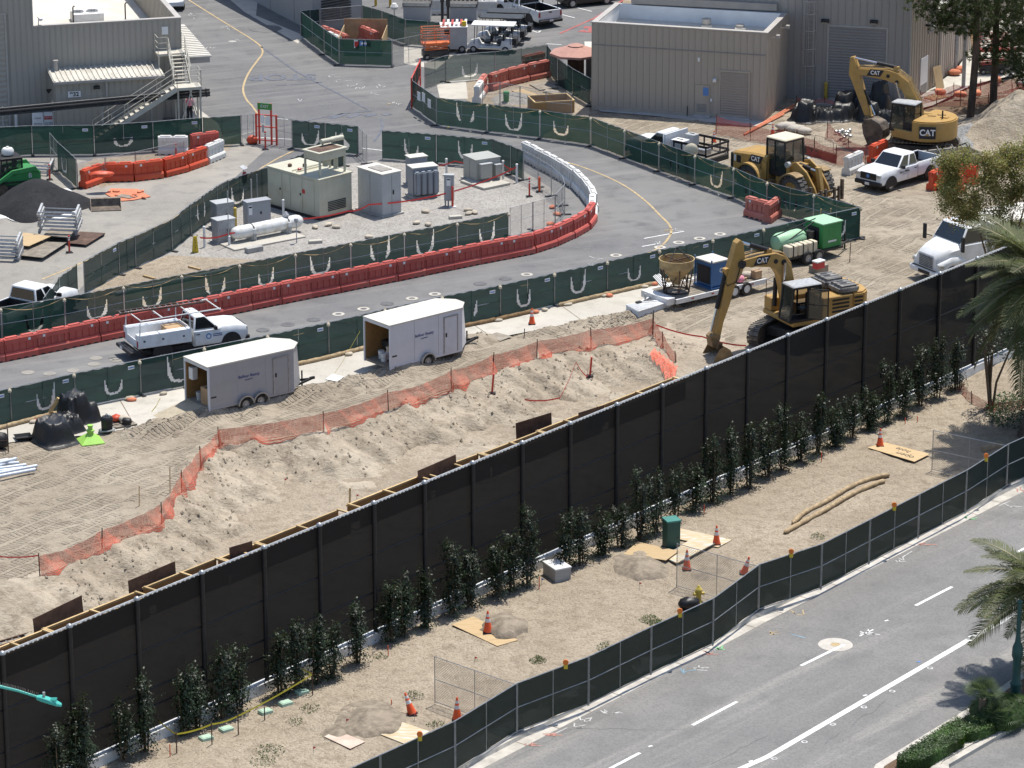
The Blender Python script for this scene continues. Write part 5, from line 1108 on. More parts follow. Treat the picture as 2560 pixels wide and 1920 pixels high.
for k in range(4):flat(['bottom','second','third','top'][k]+' tan plywood sheet of the neat stack in the yard',tt(1,0,[(115+rnd.uniform(-8,8),455),(205,355+rnd.uniform(-6,6)),(440,385),(250,470+rnd.uniform(-6,6))]),'plywood',.02,h=None,base=.32+k*.05,group='plywood stack in the yard')
for k in range(5):flat(f'long grey-brown board sheet under the plywood stack, {ORD[k]} from the ground',tt(1,0,[(130+rnd.uniform(-10,10),545),(300,430),(575,440),(370,575+rnd.uniform(-10,10))]),'wood_grey',.03,h=None,base=.05+k*.05,group='grey board pile in the yard')
for k in range(4):flat(f'dark board sheet right of the red post, {ORD[k]} from the ground',tt(1,0,[(585,440+rnd.uniform(-6,6)),(690,345),(910,358),(745,460+rnd.uniform(-6,6))]),'rust' if k==3 else 'wood_grey',.03,h=None,base=.05+k*.045,group='dark board pile in the yard')
def frame_stack(label,c,rz,n_,group):
 th=thing('barricade_stack',label,'barricade',c,rz,group)
 for k in range(n_):
  z_=.12+k*.2;dx=rnd.uniform(-.06,.06)
  for y in(-.45,.45):MB().tube([(-1.1+dx,y,z_),(1.1+dx,y,z_)],.035,6).build('rail','galv',th)
  for x in(-1.05,1.05):MB().box((x+dx,0,z_+.02),(.12,1.1,.16),0,R(20)).build('end_plate','galv_matte',th)
 return th
frame_stack('tall stack of galvanized frames on dark boards behind the plywood',g(1,0,520,330,.55),R(-8),6,'galvanized frame stacks');frame_stack('stack of galvanized frames cut off at the left edge',g(1,0,10,570,.06),R(-8),6,'galvanized frame stacks');frame_stack('flat grey frame stack behind the track loader',g(0,0,290,1490,.06),R(-12),3,'galvanized frame stacks')
for k in range(6):flat(f'dark timber sheet under the tall frame stack, {ORD[k]} from the ground',tt(1,0,[(375,380),(440,320),(665,330),(600,400)]),'wood_grey',.06,h=None,base=.05+k*.075,group='dark timbers under the frame stack')
bk=thing('loader_bucket','worn steel loader bucket lying on the yard asphalt','bucket attachment',g(1,0,915,130,ZR),R(12));MB().prism([(0,.0),(.9,0),(.95,.05),(.25,.12),(.12,.55),(.0,.6),(-.1,.3)],-.85,.85,'x').build('shell','steel_worn',bk)
for x in(-.87,.85):MB().prism([(0,0),(.9,0),(.1,.58)],x,x+.03,'x').build('side_plate','steel_worn',bk)
bk.rotation_euler.z=R(188)
flat('orange debris mat lying flat behind the loader bucket',tt(1,0,[(910,20),(960,-25),(1190,-20),(1300,45),(1150,75),(1020,85)]),'sandbag_orange',.05,h=None,base=.04,name='debris_mat',cat='mat');flat('grey patch board on the orange debris mat',tt(1,0,[(1010,40),(1050,20),(1190,40),(1120,58)]),'wood_grey',.03,h=None,base=.10)
rr=random.Random(4)
for k in range(10):blob('debris_scrap',f'scrap of orange netting on the debris mat, {ORD[k]} piece','debris',g(1,0,940+rr.uniform(0,330),10+rr.uniform(-20,55),.09),(.35,.25,.1),'sandbag_orange',rr.uniform(0,3),k,'orange scraps on the debris mat')
blob('orange_net_heap','crumpled orange netting draped over the first yard barrier','netting',g(0,0,880,1530,.95),(1.5,.7,.35),'orange_fresh',.2,4,None,14)
blob('orange_net_heap','small orange net bundle beside the red exit gate','netting',g(0,0,2180,1245,ZR),(.7,.5,.55),'orange_fresh',.2,9,None,12)
for k,(x0,y0,x1,y1)in enumerate(((950,860,2000,640),(1000,868,1850,690),(1100,850,1990,660))):
 a,b=g(1,0,x0,y0+20,.1),g(1,0,x1,y1+20,.1);o=MB().tube([a,b],.09,10).build('plastic_pipe','white_matte',smooth=40);tag(o,['longest white pipe lying behind the vent fence','front white pipe lying behind the vent fence','upper white pipe lying behind the vent fence'][k],'pipe','white pipes behind the vent fence');o.location.z=.09*k*.6
for i,(x,y)in enumerate(((1290,745),(1680,665))):o=MB().box((0,0,.05),(.9,.1,.1),R(-40)).build('timber_bearer','lumber');o.location=g(1,0,x,y,.04);tag(o,['left','right'][i]+' timber bearer under the white pipes','timber')
ga,gb_=g(0,1,5,1240,ZR),g(0,1,180,1255,ZR);rz=ang(ga,gb_);gt_=thing('exit_gate','red steel gate frame with a green exit sign','gate',ga,rz);Lg=(gb_-ga).length
for f_ in(0,.15,.75,1):MB().b2(Lg*f_-.05,Lg*f_+.05,-.05,.05,0,2.6 if f_ in(.15,.75)else 1.9).build('upright','delineator',gt_)
for z_ in(.25,1.1,1.85):MB().b2(0,Lg,-.03,.03,z_-.03,z_+.03).build('cross_bar','delineator',gt_)
sg=MB().b2(Lg*.10,Lg*.80,-.06,-.02,2.2,2.6).build('exit_sign','sign_green',gt_);text('lettering','EXIT',.26,'sign_white',sg,(Lg*.45,-.07,2.4),(R(90),0,0),.001)
for(u,v,z_,m)in((.25,.42,1.35,'sign_white'),(.48,.72,1.25,'sign_white'),(.30,.40,.75,'gen_light')):MB().b2(Lg*u,Lg*v,-.06,-.04,z_,z_+.5).build('notice',m,gt_)
ga,gb_=g(0,1,1345,935,ZR),g(0,1,1420,775,ZR);rz=ang(ga,gb_);gr_=thing('entry_gate','red turnstile gate frame at the corner of the fenced bay','gate',ga,rz);Lg=(gb_-ga).length
for f_ in(0,.35,.7,1):MB().b2(Lg*f_-.05,Lg*f_+.05,-.05,.05,0,2.0).build('upright','delineator',gr_)
for z_ in(.3,.9,1.5,1.95):MB().b2(0,Lg,-.03,.03,z_-.03,z_+.03).build('cross_bar','delineator',gr_)
MB().b2(Lg*.1,Lg*.9,-.04,-.02,1.0,1.9).build('gate_screen','green_dark',gr_)
for i,(u,v,z_)in enumerate(((.12,.30,1.05),(.36,.52,1.15),(.62,.82,.95))):
 a,b=g(0,1,1385,985,ZR),G(*FENCE_A[1],ZR);p=a.lerp(b,(u+v)/2);o=MB().box((0,0,z_+.3),(.5,.012,.55),ang(a,b)).build('poster','sign_white');dn=(b-a).normalized();o.location=(p.x+dn.y*.1,p.y-dn.x*.1,0);tag(o,['first','second','third'][i]+' white poster from the left on the dark panel by the red gate','poster','posters at the red gate')
for i,(x,y,tx)in enumerate(((330,1128,'LUNAR'),(428,1122,'CAUTION'))):
 th=thing('sandwich_board',['white A-frame board with black lettering at building 932','white A-frame board with a red caution band at building 932'][i],'sign',g(0,0,x,y,ZR),R(8));
 for s_ in(-1,1):MB().add([(-.36,s_*.3,0),(.36,s_*.3,0),(.33,s_*.05,1.15),(-.33,s_*.05,1.15),(-.36,s_*.34,0),(.36,s_*.34,0),(.33,s_*.09,1.15),(-.33,s_*.09,1.15)],[(0,1,2,3),(7,6,5,4),(0,4,5,1),(1,5,6,2),(2,6,7,3),(3,7,4,0)]).build('board','sign_white',th)
 if i:MB().box((0,-.175,.82),(.6,.02,.2),0,R(-12)).build('red_band','sign_red',th)
 text('lettering',tx,.13,'ink' if not i else 'sign_white',th,(0,-.20,.83),(R(78),0,0),.001);text('lettering','COVERED\nWALKWAY' if i else 'DELIVERY\nENTRANCE',.11,'ink',th,(0,-.27,.45),(R(78),0,0),.001)
bollard('white pipe bollard beside the roll door of building 932',g(0,0,143,1120,ZR),1.0,'white_matte',.1,'bollards')
for i,(zx,zy)in enumerate(((1035,50),(1160,60),(1288,62),(1420,15),(1670,85))):bollard(f'yellow bollard at the back of the parking, {ORD[i]} from the left',g(0,1,zx,zy,ZR),1.1,'bollard_yellow',.1,'yellow bollards at the parking')
#  vehicles
def by_wheels(rear_px,front_px,near,half):
 a,b=G(*rear_px,ZR),G(*front_px,ZR);rz=ang(a,b);left=Vector((-math.sin(rz),math.cos(rz),0));c=(a+b)/2
 return c-left*half if near=='L' else c+left*half,rz
_wm={}
def wheel(th,x,y,r_=.40,w_=.27,rim='wheel_silver',tyre='rubber',lugs=0):
 k=(r_,w_,rim,tyre,lugs)
 if k not in _wm:
  tm=MB().lathe((0,-w_/2,0),[(r_*.6,0),(r_*.88,0),(r_*.98,w_*.12),(r_,w_*.3),(r_,w_*.7),(r_*.98,w_*.88),(r_*.88,w_),(r_*.6,w_)],26,'Y',cap=False)
  for q in range(lugs):
   a=2*math.pi*q/lugs
   for s_ in(-1,1):tm.box((math.cos(a+s_*.06)*r_*1.0,s_*w_*.24,math.sin(a+s_*.06)*r_*1.0),(.09*r_/.4,w_*.46,.05*r_/.4),0,0,-a+math.pi/2)
  t_=tm.mesh('tyre',tyre);shade(t_,40)
  rm=MB().lathe((0,-w_*.42,0),[(.05,.02),(r_*.22,.0),(r_*.25,.04),(r_*.52,.05),(r_*.60,.0),(r_*.62,w_*.84),(.05,w_*.84)],20,'Y')
  for q in range(8):
   a=2*math.pi*q/8
   for s_ in(-1,1):rm.lathe((math.cos(a)*r_*.40,s_*w_*.43-.01,math.sin(a)*r_*.40),[(r_*.07,0),(r_*.07,.02)],6,'Y')
  m_=rm.mesh('rim',rim);shade(m_,40);_wm[k]=(t_,m_)
 o=link('wheel',_wm[k][0],th);o.location=(x,y,r_);link('rim',_wm[k][1],o);return o
def ring(x,w_,zb,zt,sh=.08,mid=None):
 zm=mid or zb+(zt-zb)*.55
 return[(x,-w_*.93,zb),(x,-w_,zb+.12),(x,-w_,zm),(x,-w_*.975,zt-sh),(x,-w_*.90,zt),(x,w_*.90,zt),(x,w_*.975,zt-sh),(x,w_,zm),(x,w_,zb+.12),(x,w_*.93,zb)]
def greenhouse(th,xf0,xf1,xr1,xr0,zb,zt,wb,wt,paint,glassm='glass_dark',pillars=(),nm='cab'):
 base=[(xf0,-wb,zb),(xf0,wb,zb),(xr0,wb,zb),(xr0,-wb,zb)];zr=zt-.06
 top=[(xf1,-wt,zr),(xf1,wt,zr),(xr1,wt,zr),(xr1,-wt,zr)];top2=[(xf1-.12,-wt+.1,zt),(xf1-.12,wt-.1,zt),(xr1+.12,wt-.1,zt),(xr1+.12,-wt+.1,zt)]
 cab=MB().loft([base,top,top2]).build(nm,paint,th,bevel=.03,smooth=35)
 def pane(nm2,a,b,c,d,off,ins=.10):
  a,b,c,d=map(Vector,(a,b,c,d));ctr=(a+b+c+d)/4;n_=(b-a).cross(d-a).normalized()*off
  q=[]
  for p,e,f in((a,b,d),(b,a,c),(c,d,b),(d,c,a)):q.append(p+(e-p).normalized()*ins+(f-p).normalized()*ins*.75+n_)
  MB().add(q+[v-n_*.6 for v in q],[(0,1,2,3),(7,6,5,4),(0,4,5,1),(1,5,6,2),(2,6,7,3),(3,7,4,0)]).build(nm2,glassm,cab)
 pane('windscreen',base[0],base[1],top[1],top[0],.012,.08);pane('rear_window',base[2],base[3],top[3],top[2],.012,.10)
 xs=[0]+list(pillars)+[1]
 for s_ in(0,1):
  B0,B1=(Vector(base[0]),Vector(base[3]))if s_==0 else(Vector(base[1]),Vector(base[2]));T0,T1=(Vector(top[0]),Vector(top[3]))if s_==0 else(Vector(top[1]),Vector(top[2]))
  for u,v in zip(xs[:-1],xs[1:]):
   a,b,c,d=B0.lerp(B1,u),B0.lerp(B1,v),T0.lerp(T1,v),T0.lerp(T1,u)
   if s_==0:pane('side_window',b,a,d,c,.012,.07)
   else:pane('side_window',a,b,c,d,.012,.07)
 return cab
def pickup(label,loc,rz,cab='crew',body='bed',decal=None,dark_bumper=True,group=None):
 th=thing('pickup_truck',label,'pickup',loc,rz,group);W=1.0;xc=-.55 if cab=='crew' else-.05
 if cab=='super':xc=-.30
 rear,front=-2.98,2.92;wbf,wbr=1.95,-1.75
 secs=[ring(xc,W,.42,1.26),ring(.9,W,.42,1.26),ring(1.25,W,.42,1.27),ring(1.5,W*.985,.42,1.27),ring(2.3,W*.975,.42,1.24),ring(2.72,W*.96,.44,1.17),ring(2.88,W*.92,.5,1.08)]
 MB().loft(secs).build('body','white_paint',th,smooth=38)
 for s_ in(-1,1):MB().prism([(xc+.02,.46),(xc+.02,1.19),(xc+.035,1.19),(xc+.035,.46)],s_*(W-.01),s_*(W+.006),'y').build('door_seam','black',th)
 g_=greenhouse(th,1.28,.62,xc+.12,xc,1.24,1.96,W*.93,W*.78,'white_paint',pillars=(.52,)if cab=='crew' else((.62,)if cab=='super' else()))
 if cab!='reg':
  for s_ in(-1,1):MB().b2(.40,.415,s_*(W-.012),s_*(W+.006),.5,1.2).build('door_seam','black',th)
 for s_ in(-1,1):
  for x in((-.38,.5)if cab=='crew' else(.05,)):MB().b2(x,x+.2,s_*W,s_*(W+.03),1.02,1.06).build('door_handle','black',th)
  mb=MB().b2(.98,1.12,s_*(W+.02),s_*(W+.26),1.22,1.42).bar((1.05,s_*.92,1.22),(1.05,s_*(W+.1),1.28),.06);mb.build('mirror','black',th,bevel=.02)
  MB().box((2.76,s_*.76,.98),(.26,.32,.22)).build('headlight','lamp_clear',th,bevel=.03)
 gr=MB().box((2.86,0,.92),(.1,1.2,.40)).build('grille','black',th,bevel=.03)
 for z_ in(.82,.92,1.02):MB().box((2.915,0,z_),(.02,1.0,.03)).build('grille_bar','dark_steel',gr)
 MB().lathe((2.91,0,.94),[(.11,0),(.11,.02)],12,'X').build('badge','sign_blue',gr)
 MB().box((2.86,0,.52),(.24,1.94,.26)).build('front_bumper','black' if dark_bumper else 'chrome',th,bevel=.05);MB().box((2.99,0,.50),(.01,.32,.16)).build('licence_plate','sign_white',th)
 if body=='bed':
  for s_ in(-1,1):
   MB().loft([ring_side(x,s_)for x in(rear+.04,-2.3,wbr,-1.2,xc-.02)]).build('bed_side','white_paint',th,smooth=40)
   MB().box((rear+.06,s_*.90,.98),(.08,.16,.34)).build('tail_light','red_lamp',th,bevel=.02)
  MB().b2(rear+.02,rear+.10,-.84,.84,.62,1.26).build('tailgate','white_paint',th,bevel=.02);MB().b2(rear+.0,rear+.02,-.12,.12,1.08,1.16).build('tailgate_handle','black',th)
  MB().b2(rear+.08,xc-.02,-.86,.86,.66,.72).build('bed_floor','black',th);MB().b2(xc-.06,xc-.02,-.9,.9,.66,1.24).build('bed_front','black',th)
  for s_ in(-1,1):MB().b2(rear+.1,xc-.06,s_*.84,s_*.865,.7,1.22).build('bed_liner','black',th)
  MB().box((rear-.04,0,.50),(.22,1.94,.22)).build('rear_bumper','black',th,bevel=.04);MB().box((rear-.155,0,.56),(.01,.32,.15)).build('licence_plate','sign_white',th)
 for x in(wbf,wbr):
  for s_ in(-1,1):
   MB().prism([(x+.53*math.cos(a),.40+.53*math.sin(a))for a in np.linspace(R(-12),R(192),18)],s_*(W-.05),s_*(W+.012),'y').build('wheel_arch','black',th);wheel(th,x,s_*.87)
 MB().b2(rear+.3,2.6,-.7,.7,.3,.5).build('chassis','black',th)
 return th
def ring_side(x,s_):
 y0,y1=.86,1.0;zb=.46
 q=[(x,s_*y0,zb+.1),(x,s_*y1*.94,zb),(x,s_*y1,zb+.14),(x,s_*y1,.95),(x,s_*y1*.97,1.20),(x,s_*y1*.94,1.26),(x,s_*y0,1.26)]
 return q if s_>0 else q[::-1]
l_,rz=by_wheels((2325,447),(2225,477),'L',.87);p1=pickup('white crew-cab pickup with company lettering parked on the dirt',l_,rz)
text('lettering','Balfour Beatty',.17,'ink',p1,(.72,1.012,.98),(R(90),0,R(180)),.002);text('lettering','CONSTRUCTION',.06,'ink',p1,(.72,1.012,.85),(R(90),0,R(180)),.002)
l_,rz=by_wheels((1334,67.6),(1251,40),'L',.87);pickup('white extended-cab pickup with racks parked beside the golf carts',l_,rz,'super')
p4=bpy.data.objects['pickup_truck.001']
for x in(-2.5,-.6):
 for s_ in(-.93,.93):MB().bar((x,s_,1.2),(x,s_,1.75),.06).build('rack_post','black',p4)
rz=math.atan2(.84,.54);P_=G(86.8,727,1.87);q=Matrix.Rotation(rz,3,'Z')@Vector((-.43,-.76,0));pickup('white pickup seen from behind at the left edge beside the narrow gate',(P_.x-q.x,P_.y-q.y,ZR),rz)
a,b=G(362,906,ZR),G(616,868,ZR);rz=ang(a,b);left=Vector((-math.sin(rz),math.cos(rz),0));c=(a+b)/2+left*1.0
ut=pickup('white utility truck with toolbox body and ladder rack driving past the barriers',c,rz,'reg','service')
x0,x1=-3.05,-.2
for s_ in(-1,1):
 bx_=MB().b2(x0,x1,s_*.60,s_*1.02,.72,1.42).build('tool_box','white_paint',ut,bevel=.02)
 for k,(u,v)in enumerate(((-3.02,-2.45),(-2.42,-1.05),(-1.02,-.24))):
  MB().b2(u+.03,v-.03,s_*1.02,s_*1.03,.95 if k==1 else .76,1.38).build('box_door','white_paint',bx_,bevel=.006);MB().b2((u+v)/2-.05,(u+v)/2+.05,s_*1.03,s_*1.045,1.05,1.13).build('latch','dark_steel',bx_)
 MB().box((x0-.01,s_*.9,.95),(.04,.14,.3)).build('tail_light','red_lamp',ut)
MB().b2(x0,x1,-.6,.6,.70,.78).build('deck','white_matte',ut);MB().b2(x0,x0+.05,-.6,.6,.78,1.1).build('tailgate','white_paint',ut);MB().b2(x1-.04,x1,-.6,.6,.78,1.45).build('bulkhead','white_paint',ut)
MB().b2(x0-.45,x0+.05,-1.0,1.0,.42,.60).build('rear_bumper','black',ut,bevel=.03);MB().b2(x0-.46,x0-.45,.1,.42,.47,.6).build('licence_plate','sign_white',ut)
rk=MB()
for s_ in(-.98,.98):
 rk.tube([(x0+.1,s_,1.42),(x0+.15,s_*.98,2.15),(1.45,s_*.9,2.2)],.035,6);rk.tube([(-.25,s_,1.42),(-.25,s_*.95,2.18)],.03,6)
for x in(x0+.18,-1.7,-.2,1.4):rk.tube([(x,-.98,2.17),(x,.98,2.17)],.03,6)
rk.build('ladder_rack','white_matte',ut)
lad=thing('extension_ladder','red and silver extension ladder lying on the utility truck rack','ladder',c,rz)
for s_ in(.35,.78):MB().b2(-3.5,1.1,s_,s_+.05,2.2,2.29).build('rail','rust',lad)
for k in range(15):MB().tube([(-3.35+k*.31,.37,2.25),(-3.35+k*.31,.8,2.25)],.022,5).build('rung','galv',lad)
bx_=thing('cardboard_box','large cardboard box riding in the utility truck bed','box',c,rz);MB().b2(-1.25,-.35,-.45,.45,.79,1.35).build('carton','cardboard',bx_,bevel=.01);MB().b2(-1.24,-.36,-.06,.06,1.351,1.354).build('packing_tape','plywood',bx_)
MB().box((2.2,.4,1.17),(.5,.42,.03),0,0,R(4)).build('hood_vent','black',ut);MB().box((2.2,-.4,1.17),(.5,.42,.03),0,0,R(4)).build('hood_vent','black',ut)
MB().lathe((.72,-1.012,.88),[(.15,0),(.15,.006)],18,'Y').build('door_logo','sign_blue',ut);MB().lathe((.72,-1.014,.88),[(.09,0),(.09,.006)],16,'Y').build('logo_ring','sign_white',ut)
text('lettering','SOUTHERN\nCONTRACTING',.09,'ink_blue',ut,(1.15,-1.012,.9),(R(90),0,0),.002)if False else MB().b2(.95,1.45,-1.012,-1.008,.93,.97).b2(.95,1.45,-1.012,-1.008,.84,.88).build('door_print','ink_blue',ut)
rz=math.atan2(.65,-.76);P_=G(1766,371,1.65);q=Matrix.Rotation(rz,3,'Z')@Vector((-3.4,1.1,0));sb=pickup('white service truck with black stake sides behind the curving fence',(P_.x-q.x,P_.y-q.y,ZR),rz,'reg','flat')
MB().b2(-3.4,-.25,-1.1,1.1,.80,.92).build('deck','wood_grey',sb);MB().b2(-.30,-.2,-1.1,1.1,.92,1.95).build('headboard','white_paint',sb)
for s_ in(-1.1,1.1):
 for z_ in(1.15,1.65):MB().bar((-3.4,s_,z_),(-.9,s_,z_),.07,.14).build('stake_rail','black',sb)
 for k in range(5):MB().bar((-3.35+k*.6,s_,.8),(-3.35+k*.6,s_,1.7),.07).build('stake','black',sb)
for z_ in(1.1,1.65):MB().bar((-3.42,-1.1,z_),(-3.42,1.1,z_),.07,.12).build('gate_rail','black',sb)
gt=MB()
for k in range(16):gt.bar((-3.42,-1.05+k*.14,.95),(-3.42,-1.05+k*.14,1.62),.012)
gt.build('gate_mesh','galv',sb)
MB().b2(-3.42,-3.36,-1.1,1.1,.55,.82).build('tail_panel','black',sb)
for i,(u,v,w_,z_,m,nm_,lb)in enumerate(((-1.0,.55,.9,.75,'white_matte','tool_chest','white tool chest on the stake-bed truck'),(-1.15,-.4,.7,.95,'gen_light','welding_machine','grey boxy welding machine on the stake-bed truck'),(-2.3,.1,.9,.35,'galv','gang_box','low grey box on the stake-bed truck deck'))):
 o=thing(nm_,lb,'equipment',(P_.x-q.x,P_.y-q.y,ZR),rz);MB().box((u,v,.92+z_/2),(w_,w_*.8,z_)).build('casing',m,o,bevel=.03);MB().box((u,v,.925+z_),(w_*.5,.05,.06)).build('handle','black',o)
def car(label,loc,rz,m,h_=1.5):
 th=thing('parked_car',label,'car',loc,rz);W=.9
 MB().loft([ring(-2.25,W*.88,.45,.85),ring(-2.1,W*.96,.3,.98),ring(-1.2,W,.25,1.0),ring(1.0,W,.25,.98),ring(1.9,W*.95,.3,.86),ring(2.2,W*.85,.42,.7)]).build('body',m,th,smooth=40)
 greenhouse(th,1.15,.35,-1.05,-1.75,.95,h_,W*.9,W*.66,m,pillars=(.5,))
 for x in(1.4,-1.35):
  for s_ in(-1,1):wheel(th,x,s_*.80,.33,.22)
 for s_ in(-1,1):MB().box((2.1,s_*.62,.68),(.15,.34,.12)).build('headlight','lamp_clear',th);MB().box((-2.18,s_*.62,.8),(.1,.34,.14)).build('tail_light','red_lamp',th)
 return th
mat('car_dark',(.035,.03,.03),.3,0,.1,2);mat('car_white',(.62,.66,.72),.35,0,.05,2)
car('dark car parked at the top beside the white pickup',G(1462,10,ZR),R(205),'car_dark');car('second dark car partly cut off at the top edge',G(1535,-6,ZR),R(205),'car_dark')
car('pale van parked at the corner of building 932 at the top',G(424,14,ZR),R(-78),'car_white',1.9)
P_=G(2327,703);rz=math.atan2(-.52,-.855);q=Matrix.Rotation(rz,3,'Z')@Vector((3.9,0,0));P0_=Vector((P_.x-q.x,P_.y-q.y,0));P0_.z=float(hsite(P0_.x,P0_.y))*0
bt=thing('box_truck','white medium box truck with broad grille nosing in beside the palm','truck',P0_,rz,scale=1.1)
W=1.2
hd=[[(x,-w_,zb),(x,-w_*1.02,zb+.5),(x,-w_*.96,zt-.2),(x,-w_*.72,zt),(x,w_*.72,zt),(x,w_*.96,zt-.2),(x,w_*1.02,zb+.5),(x,w_,zb)]for(x,w_,zb,zt)in((2.6,1.15,.6,1.95),(2.9,1.1,.6,1.9),(3.35,.98,.6,1.76),(3.75,.84,.62,1.58),(3.88,.76,.68,1.45))]
MB().loft(hd).build('hood','white_paint',bt,smooth=40)
for s_ in(-1,1):
 MB().loft([[(x,s_*y0,zb),(x,s_*y1,zb),(x,s_*y1,zt-.12),(x,s_*(y1-.1),zt),(x,s_*y0,zt)]for(x,y0,y1,zb,zt)in((2.35,.8,1.2,.95,1.25),(2.7,.8,1.22,1.12,1.42),(3.2,.75,1.2,1.1,1.38),(3.65,.7,1.14,.75,1.2),(3.86,.6,1.0,.7,1.1))]).build('fender','white_paint',bt,smooth=45)
 MB().box((3.72,s_*.96,1.0),(.28,.36,.22),s_*.3*-1).build('headlight','lamp_clear',bt,bevel=.04)
 MB().bar((2.65,s_*1.15,1.9),(2.85,s_*1.48,1.95),.05).box((2.85,s_*1.5,2.1),(.12,.2,.75)).build('mirror','black',bt,bevel=.02)
 wheel(bt,2.95,s_*.98,.50,.28,'white_matte');wheel(bt,-2.6,s_*.85,.50,.5,'white_matte')
gr=MB().box((3.87,0,1.08),(.06,1.15,.62)).build('grille','galv_matte',bt,bevel=.04)
for k in range(7):MB().box((3.905,0,.84+k*.08),(.02,1.0,.025)).build('grille_bar','dark_steel',gr)
MB().b2(3.7,4.0,-1.18,1.18,.42,.72).build('front_bumper','white_paint',bt,bevel=.06);MB().b2(3.99,4.01,-.9,.9,.74,.80).build('bumper_trim','black',bt)
MB().b2(3.985,4.01,-.45,.45,.47,.64).build('bumper_intake','black',bt)
MB().b2(1.0,2.65,-1.14,1.14,.7,1.95).build('cab_lower','white_paint',bt,bevel=.05);greenhouse(bt,2.65,2.2,1.05,1.0,1.93,2.78,1.10,.96,'white_paint',pillars=())
for k in range(5):MB().box((2.0,-.7+k*.35,2.80),(.12,.1,.07)).build('roof_marker','amber_lamp',bt,bevel=.02)
MB().b2(-4.3,.85,-1.25,1.25,1.0,2.75).build('cargo_box','white_matte',bt,bevel=.03)
MB().b2(-4.2,3.4,-.5,.5,.55,.85).build('chassis','black',bt)
for k in range(4):MB().b2(-4.25+k*1.05,-4.22+k*1.05,1.25,1.265,1.05,2.7).build('box_seam','trailer_white',bt)
MB().b2(-4.32,.87,-1.27,1.27,2.73,2.80).build('box_roof','roof_white',bt,bevel=.01)
mat('ramp_wood',(.43,.37,.27),.85,0,.14,1.5,.1,20,dirt=((.30,.26,.20),1.4,.5))
def trailer(label,rear_l,rear_r,fr,m,h_,L_,W_,lab2,axle_x,ramp,zg=.05,text2=True):
 a=G(*rear_r,.48);b=G(*fr,.48);rz=ang(a,b);th=thing('enclosed_trailer',label,'trailer',(a.x,a.y,zg),rz)
 z0=.48;V=.85
 MB().b2(0,L_,0,W_,z0-.12,z0).build('floor','wood_grey',th)
 for y in(0,W_-.04):MB().b2(0,L_,y,y+.04,z0,z0+h_).build('side_wall',m,th)
 MB().add([(L_,0,z0),(L_+V,W_/2-.3,z0),(L_+V,W_/2+.3,z0),(L_,W_,z0),(L_,0,z0+h_),(L_+V*.8,W_/2-.3,z0+h_),(L_+V*.8,W_/2+.3,z0+h_),(L_,W_,z0+h_)],[(0,1,5,4),(1,2,6,5),(2,3,7,6),(3,2,1,0),(4,5,6,7),(0,4,7,3)]).build('nose',m,th)
 MB().add([(-.06,-.03,z0+h_-.02),(L_,-.03,z0+h_-.02),(L_+V*.85,W_/2-.34,z0+h_-.02),(L_+V*.85,W_/2+.34,z0+h_-.02),(L_,W_+.03,z0+h_-.02),(-.06,W_+.03,z0+h_-.02),(-.06,-.03,z0+h_+.05),(L_,-.03,z0+h_+.05),(L_+V*.85,W_/2-.34,z0+h_+.03),(L_+V*.85,W_/2+.34,z0+h_+.03),(L_,W_+.03,z0+h_+.05),(-.06,W_+.03,z0+h_+.05)],[(0,1,2,3,4,5)[::-1],(6,7,8,9,10,11)]+[(i,(i+1)%6,6+(i+1)%6,6+i)for i in range(6)]).build('roof','roof_white',th)
 for y in(-.035,W_-.055):MB().b2(-.03,.05,y,y+.09,z0-.14,z0+h_).build('rear_post','trailer_white',th)
 MB().b2(-.03,.05,.05,W_-.05,z0+h_-.16,z0+h_-.01).build('rear_header','trailer_white',th)
 n_=max(3,int(L_/1.22))
 for k in range(1,n_):MB().b2(L_*k/n_-.008,L_*k/n_+.008,-.006,0,z0+.02,z0+h_-.04).build('panel_seam','galv_matte',th)
 MB().b2(0,L_,-.02,0,z0-.10,z0+.02).build('skirt_trim',m,th)
 dx=L_-1.15;dr=MB().b2(dx,dx+.8,-.03,0,z0+.02,z0+h_-.28).build('side_door',m,th,bevel=.008)
 for q in((dx-.05,dx,z0,z0+h_-.24),(dx+.8,dx+.85,z0,z0+h_-.24)):MB().b2(q[0],q[1],-.045,-.0,q[2],q[3]).build('door_trim','galv',th)
 MB().b2(dx-.05,dx+.85,-.045,0,z0+h_-.27,z0+h_-.22).build('door_trim','galv',th);MB().b2(dx+.06,dx+.12,-.07,-.03,z0+.85,z0+1.05).build('door_latch','black',dr)
 for i,x in enumerate(axle_x):
  wheel(th,x,-.03,.34,.2,'wheel_silver');wheel(th,x,W_+.03,.34,.2,'wheel_silver')
  MB().prism([(x+(.45)*math.cos(u),.34+.45*math.sin(u))for u in np.linspace(0,math.pi,14)]+[(x+.39*math.cos(u),.34+.39*math.sin(u))for u in np.linspace(math.pi,0,14)],-.20,.02,'y').build('fender','galv',th)
  MB().prism([(x+(.39)*math.cos(u),.34+.39*math.sin(u))for u in np.linspace(0,math.pi,14)],-.006,.03,'y').build('wheel_well','black',th)
 for y in(W_/2-.5,W_/2+.5):MB().bar((L_+.2,y,z0-.08),(L_+1.7,W_/2,z0-.05),.07,.1).build('tongue','black',th)
 MB().tube([(L_+1.15,W_/2,.1),(L_+1.15,W_/2,.95)],.04,6).build('jack','black',th);MB().box((L_+1.75,W_/2,z0-.02),(.25,.12,.12)).build('coupler','dark_steel',th)
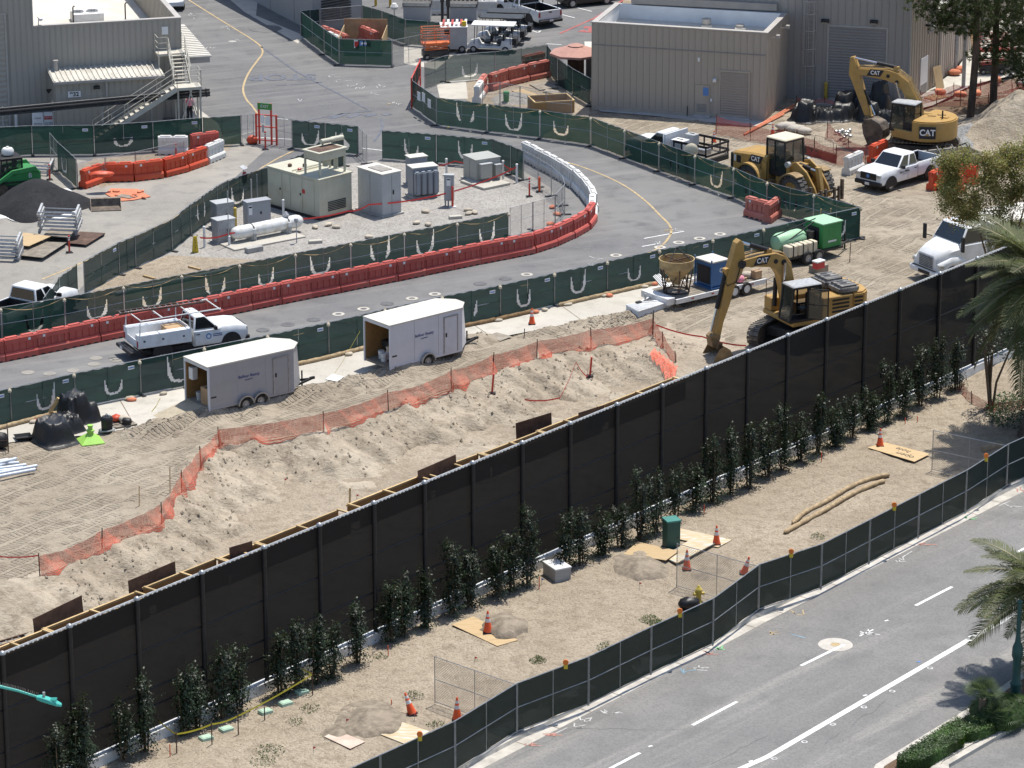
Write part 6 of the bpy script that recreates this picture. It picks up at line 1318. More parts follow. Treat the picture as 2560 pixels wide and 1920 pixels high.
 if ramp:
  rp=MB().add([(0,.08,z0-.04),(0,W_-.08,z0-.04),(-ramp,W_-.08,-.02),(-ramp,.08,-.02),(0,.08,z0-.11),(0,W_-.08,z0-.11),(-ramp,W_-.08,-.06),(-ramp,.08,-.06)],[(0,1,2,3),(7,6,5,4),(0,4,5,1),(1,5,6,2),(2,6,7,3),(3,7,4,0)]).build('ramp_door','ramp_wood',th)
  MB().add([(-ramp,.1,-.01),(-ramp,W_-.1,-.01),(-ramp-.42,W_-.1,-.04),(-ramp-.42,.1,-.04)],[(0,1,2,3)]).build('ramp_flap','galv_matte',rp)
 text('lettering','Balfour Beatty',.21,'ink_blue',th,(L_*.47,-.012,z0+h_*.60),(R(90),0,0),.003);text('lettering',lab2,.085,'ink_blue',th,(L_*.47,-.012,z0+h_*.60-.19),(R(90),0,0),.003)
 MB().b2(.12,.42,-.008,0,z0+.48,z0+.56).build('maker_plate','dark_steel',th)
 return th,rz,(a.x,a.y),W_,z0
tr1,rz1,o1,W1,z1_=trailer('silver enclosed cargo trailer with its rear ramp lowered',(455,1003),(523,1025),(742,975),'trailer_silver',2.05,4.85,2.1,'EQUIPMENT',(2.0,2.85),2.0)
tr2,rz2,o2,W2,z2_=trailer('white enclosed cargo trailer with open rear, behind the dirt ridge',(913,905),(976,921),(1182,868),'trailer_white',2.12,4.6,2.05,'EQUIPMENT',(2.3,),0)
def inside(o,rz,x,y,z):q=Matrix.Rotation(rz,3,'Z')@Vector((x,y,0));return(o[0]+q.x,o[1]+q.y,z)
def bucket(label,loc,m='white_matte',r_=.16,h_=.38):
 th=thing('bucket',label,'bucket',loc,0,'paint buckets in the white trailer');MB().lathe((0,0,0),[(r_*.85,0),(r_,h_),(r_*1.06,h_),(r_*1.06,h_+.03),(r_*.9,h_+.03)],14).build('pail',m,th,smooth=40);MB().tube([(r_,0,h_*.9),(r_*.6,-r_*.9,h_*.5),(-r_*.6,-r_*.9,h_*.5),(-r_,0,h_*.9)],.01,4).build('handle','galv',th)
bucket('white bucket nearest the open end of the white trailer',inside(o2,rz2,.35,.95,z2_+.06));bucket('white bucket behind another in the open white trailer',inside(o2,rz2,.55,1.4,z2_+.06));bucket('white bucket with a yellow pail stacked above it',inside(o2,rz2,.75,1.05,z2_+.06));bucket('small yellow pail stacked on a white bucket',inside(o2,rz2,.75,1.05,z2_+.47),'tank_cream',.14,.22)
def crate(name,label,cat,loc,rz,sz,m,group=None):
 th=thing(name,label,cat,loc,rz,group);MB().box((0,0,sz[2]/2),sz).build('casing',m,th,bevel=.015);MB().box((0,0,sz[2]+.004),(sz[0]*.98,.06,.012)).build('lid_seam','dark_steel',th);return th
crate('tool_cabinet','orange-brown tool cabinet inside the white trailer','cabinet',inside(o2,rz2,1.0,.55,z2_+.05),rz2,(.7,.8,.75),'lift_orange');crate('equipment_crate','grey crate high in the white trailer','crate',inside(o2,rz2,1.2,.5,z2_+.82),rz2,(.6,.7,.55),'gen_light');crate('equipment_crate','black tangled gear box in the white trailer','crate',inside(o2,rz2,1.1,1.3,z2_+.5),rz2,(.6,.8,.4),'black')
MB().b2(.03,4.3,W2-.07,W2-.045,z2_,z2_+2.0).build('plywood_lining','form_ply',tr2);MB().b2(.03,4.6,W1-.07,W1-.045,z1_,z1_+1.9).build('plywood_lining','form_ply',tr1)
crate('board_stack','upright brown and grey boards inside the silver trailer','boards',inside(o1,rz1,.5,.6,z1_+.05),rz1,(.7,.75,.85),'cardboard');crate('equipment_crate','black equipment crate inside the silver trailer','crate',inside(o1,rz1,1.3,.9,z1_+.05),rz1,(.8,1.2,1.1),'black');crate('first_aid_cabinet','white cabinet with red mark on the trailer wall','cabinet',inside(o1,rz1,.25,1.75,z1_+1.05),rz1,(.3,.35,.6),'white_matte')
bucket('grey bucket standing in the silver trailer doorway',inside(o1,rz1,.35,1.4,z1_+.06),'gen_light')
#  construction machines
def track_frame(th,L_,gauge,sw,hh,m='track_steel',n_=46,frame='dark_steel'):
 r_=hh/2;st=L_-hh;per=2*st+2*math.pi*r_;shoe=MB().box((0,0,0),(per/n_*.86,sw,.035)).box((0,0,.04),(.035,sw,.05)).mesh('track_shoe',m)
 for s_ in(-1,1):
  tf=MB().prism([(-st/2-r_*.55*0,.12),(st/2,.12),(st/2+r_*.5,r_),(st/2,hh-.14),(-st/2,hh-.14),(-st/2-r_*.5,r_)],s_*gauge/2-sw*.32,s_*gauge/2+sw*.32,'y').build('track_frame',frame,th,bevel=.03)
  for x in(-st/2,st/2):MB().lathe((x,s_*gauge/2-sw*.42,r_),[(.1,0),(r_*.84,.02),(r_*.84,sw*.82),(.1,sw*.84)],18,'Y').build('sprocket','steel_worn',th)
  for k in range(n_):
   u=per*k/n_
   if u<st:p,a=(-st/2+u,hh),0
   elif u<st+math.pi*r_:th_=(u-st)/r_;p,a=(st/2+r_*math.sin(th_),r_+r_*math.cos(th_)),th_
   elif u<2*st+math.pi*r_:p,a=(st/2-(u-st-math.pi*r_),0),math.pi
   else:th_=(u-2*st-math.pi*r_)/r_;p,a=(-st/2-r_*math.sin(th_),r_-r_*math.cos(th_)),math.pi+th_
   o=link('track_shoe',shoe,th);o.location=(p[0],s_*gauge/2,p[1]+.02);o.rotation_euler=(0,a,0)
 MB().b2(-st*.32,st*.32,-gauge/2,gauge/2,hh*.35,hh*.8).lathe((0,0,hh*.8),[(.75,0),(.75,hh*.28)],20).build('car_body',frame,th,bevel=.03)
def arm(pts_top,pts_bot,y0,y1,name,m,parent,bevel=.02):return MB().prism(list(pts_top)+list(pts_bot)[::-1],y0,y1,'y').build(name,m,parent,bevel=bevel)
def cyl(parent,a,b,y,r_,f=.55):
 a=Vector((a[0],y,a[1]));b=Vector((b[0],y,b[1]));c=a.lerp(b,f);q=MB().tube([a,c],r_,10).build('hydraulic_cylinder','black',parent,smooth=40);MB().tube([c,b],r_*.55,8).build('piston_rod','chrome',q,smooth=40);return q
def hoses(parent,pts,y,n_=3,m='black',r_=.025):
 for k in range(n_):MB().tube([(p[0]+rnd.uniform(-.05,.05),y+(k-n_/2)*.09,p[1]+rnd.uniform(0,.08))for p in pts],r_,5).build('hose',m,parent)
def bucket_arm(parent,c,a,w_,s_=1.0,m='steel_worn',name='bucket'):
 pr=[(0,.12),(-.42,.05),(-.80,-.30),(-.92,-.72),(-.72,-1.12),(-.30,-1.32),(.25,-1.28)];pr2=[(.22,-1.20),(-.28,-1.22),(-.64,-1.04),(-.82,-.70),(-.71,-.34),(-.36,-.04)]
 ca,sa=math.cos(a),math.sin(a);T_=lambda p:(c[0]+(p[0]*ca-p[1]*sa)*s_,c[1]+(p[0]*sa+p[1]*ca)*s_)
 b=MB().prism([T_(p)for p in pr+pr2],-w_/2,w_/2,'y').build(name,m,parent)
 side=[(0,.12),(-.42,.05),(-.80,-.30),(-.92,-.72),(-.72,-1.12),(-.30,-1.32),(.25,-1.28),(.30,-.6),(.2,-.1)]
 for y in(-w_/2-.03,w_/2):MB().prism([T_(p)for p in side],y,y+.03,'y').build('side_plate',m,b)
 for k in range(5):
  y=-w_/2+.1+k*(w_-.2)/4;q=[T_(p)for p in((.15,-1.34),(.18,-1.2),(.55,-1.22))];MB().prism(q,y-.06,y+.06,'y').build('tooth',m,b)
 for y in(-.2,.17):MB().prism([T_(p)for p in((-.25,-.1),(.12,-.15),(.15,.22),(-.1,.25))],y,y+.05,'y').build('ear',m,b)
 return b
def cab_box(th,x0,x1,y0,y1,z0,z1,rake=.25,door_open=False,roofm='galv_matte',frame='black',nm='cab'):
 cb=MB();w_=.08
 P4=[(x1,y0),(x1,y1),(x0,y0),(x0,y1)]
 for(x,y)in P4:cb.bar((x,y,z0),(x-(rake if x==x1 else 0),y,z1),w_)
 for y in(y0,y1):cb.bar((x0,y,z0),(x1,y,z0),w_,.12).bar((x0,y,z1),(x1-rake,y,z1),w_).bar((x0+(x1-x0)*.42,y,z0),(x0+(x1-x0)*.42,y,z1),w_*.9)
 for x,z_ in((x0,z0),(x1,z0),(x0,z1),(x1-rake,z1)):cb.bar((x,y0,z_),(x,y1,z_),w_)
 cb.b2(x0,x0+.05,y0,y1,z0,z0+(z1-z0)*.4).b2(x0,x1-.05,y0+.02,y1-.02,z0-.1,z0+.05)
 for y in(y0,y1):cb.b2(x0,x0+(x1-x0)*.42,y-.02,y+.02,z0,z0+(z1-z0)*.35)
 c=cb.build(nm,frame,th)
 MB().add([(x1,y0+.05,z0+.05),(x1,y1-.05,z0+.05),(x1-rake,y1-.05,z1-.04),(x1-rake,y0+.05,z1-.04)],[(0,1,2,3)]).build('windscreen','glass_cab',c)
 MB().add([(x0,y0+.05,z0+(z1-z0)*.4),(x0,y1-.05,z0+(z1-z0)*.4),(x0,y1-.05,z1-.04),(x0,y0+.05,z1-.04)],[(0,1,2,3)]).build('rear_window','glass_cab',c)
 for y in(y0,y1):
  MB().add([(x0+.04,y,z0+(z1-z0)*.35),(x0+(x1-x0)*.42,y,z0+(z1-z0)*.35),(x0+(x1-x0)*.42,y,z1-.04),(x0+.04,y,z1-.04)],[(0,1,2,3)]).build('side_window','glass_cab',c)
  if not(door_open and y==y1):MB().add([(x0+(x1-x0)*.42,y,z0+.06),(x1-.04,y,z0+.06),(x1-rake-.02,y,z1-.04),(x0+(x1-x0)*.42,y,z1-.04)],[(0,1,2,3)]).build('door_window','glass_cab',c)
 MB().b2(x0-.06,x1-rake+.08,y0-.06,y1+.06,z1+.03,z1+.14).build('roof',roofm,c,bevel=.05)
 MB().box((x0+(x1-x0)*.38,(y0+y1)/2,z0+.45),(.5,.5,.14)).box((x0+(x1-x0)*.22,(y0+y1)/2,z0+.85),(.14,.5,.75)).build('seat','dark_steel',c,bevel=.04)
 MB().box((x1-.35,(y0+y1)/2,z0+.55),(.12,.35,.5)).build('console','black',c)
 return c
def logo(parent,txt,size,loc,rot,pw,ph,skew=True,chevron=True):
 x,y,z=loc;rm=Matrix.Rotation(rot[2],3,'Z')@Matrix.Rotation(rot[1],3,'Y')@Matrix.Rotation(rot[0],3,'X');nrm=rm@Vector((0,0,1));rx_=rm@Vector((1,0,0));ry_=rm@Vector((0,1,0));c=Vector(loc)
 k=.18*pw if skew else 0
 q=[c+rx_*(-pw/2-k*.5)-ry_*ph/2,c+rx_*(pw/2-k)-ry_*ph/2,c+rx_*(pw/2+k*.5)+ry_*ph/2,c+rx_*(-pw/2+k)+ry_*ph/2]
 pl=MB().add([v+nrm*.012 for v in q]+[v-nrm*.01 for v in q],[(0,1,2,3),(7,6,5,4),(0,4,5,1),(1,5,6,2),(2,6,7,3),(3,7,4,0)]).build('decal_plate','ink',parent)
 text('decal_letters',txt,size,'sign_white',pl,c+nrm*.018,rot,.002,True,.92)
 if chevron:
  t3=[c+ry_*(-size*.36)+rx_*(-size*.36),c+ry_*(-size*.36)+rx_*(size*.30),c+ry_*(-size*.02)]
  MB().add([v+nrm*.026 for v in t3],[(0,1,2)]).build('decal_chevron','cat_yellow',pl)
hE=math.atan2(-.46,-.89);cE=G(2008,846);cE.z=0
ex=thing('excavator','large yellow tracked excavator with cab door open beside the black fence','excavator',cE,hE)
un=bpy.data.objects.new('undercarriage',None);COL.objects.link(un);un.parent=ex;un.rotation_euler.z=math.atan2(-.86,-.51)-hE;un.location=(.35,-.15,0)
track_frame(un,4.9,2.5,.62,1.02,n_=44)
zd=1.2
MB().prism([(1.55,-1.45),(1.55,1.45),(-2.6,1.5),(-3.0,1.15),(-3.15,.6),(-3.15,-.6),(-3.0,-1.15),(-2.6,-1.5)],zd,zd+.25,'z').build('deck','cat_yellow',ex,bevel=.03)
cw=MB().prism([(-1.95,-1.5),(-1.95,1.5),(-2.6,1.52),(-3.05,1.15),(-3.2,.6),(-3.2,-.6),(-3.05,-1.15),(-2.6,-1.52)],zd+.2,zd+1.35,'z').build('counterweight','cat_yellow',ex,bevel=.08,seg=2)
sh_=MB().b2(-1.98,-.2,.55,1.48,zd+.25,zd+1.3).build('left_housing','cat_yellow',ex,bevel=.04)
for k in range(4):MB().b2(-1.75,-.75,1.475,1.50,zd+.45+k*.2,zd+.55+k*.2).build('louvre','black',sh_)
for k in range(4):MB().b2(-2.55,-2.05,1.495,1.525,zd+.45+k*.2,zd+.55+k*.2).build('louvre','black',cw)
MB().b2(-1.98,.55,-1.48,-.45,zd+.25,zd+1.05).build('right_housing','cat_yellow',ex,bevel=.04)
MB().b2(.6,1.5,-1.45,-.75,zd+.25,zd+.95).build('tool_box','cat_yellow',ex,bevel=.04)
MB().b2(-.3,.55,-.4,.5,zd+.25,zd+.8).build('swing_frame','cat_worn',ex)
for k,(y0,y1)in enumerate(((-1.4,-.05),(.0,1.38))):
 eh=MB().b2(-2.35,-1.15,y0,y1,zd+1.28,zd+1.68).build('engine_hood','galv_matte' if False else 'hood_grey',ex,bevel=.14,seg=3)if False else None
mat('hood_grey',(.16,.155,.15),.6,0,.1,2,dirt=((.36,.33,.28),2.0,.7))
for k,(y0,y1)in enumerate(((-1.42,.08),(.12,1.42))):
 eh=MB().b2(-2.45,-1.25,y0,y1,zd+1.25,zd+1.72).build('engine_hood','hood_grey',ex,bevel=.15,seg=3,smooth=40)
 for q in range(4):MB().b2(-2.35,-1.35,y0+.2+q*.33,y0+.27+q*.33,zd+1.70,zd+1.74).build('hood_rib','hood_grey',eh)
 MB().b2(-1.95,-1.6,y0+.25,y0+.8,zd+1.725,zd+1.735).build('hood_grille','black',eh)
cb=cab_box(ex,-.05,1.75,.45,1.45,zd+.30,zd+2.0,.22,True)
dr=MB()
c0=Vector((.68,1.48,zd+.35));dv=Vector((-.78,.62,0)).normalized()
for z_ in(0,.75,1.55):dr.bar(c0+Vector((0,0,z_)),c0+dv*1.0+Vector((0,0,z_)),.05)
for l_ in(0,1.0):dr.bar(c0+dv*l_,c0+dv*l_+Vector((0,0,1.55)),.05)
dr=dr.build('cab_door','black',ex);MB().add([c0+dv*.03,c0+dv*.97,c0+dv*.97+Vector((0,0,1.52)),c0+dv*.03+Vector((0,0,1.52))],[(0,1,2,3)]).build('door_window','glass_cab',dr)
by=-.28;F0=(.95,zd+.75)
bm_=arm([(.55,zd+.95),(.60,zd+1.9),(.85,zd+2.75),(1.25,zd+3.35),(1.75,zd+3.55),(2.6,zd+3.55),(3.75,zd+3.42)],[(1.10,zd+.60),(1.30,zd+1.6),(1.48,zd+2.3),(1.75,zd+2.72),(2.15,zd+2.88),(2.8,zd+2.98),(3.75,zd+3.08)],by-.28,by+.28,'boom','cat_yellow',ex)
T1=(3.72,zd+3.22)
sk_=arm([(3.50,zd+3.3),(3.62,zd+4.35),(3.82,zd+4.5),(4.02,zd+4.35),(4.42,zd+3.05),(4.95,zd+.6),(5.22,zd-.45)],[(3.50,zd+3.3),(3.68,zd+2.7),(4.05,zd+2.2),(4.35,zd+1.2),(4.70,zd+.3),(4.86,zd-.45),(4.95,zd-.55)],by-.22,by+.22,'stick','cat_yellow',ex)
for y in(by-.30,by+.25):MB().lathe((T1[0],y,T1[1]),[(.22,0),(.22,.06)],14,'Y').build('pivot_pin','dark_steel',ex)
for y in(by-.29,by+.27):MB().lathe((1.75,y,zd+3.12),[(.12,0),(.12,.04)],12,'Y').lathe((1.28,y,zd+3.02),[(.14,0),(.14,.05)],12,'Y').build('boom_pin','black',ex)
cyl(ex,(1.35,zd+.55),(1.28,zd+3.02),by+.40,.12,.60);cyl(ex,(1.35,zd+.55),(1.28,zd+3.02),by-.40,.12,.60)
cyl(ex,(2.05,zd+3.68),(3.84,zd+4.38),by,.13,.60);cyl(ex,(4.50,zd+2.95),(5.30,zd-.15),by,.11,.62)
MB().b2(1.9,2.2,by-.14,by+.14,zd+3.5,zd+3.75).build('cylinder_bracket','cat_yellow',ex);MB().prism([(4.30,zd+3.1),(4.62,zd+3.05),(4.62,zd+2.8),(4.4,zd+2.5)],by-.16,by+.16,'y').build('stick_bracket','cat_yellow',ex)
hoses(ex,[(.5,zd+1.0),(.52,zd+1.9),(.75,zd+2.85),(1.2,zd+3.45),(2.0,zd+3.66),(3.0,zd+3.64),(3.6,zd+3.6),(3.9,zd+3.3)],by,4,'hopper')
hoses(ex,[(3.75,zd+3.1),(4.0,zd+2.3),(4.5,zd+2.15),(4.75,zd+2.4)],by+.25,2)
lk=MB().prism([(4.85,zd-.4),(5.25,zd-.2),(5.45,zd-.35),(5.35,zd-.9),(5.05,zd-1.0)],by-.26,by+.26,'y').build('quick_coupler','cat_worn',ex,bevel=.02)
bucket_arm(ex,(5.08,zd-.85),R(20),1.15,.98,'cat_worn')
for y,r3 in((by+.285,0),(by-.285,math.pi)):logo(ex,'CAT',.36,(2.55,y,zd+3.27),(R(90),0,math.pi if y>by else 0),.85,.42)
MB().tube([(1.72,-.9,zd+.95),(1.72,-.9,zd+1.9),(.9,-1.2,zd+2.0)],.02,5).build('handrail','black',ex)
hX=math.atan2(.50,-.866);cX=G(2304,386);ex2=thing('excavator','yellow short-tail excavator with raised boom in front of the grey building','excavator',(cX.x,cX.y,.1),hX)
un=bpy.data.objects.new('undercarriage',None);COL.objects.link(un);un.parent=ex2;un.rotation_euler.z=.25;track_frame(un,4.2,2.3,.6,.9,n_=40)
zd=1.12;circ=[(-.35+1.75*math.cos(a),1.72*math.sin(a))for a in np.linspace(R(78),R(282),22)]
MB().prism([(1.5,-1.3),(1.5,1.3)]+circ,zd,zd+.55,'z').build('deck','cat_yellow',ex2,bevel=.04)
cw2=MB().prism([(.05,-1.3),(.05,1.45)]+[(-.35+1.80*math.cos(a),1.76*math.sin(a))for a in np.linspace(R(80),R(280),22)],zd+.05,zd+1.25,'z').build('counterweight','cat_yellow',ex2,bevel=.07,seg=2,smooth=35)
for k in range(6):MB().box((-1.4+.42*k,rnd.uniform(-.6,.6),zd+1.27),(.5,.35,.1),rnd.uniform(0,1)).build('top_cover','cat_yellow',ex2,bevel=.03)
MB().b2(.05,1.45,-1.3,-.35,zd+.5,zd+1.15).build('right_housing','cat_yellow',ex2,bevel=.05)
cab_box(ex2,.0,1.60,.35,1.32,zd+.45,zd+2.05,.15,False)
by=-.15;B2=[(.0,zd+.55),(.30,zd+2.0),(1.0,zd+3.2),(1.75,zd+3.65),(2.4,zd+3.78),(4.5,zd+3.62)];B2b=[(.55,zd+.5),(.90,zd+1.8),(1.45,zd+2.65),(1.95,zd+3.0),(2.5,zd+3.12),(4.5,zd+3.28)]
arm(B2,B2b,by-.25,by+.25,'boom','cat_yellow',ex2)
arm([(4.3,zd+3.45),(4.72,zd+4.32),(4.95,zd+4.26),(5.0,zd+3.2),(4.85,zd+2.9),(3.8,zd+.6)],[(4.3,zd+3.45),(4.22,zd+3.0),(4.0,zd+2.3),(3.55,zd+1.1),(3.45,zd+.65)],by-.19,by+.19,'stick','cat_yellow',ex2)
cyl(ex2,(1.9,zd+3.95),(4.78,zd+4.22),by,.11,.45);cyl(ex2,(1.0,zd+.7),(1.75,zd+3.1),by+.36,.10,.5);cyl(ex2,(1.0,zd+.7),(1.75,zd+3.1),by-.36,.10,.5);cyl(ex2,(4.0,zd+2.3),(3.25,zd+.8),by,.09,.6)
hoses(ex2,[(.0,zd+.8),(.25,zd+2.1),(.95,zd+3.3),(1.7,zd+3.75),(2.5,zd+3.9),(3.6,zd+3.8),(4.3,zd+3.75),(4.6,zd+3.2),(4.2,zd+2.3)],by,5,'hopper')
MB().b2(1.75,2.05,by-.12,by+.12,zd+3.6,zd+4.0).build('cylinder_bracket','cat_yellow',ex2)
for p in((1.75,zd+3.1),(2.35,zd+3.4)):MB().lathe((p[0],by+.25,p[1]),[(.11,0),(.11,.05)],12,'Y').build('boom_pin','black',ex2)
MB().prism([(3.4,zd+.75),(3.85,zd+.8),(3.8,zd+.3),(3.45,zd+.25)],by-.2,by+.2,'y').build('linkage','cat_worn',ex2);bucket_arm(ex2,(3.62,zd+.45),R(-22),1.05,1.12,'steel_worn')
logo(ex2,'CAT',.34,(3.2,by+.26,zd+3.5),(R(90),R(-2),math.pi),1.0,.42)
a_=R(118);logo(ex2,'CAT',.52,(-1.05,1.69,zd+.62),(R(90),0,math.pi+R(22)),1.0,.75,False);logo(ex2,'CAT',.24,(.18,1.47,zd+.42),(R(90),0,math.pi),.7,.4)
MB().tube([(-1.4,.3,zd+1.25),(-1.4,.3,zd+1.75)],.05,6).build('exhaust','black',ex2)
hL=math.atan2(-.73,.68);hv=Vector((.68,-.73,0)).normalized();lv=Vector((-hv.y,hv.x,0));cL=G(2064,492)-hv*1.85-lv*1.45
wl2=thing('wheel_loader','yellow wheel loader with fork carriage parked behind the far fence','wheel loader',(cL.x,cL.y,0),hL,scale=1.08)
for x,y in((1.55,1.02),(1.55,-1.02),(-1.6,1.02),(-1.6,-1.02)):wheel(wl2,x,y,.78,.58,'cat_yellow','rubber_dusty',20)
MB().loft([[(x,-w_,z0),(x,w_,z0),(x,w_,z1-.12),(x,w_-.14,z1),(x,-w_+.14,z1),(x,-w_,z1-.12)]for(x,w_,z0,z1)in((-3.2,.85,.75,2.0),(-2.9,.95,.7,2.12),(-1.3,.95,.75,2.25),(-.55,.95,.8,2.25))]).build('engine_hood','cat_yellow',wl2,bevel=.02)
MB().b2(-3.3,-2.95,-.9,.9,.7,1.95).build('radiator_grille','black',wl2,bevel=.05);MB().b2(-3.0,-.2,-.95,.95,.55,.95).build('rear_frame','cat_worn',wl2)
for s_ in(-1,1):
 MB().prism([(-1.6+.95*math.cos(a),.78+.95*math.sin(a))for a in np.linspace(R(-5),R(185),16)]+[(-1.6+.86*math.cos(a),.78+.86*math.sin(a))for a in np.linspace(R(185),R(-5),16)],s_*.75,s_*1.38,'y').build('rear_fender','cat_yellow',wl2)
 MB().prism([(1.55+.95*math.cos(a),.78+.95*math.sin(a))for a in np.linspace(R(60),R(175),12)]+[(1.55+.87*math.cos(a),.78+.87*math.sin(a))for a in np.linspace(R(175),R(60),12)],s_*.8,s_*1.38,'y').build('front_fender','cat_worn',wl2)
 MB().prism([(.85,2.05),(1.25,2.18),(2.0,1.75),(2.6,1.0),(2.85,.45),(2.65,.35),(2.2,.85),(1.5,1.35),(.95,1.65)],s_*.52-.06,s_*.52+.06,'y').build('lift_arm','cat_yellow',wl2,bevel=.015)
 MB().lathe((.85,s_*.78-.1,2.0),[(.16,0),(.16,.2)],12,'Y').build('headlamp','lamp_clear',wl2);MB().bar((.85,s_*.7,1.2),(.85,s_*.75,1.95),.16).build('tower','cat_yellow',wl2)
MB().b2(-.2,.95,-.62,.62,.55,1.25).build('front_frame','cat_yellow',wl2,bevel=.03);MB().b2(.6,1.3,-.4,.4,1.0,1.95).build('loader_tower','cat_yellow',wl2,bevel=.03)
cyl(wl2,(1.0,1.9),(2.3,1.75),0,.12,.6);MB().prism([(2.2,2.0),(2.45,2.0),(2.75,.5),(2.5,.5)],-.12,.12,'y').build('tilt_lever','cat_yellow',wl2)
cab_box(wl2,-.75,.65,-.72,.72,1.45,3.15,.12,False,'tank_cream');MB().b2(-.75,.55,-.75,.75,1.2,1.5).build('cab_base','black',wl2,bevel=.04)
MB().tube([(-1.0,.35,2.2),(-1.0,.35,3.0),(-1.12,.35,3.2)],.10,8).build('exhaust','black',wl2)
logo(wl2,'CAT',.36,(-1.35,-.958,1.92),(R(90),0,0),.95,.44,True,False);MB().b2(-2.75,-2.45,-.96,-.95,1.5,1.9).build('side_grille','black',wl2);MB().b2(-2.95,-2.82,-.955,-.945,1.55,1.9).build('decal_plate','sign_white',wl2)
fk=MB().bar((2.95,-1.25,.75),(2.95,1.25,.75),.10).bar((2.95,-1.25,.35),(2.95,1.25,.35),.10)
for y in(-1.25,1.25):fk.b2(2.86,3.04,y-.06,y+.06,.15,1.25)
fk.build('fork_carriage','steel_worn',wl2)
for y in(-.5,-.15,.55,.9):MB().prism([(2.98,.95),(3.1,.95),(3.12,.2),(4.2,.08),(4.2,.04),(3.0,.08)],y-.06,y+.06,'y').build('fork','steel_worn',wl2)
MB().tube([(-.5,-.97,.9),(-.5,-.97,1.9),(-.95,-.97,1.95),(-.95,-.97,1.0)],.02,5).build('handrail','black',wl2)
hS=R(205);cS=G(30,478,ZR);ss=thing('track_loader','green compact track loader with white tank on its roof beside the black pile','track loader',cS,hS)
track_frame(ss,2.3,1.45,.42,.72,'rubber',30,'dark_steel')
MB().loft([[(x,-w_,.45),(x,w_,.45),(x,w_,z_),(x,-w_,z_)]for(x,w_,z_)in((-1.55,.78,1.25),(-1.2,.80,1.4),(-.35,.80,1.42),(-.1,.78,1.2),(.85,.7,.8))]).build('body','green_machine',ss,bevel=.05)
cab_box(ss,-.5,.85,-.58,.58,.8,2.05,.1,False,'black')
for s_ in(-1,1):
 MB().prism([(-1.5,1.2),(-1.2,1.62),(.2,1.48),(1.35,.75),(1.65,.2),(1.45,.15),(1.15,.65),(.1,1.25),(-1.15,1.3)],s_*.86-.07,s_*.86+.07,'y').build('lift_arm','green_machine',ss,bevel=.02);cyl(ss,(-1.1,.8),(.1,1.3),s_*.74,.06)
MB().prism([(1.45,.1),(1.5,.75),(1.62,.75),(1.72,.2),(2.3,.08),(2.3,.04)],-.9,.9,'y').build('bucket','steel_worn',ss)
MB().lathe((.15,0,2.2),[(.05,0),(.30,.02),(.36,.12),(.36,.30),(.28,.42),(.08,.46),(.08,.52)],16).build('roof_tank','white_matte',ss,smooth=40);MB().b2(-1.62,-1.5,-.6,.6,.6,1.2).build('rear_grille','black',ss,bevel=.03)
text('lettering','B',.4,'sign_white',ss,(-.9,.806,1.05),(R(90),0,R(180)),.003)
#  flatbed trailer with hopper, welder and studs
nf,nr=G(1690,752,.62),G(1914,699,.62);rzT=ang(nr,nf);Lt=(nf-nr).length
ft=thing('flatbed_trailer','white flatbed trailer carrying a concrete hopper and a blue welder','trailer',(nr.x,nr.y,ZR),rzT);Wt=2.35;zk=.62
sgn=-1
fy=lambda y:sgn*y
MB().b2(0,Lt,fy(0),fy(Wt),zk-.08,zk).build('deck','wood_grey',ft)
for y in(0,Wt):MB().b2(0,Lt,fy(y)-.05,fy(y)+.05,zk-.22,zk+.03).build('side_rail','white_matte',ft)
for k in range(9):MB().b2(Lt*(k+.4)/9-.09,Lt*(k+.4)/9+.09,fy(-.055),fy(-.05),zk-.12,zk-.05).build('reflector','red_lamp' if k%2 else 'sign_white',ft)
for k in range(7):MB().b2(.02,Lt-.02,fy(.08+k*.32),fy(.36+k*.32),zk,zk+.025).build('deck_plank','wood_grey',ft)
for y in(.5,Wt-.5):MB().bar((Lt-.2,fy(y),zk-.18),(Lt+1.5,fy(Wt/2),zk-.16),.09,.14).build('tongue','white_matte',ft)
MB().b2(Lt-.02,Lt+.5,fy(.1),fy(Wt-.1),zk-.25,zk+.12).build('front_box','white_matte',ft,bevel=.02);MB().box((Lt+1.55,fy(Wt/2),zk-.15),(.3,.2,.2)).build('coupler','dark_steel',ft);MB().tube([(Lt+1.1,fy(Wt/2),.05),(Lt+1.1,fy(Wt/2),.9)],.05,6).build('jack','galv_matte',ft)
for x in(Lt*.36,Lt*.36-.85):
 for y in(-.02,Wt+.02):wheel(ft,x,fy(y),.36,.22,'white_matte')
MB().bar((.0,fy(.1),zk),(-1.3,fy(.1),.06),.5,.06).build('loading_ramp','white_matte',ft)
TM=Matrix.Translation(Vector((nr.x,nr.y,ZR)))@Matrix.Rotation(rzT,4,'Z')
def onT(x,y,z=zk+.03):return TM@Vector((x,fy(y),z))
hp=thing('concrete_hopper','rusty tan conical concrete hopper on a round stand','hopper',onT(Lt-1.0,1.15),rzT)
MB().lathe((0,0,0),[(.22,.42),(.26,.62),(.84,1.28),(.90,1.34),(.92,1.75),(.95,1.75),(.95,1.80),(.90,1.80),(.87,1.36),(.80,1.28),(.2,.6),(.16,.42)],28,cap=False).build('cone','hopper',hp,smooth=35)
MB().lathe((0,0,.02),[(.66,0),(.72,0),(.72,.06),(.66,.06)],24,cap=False).build('base_ring','dark_steel',hp)
for k in range(6):a=math.pi*k/3;MB().bar((.69*math.cos(a),.69*math.sin(a),.05),(.90*math.cos(a),.90*math.sin(a),1.36),.06).build('leg','rust',hp)
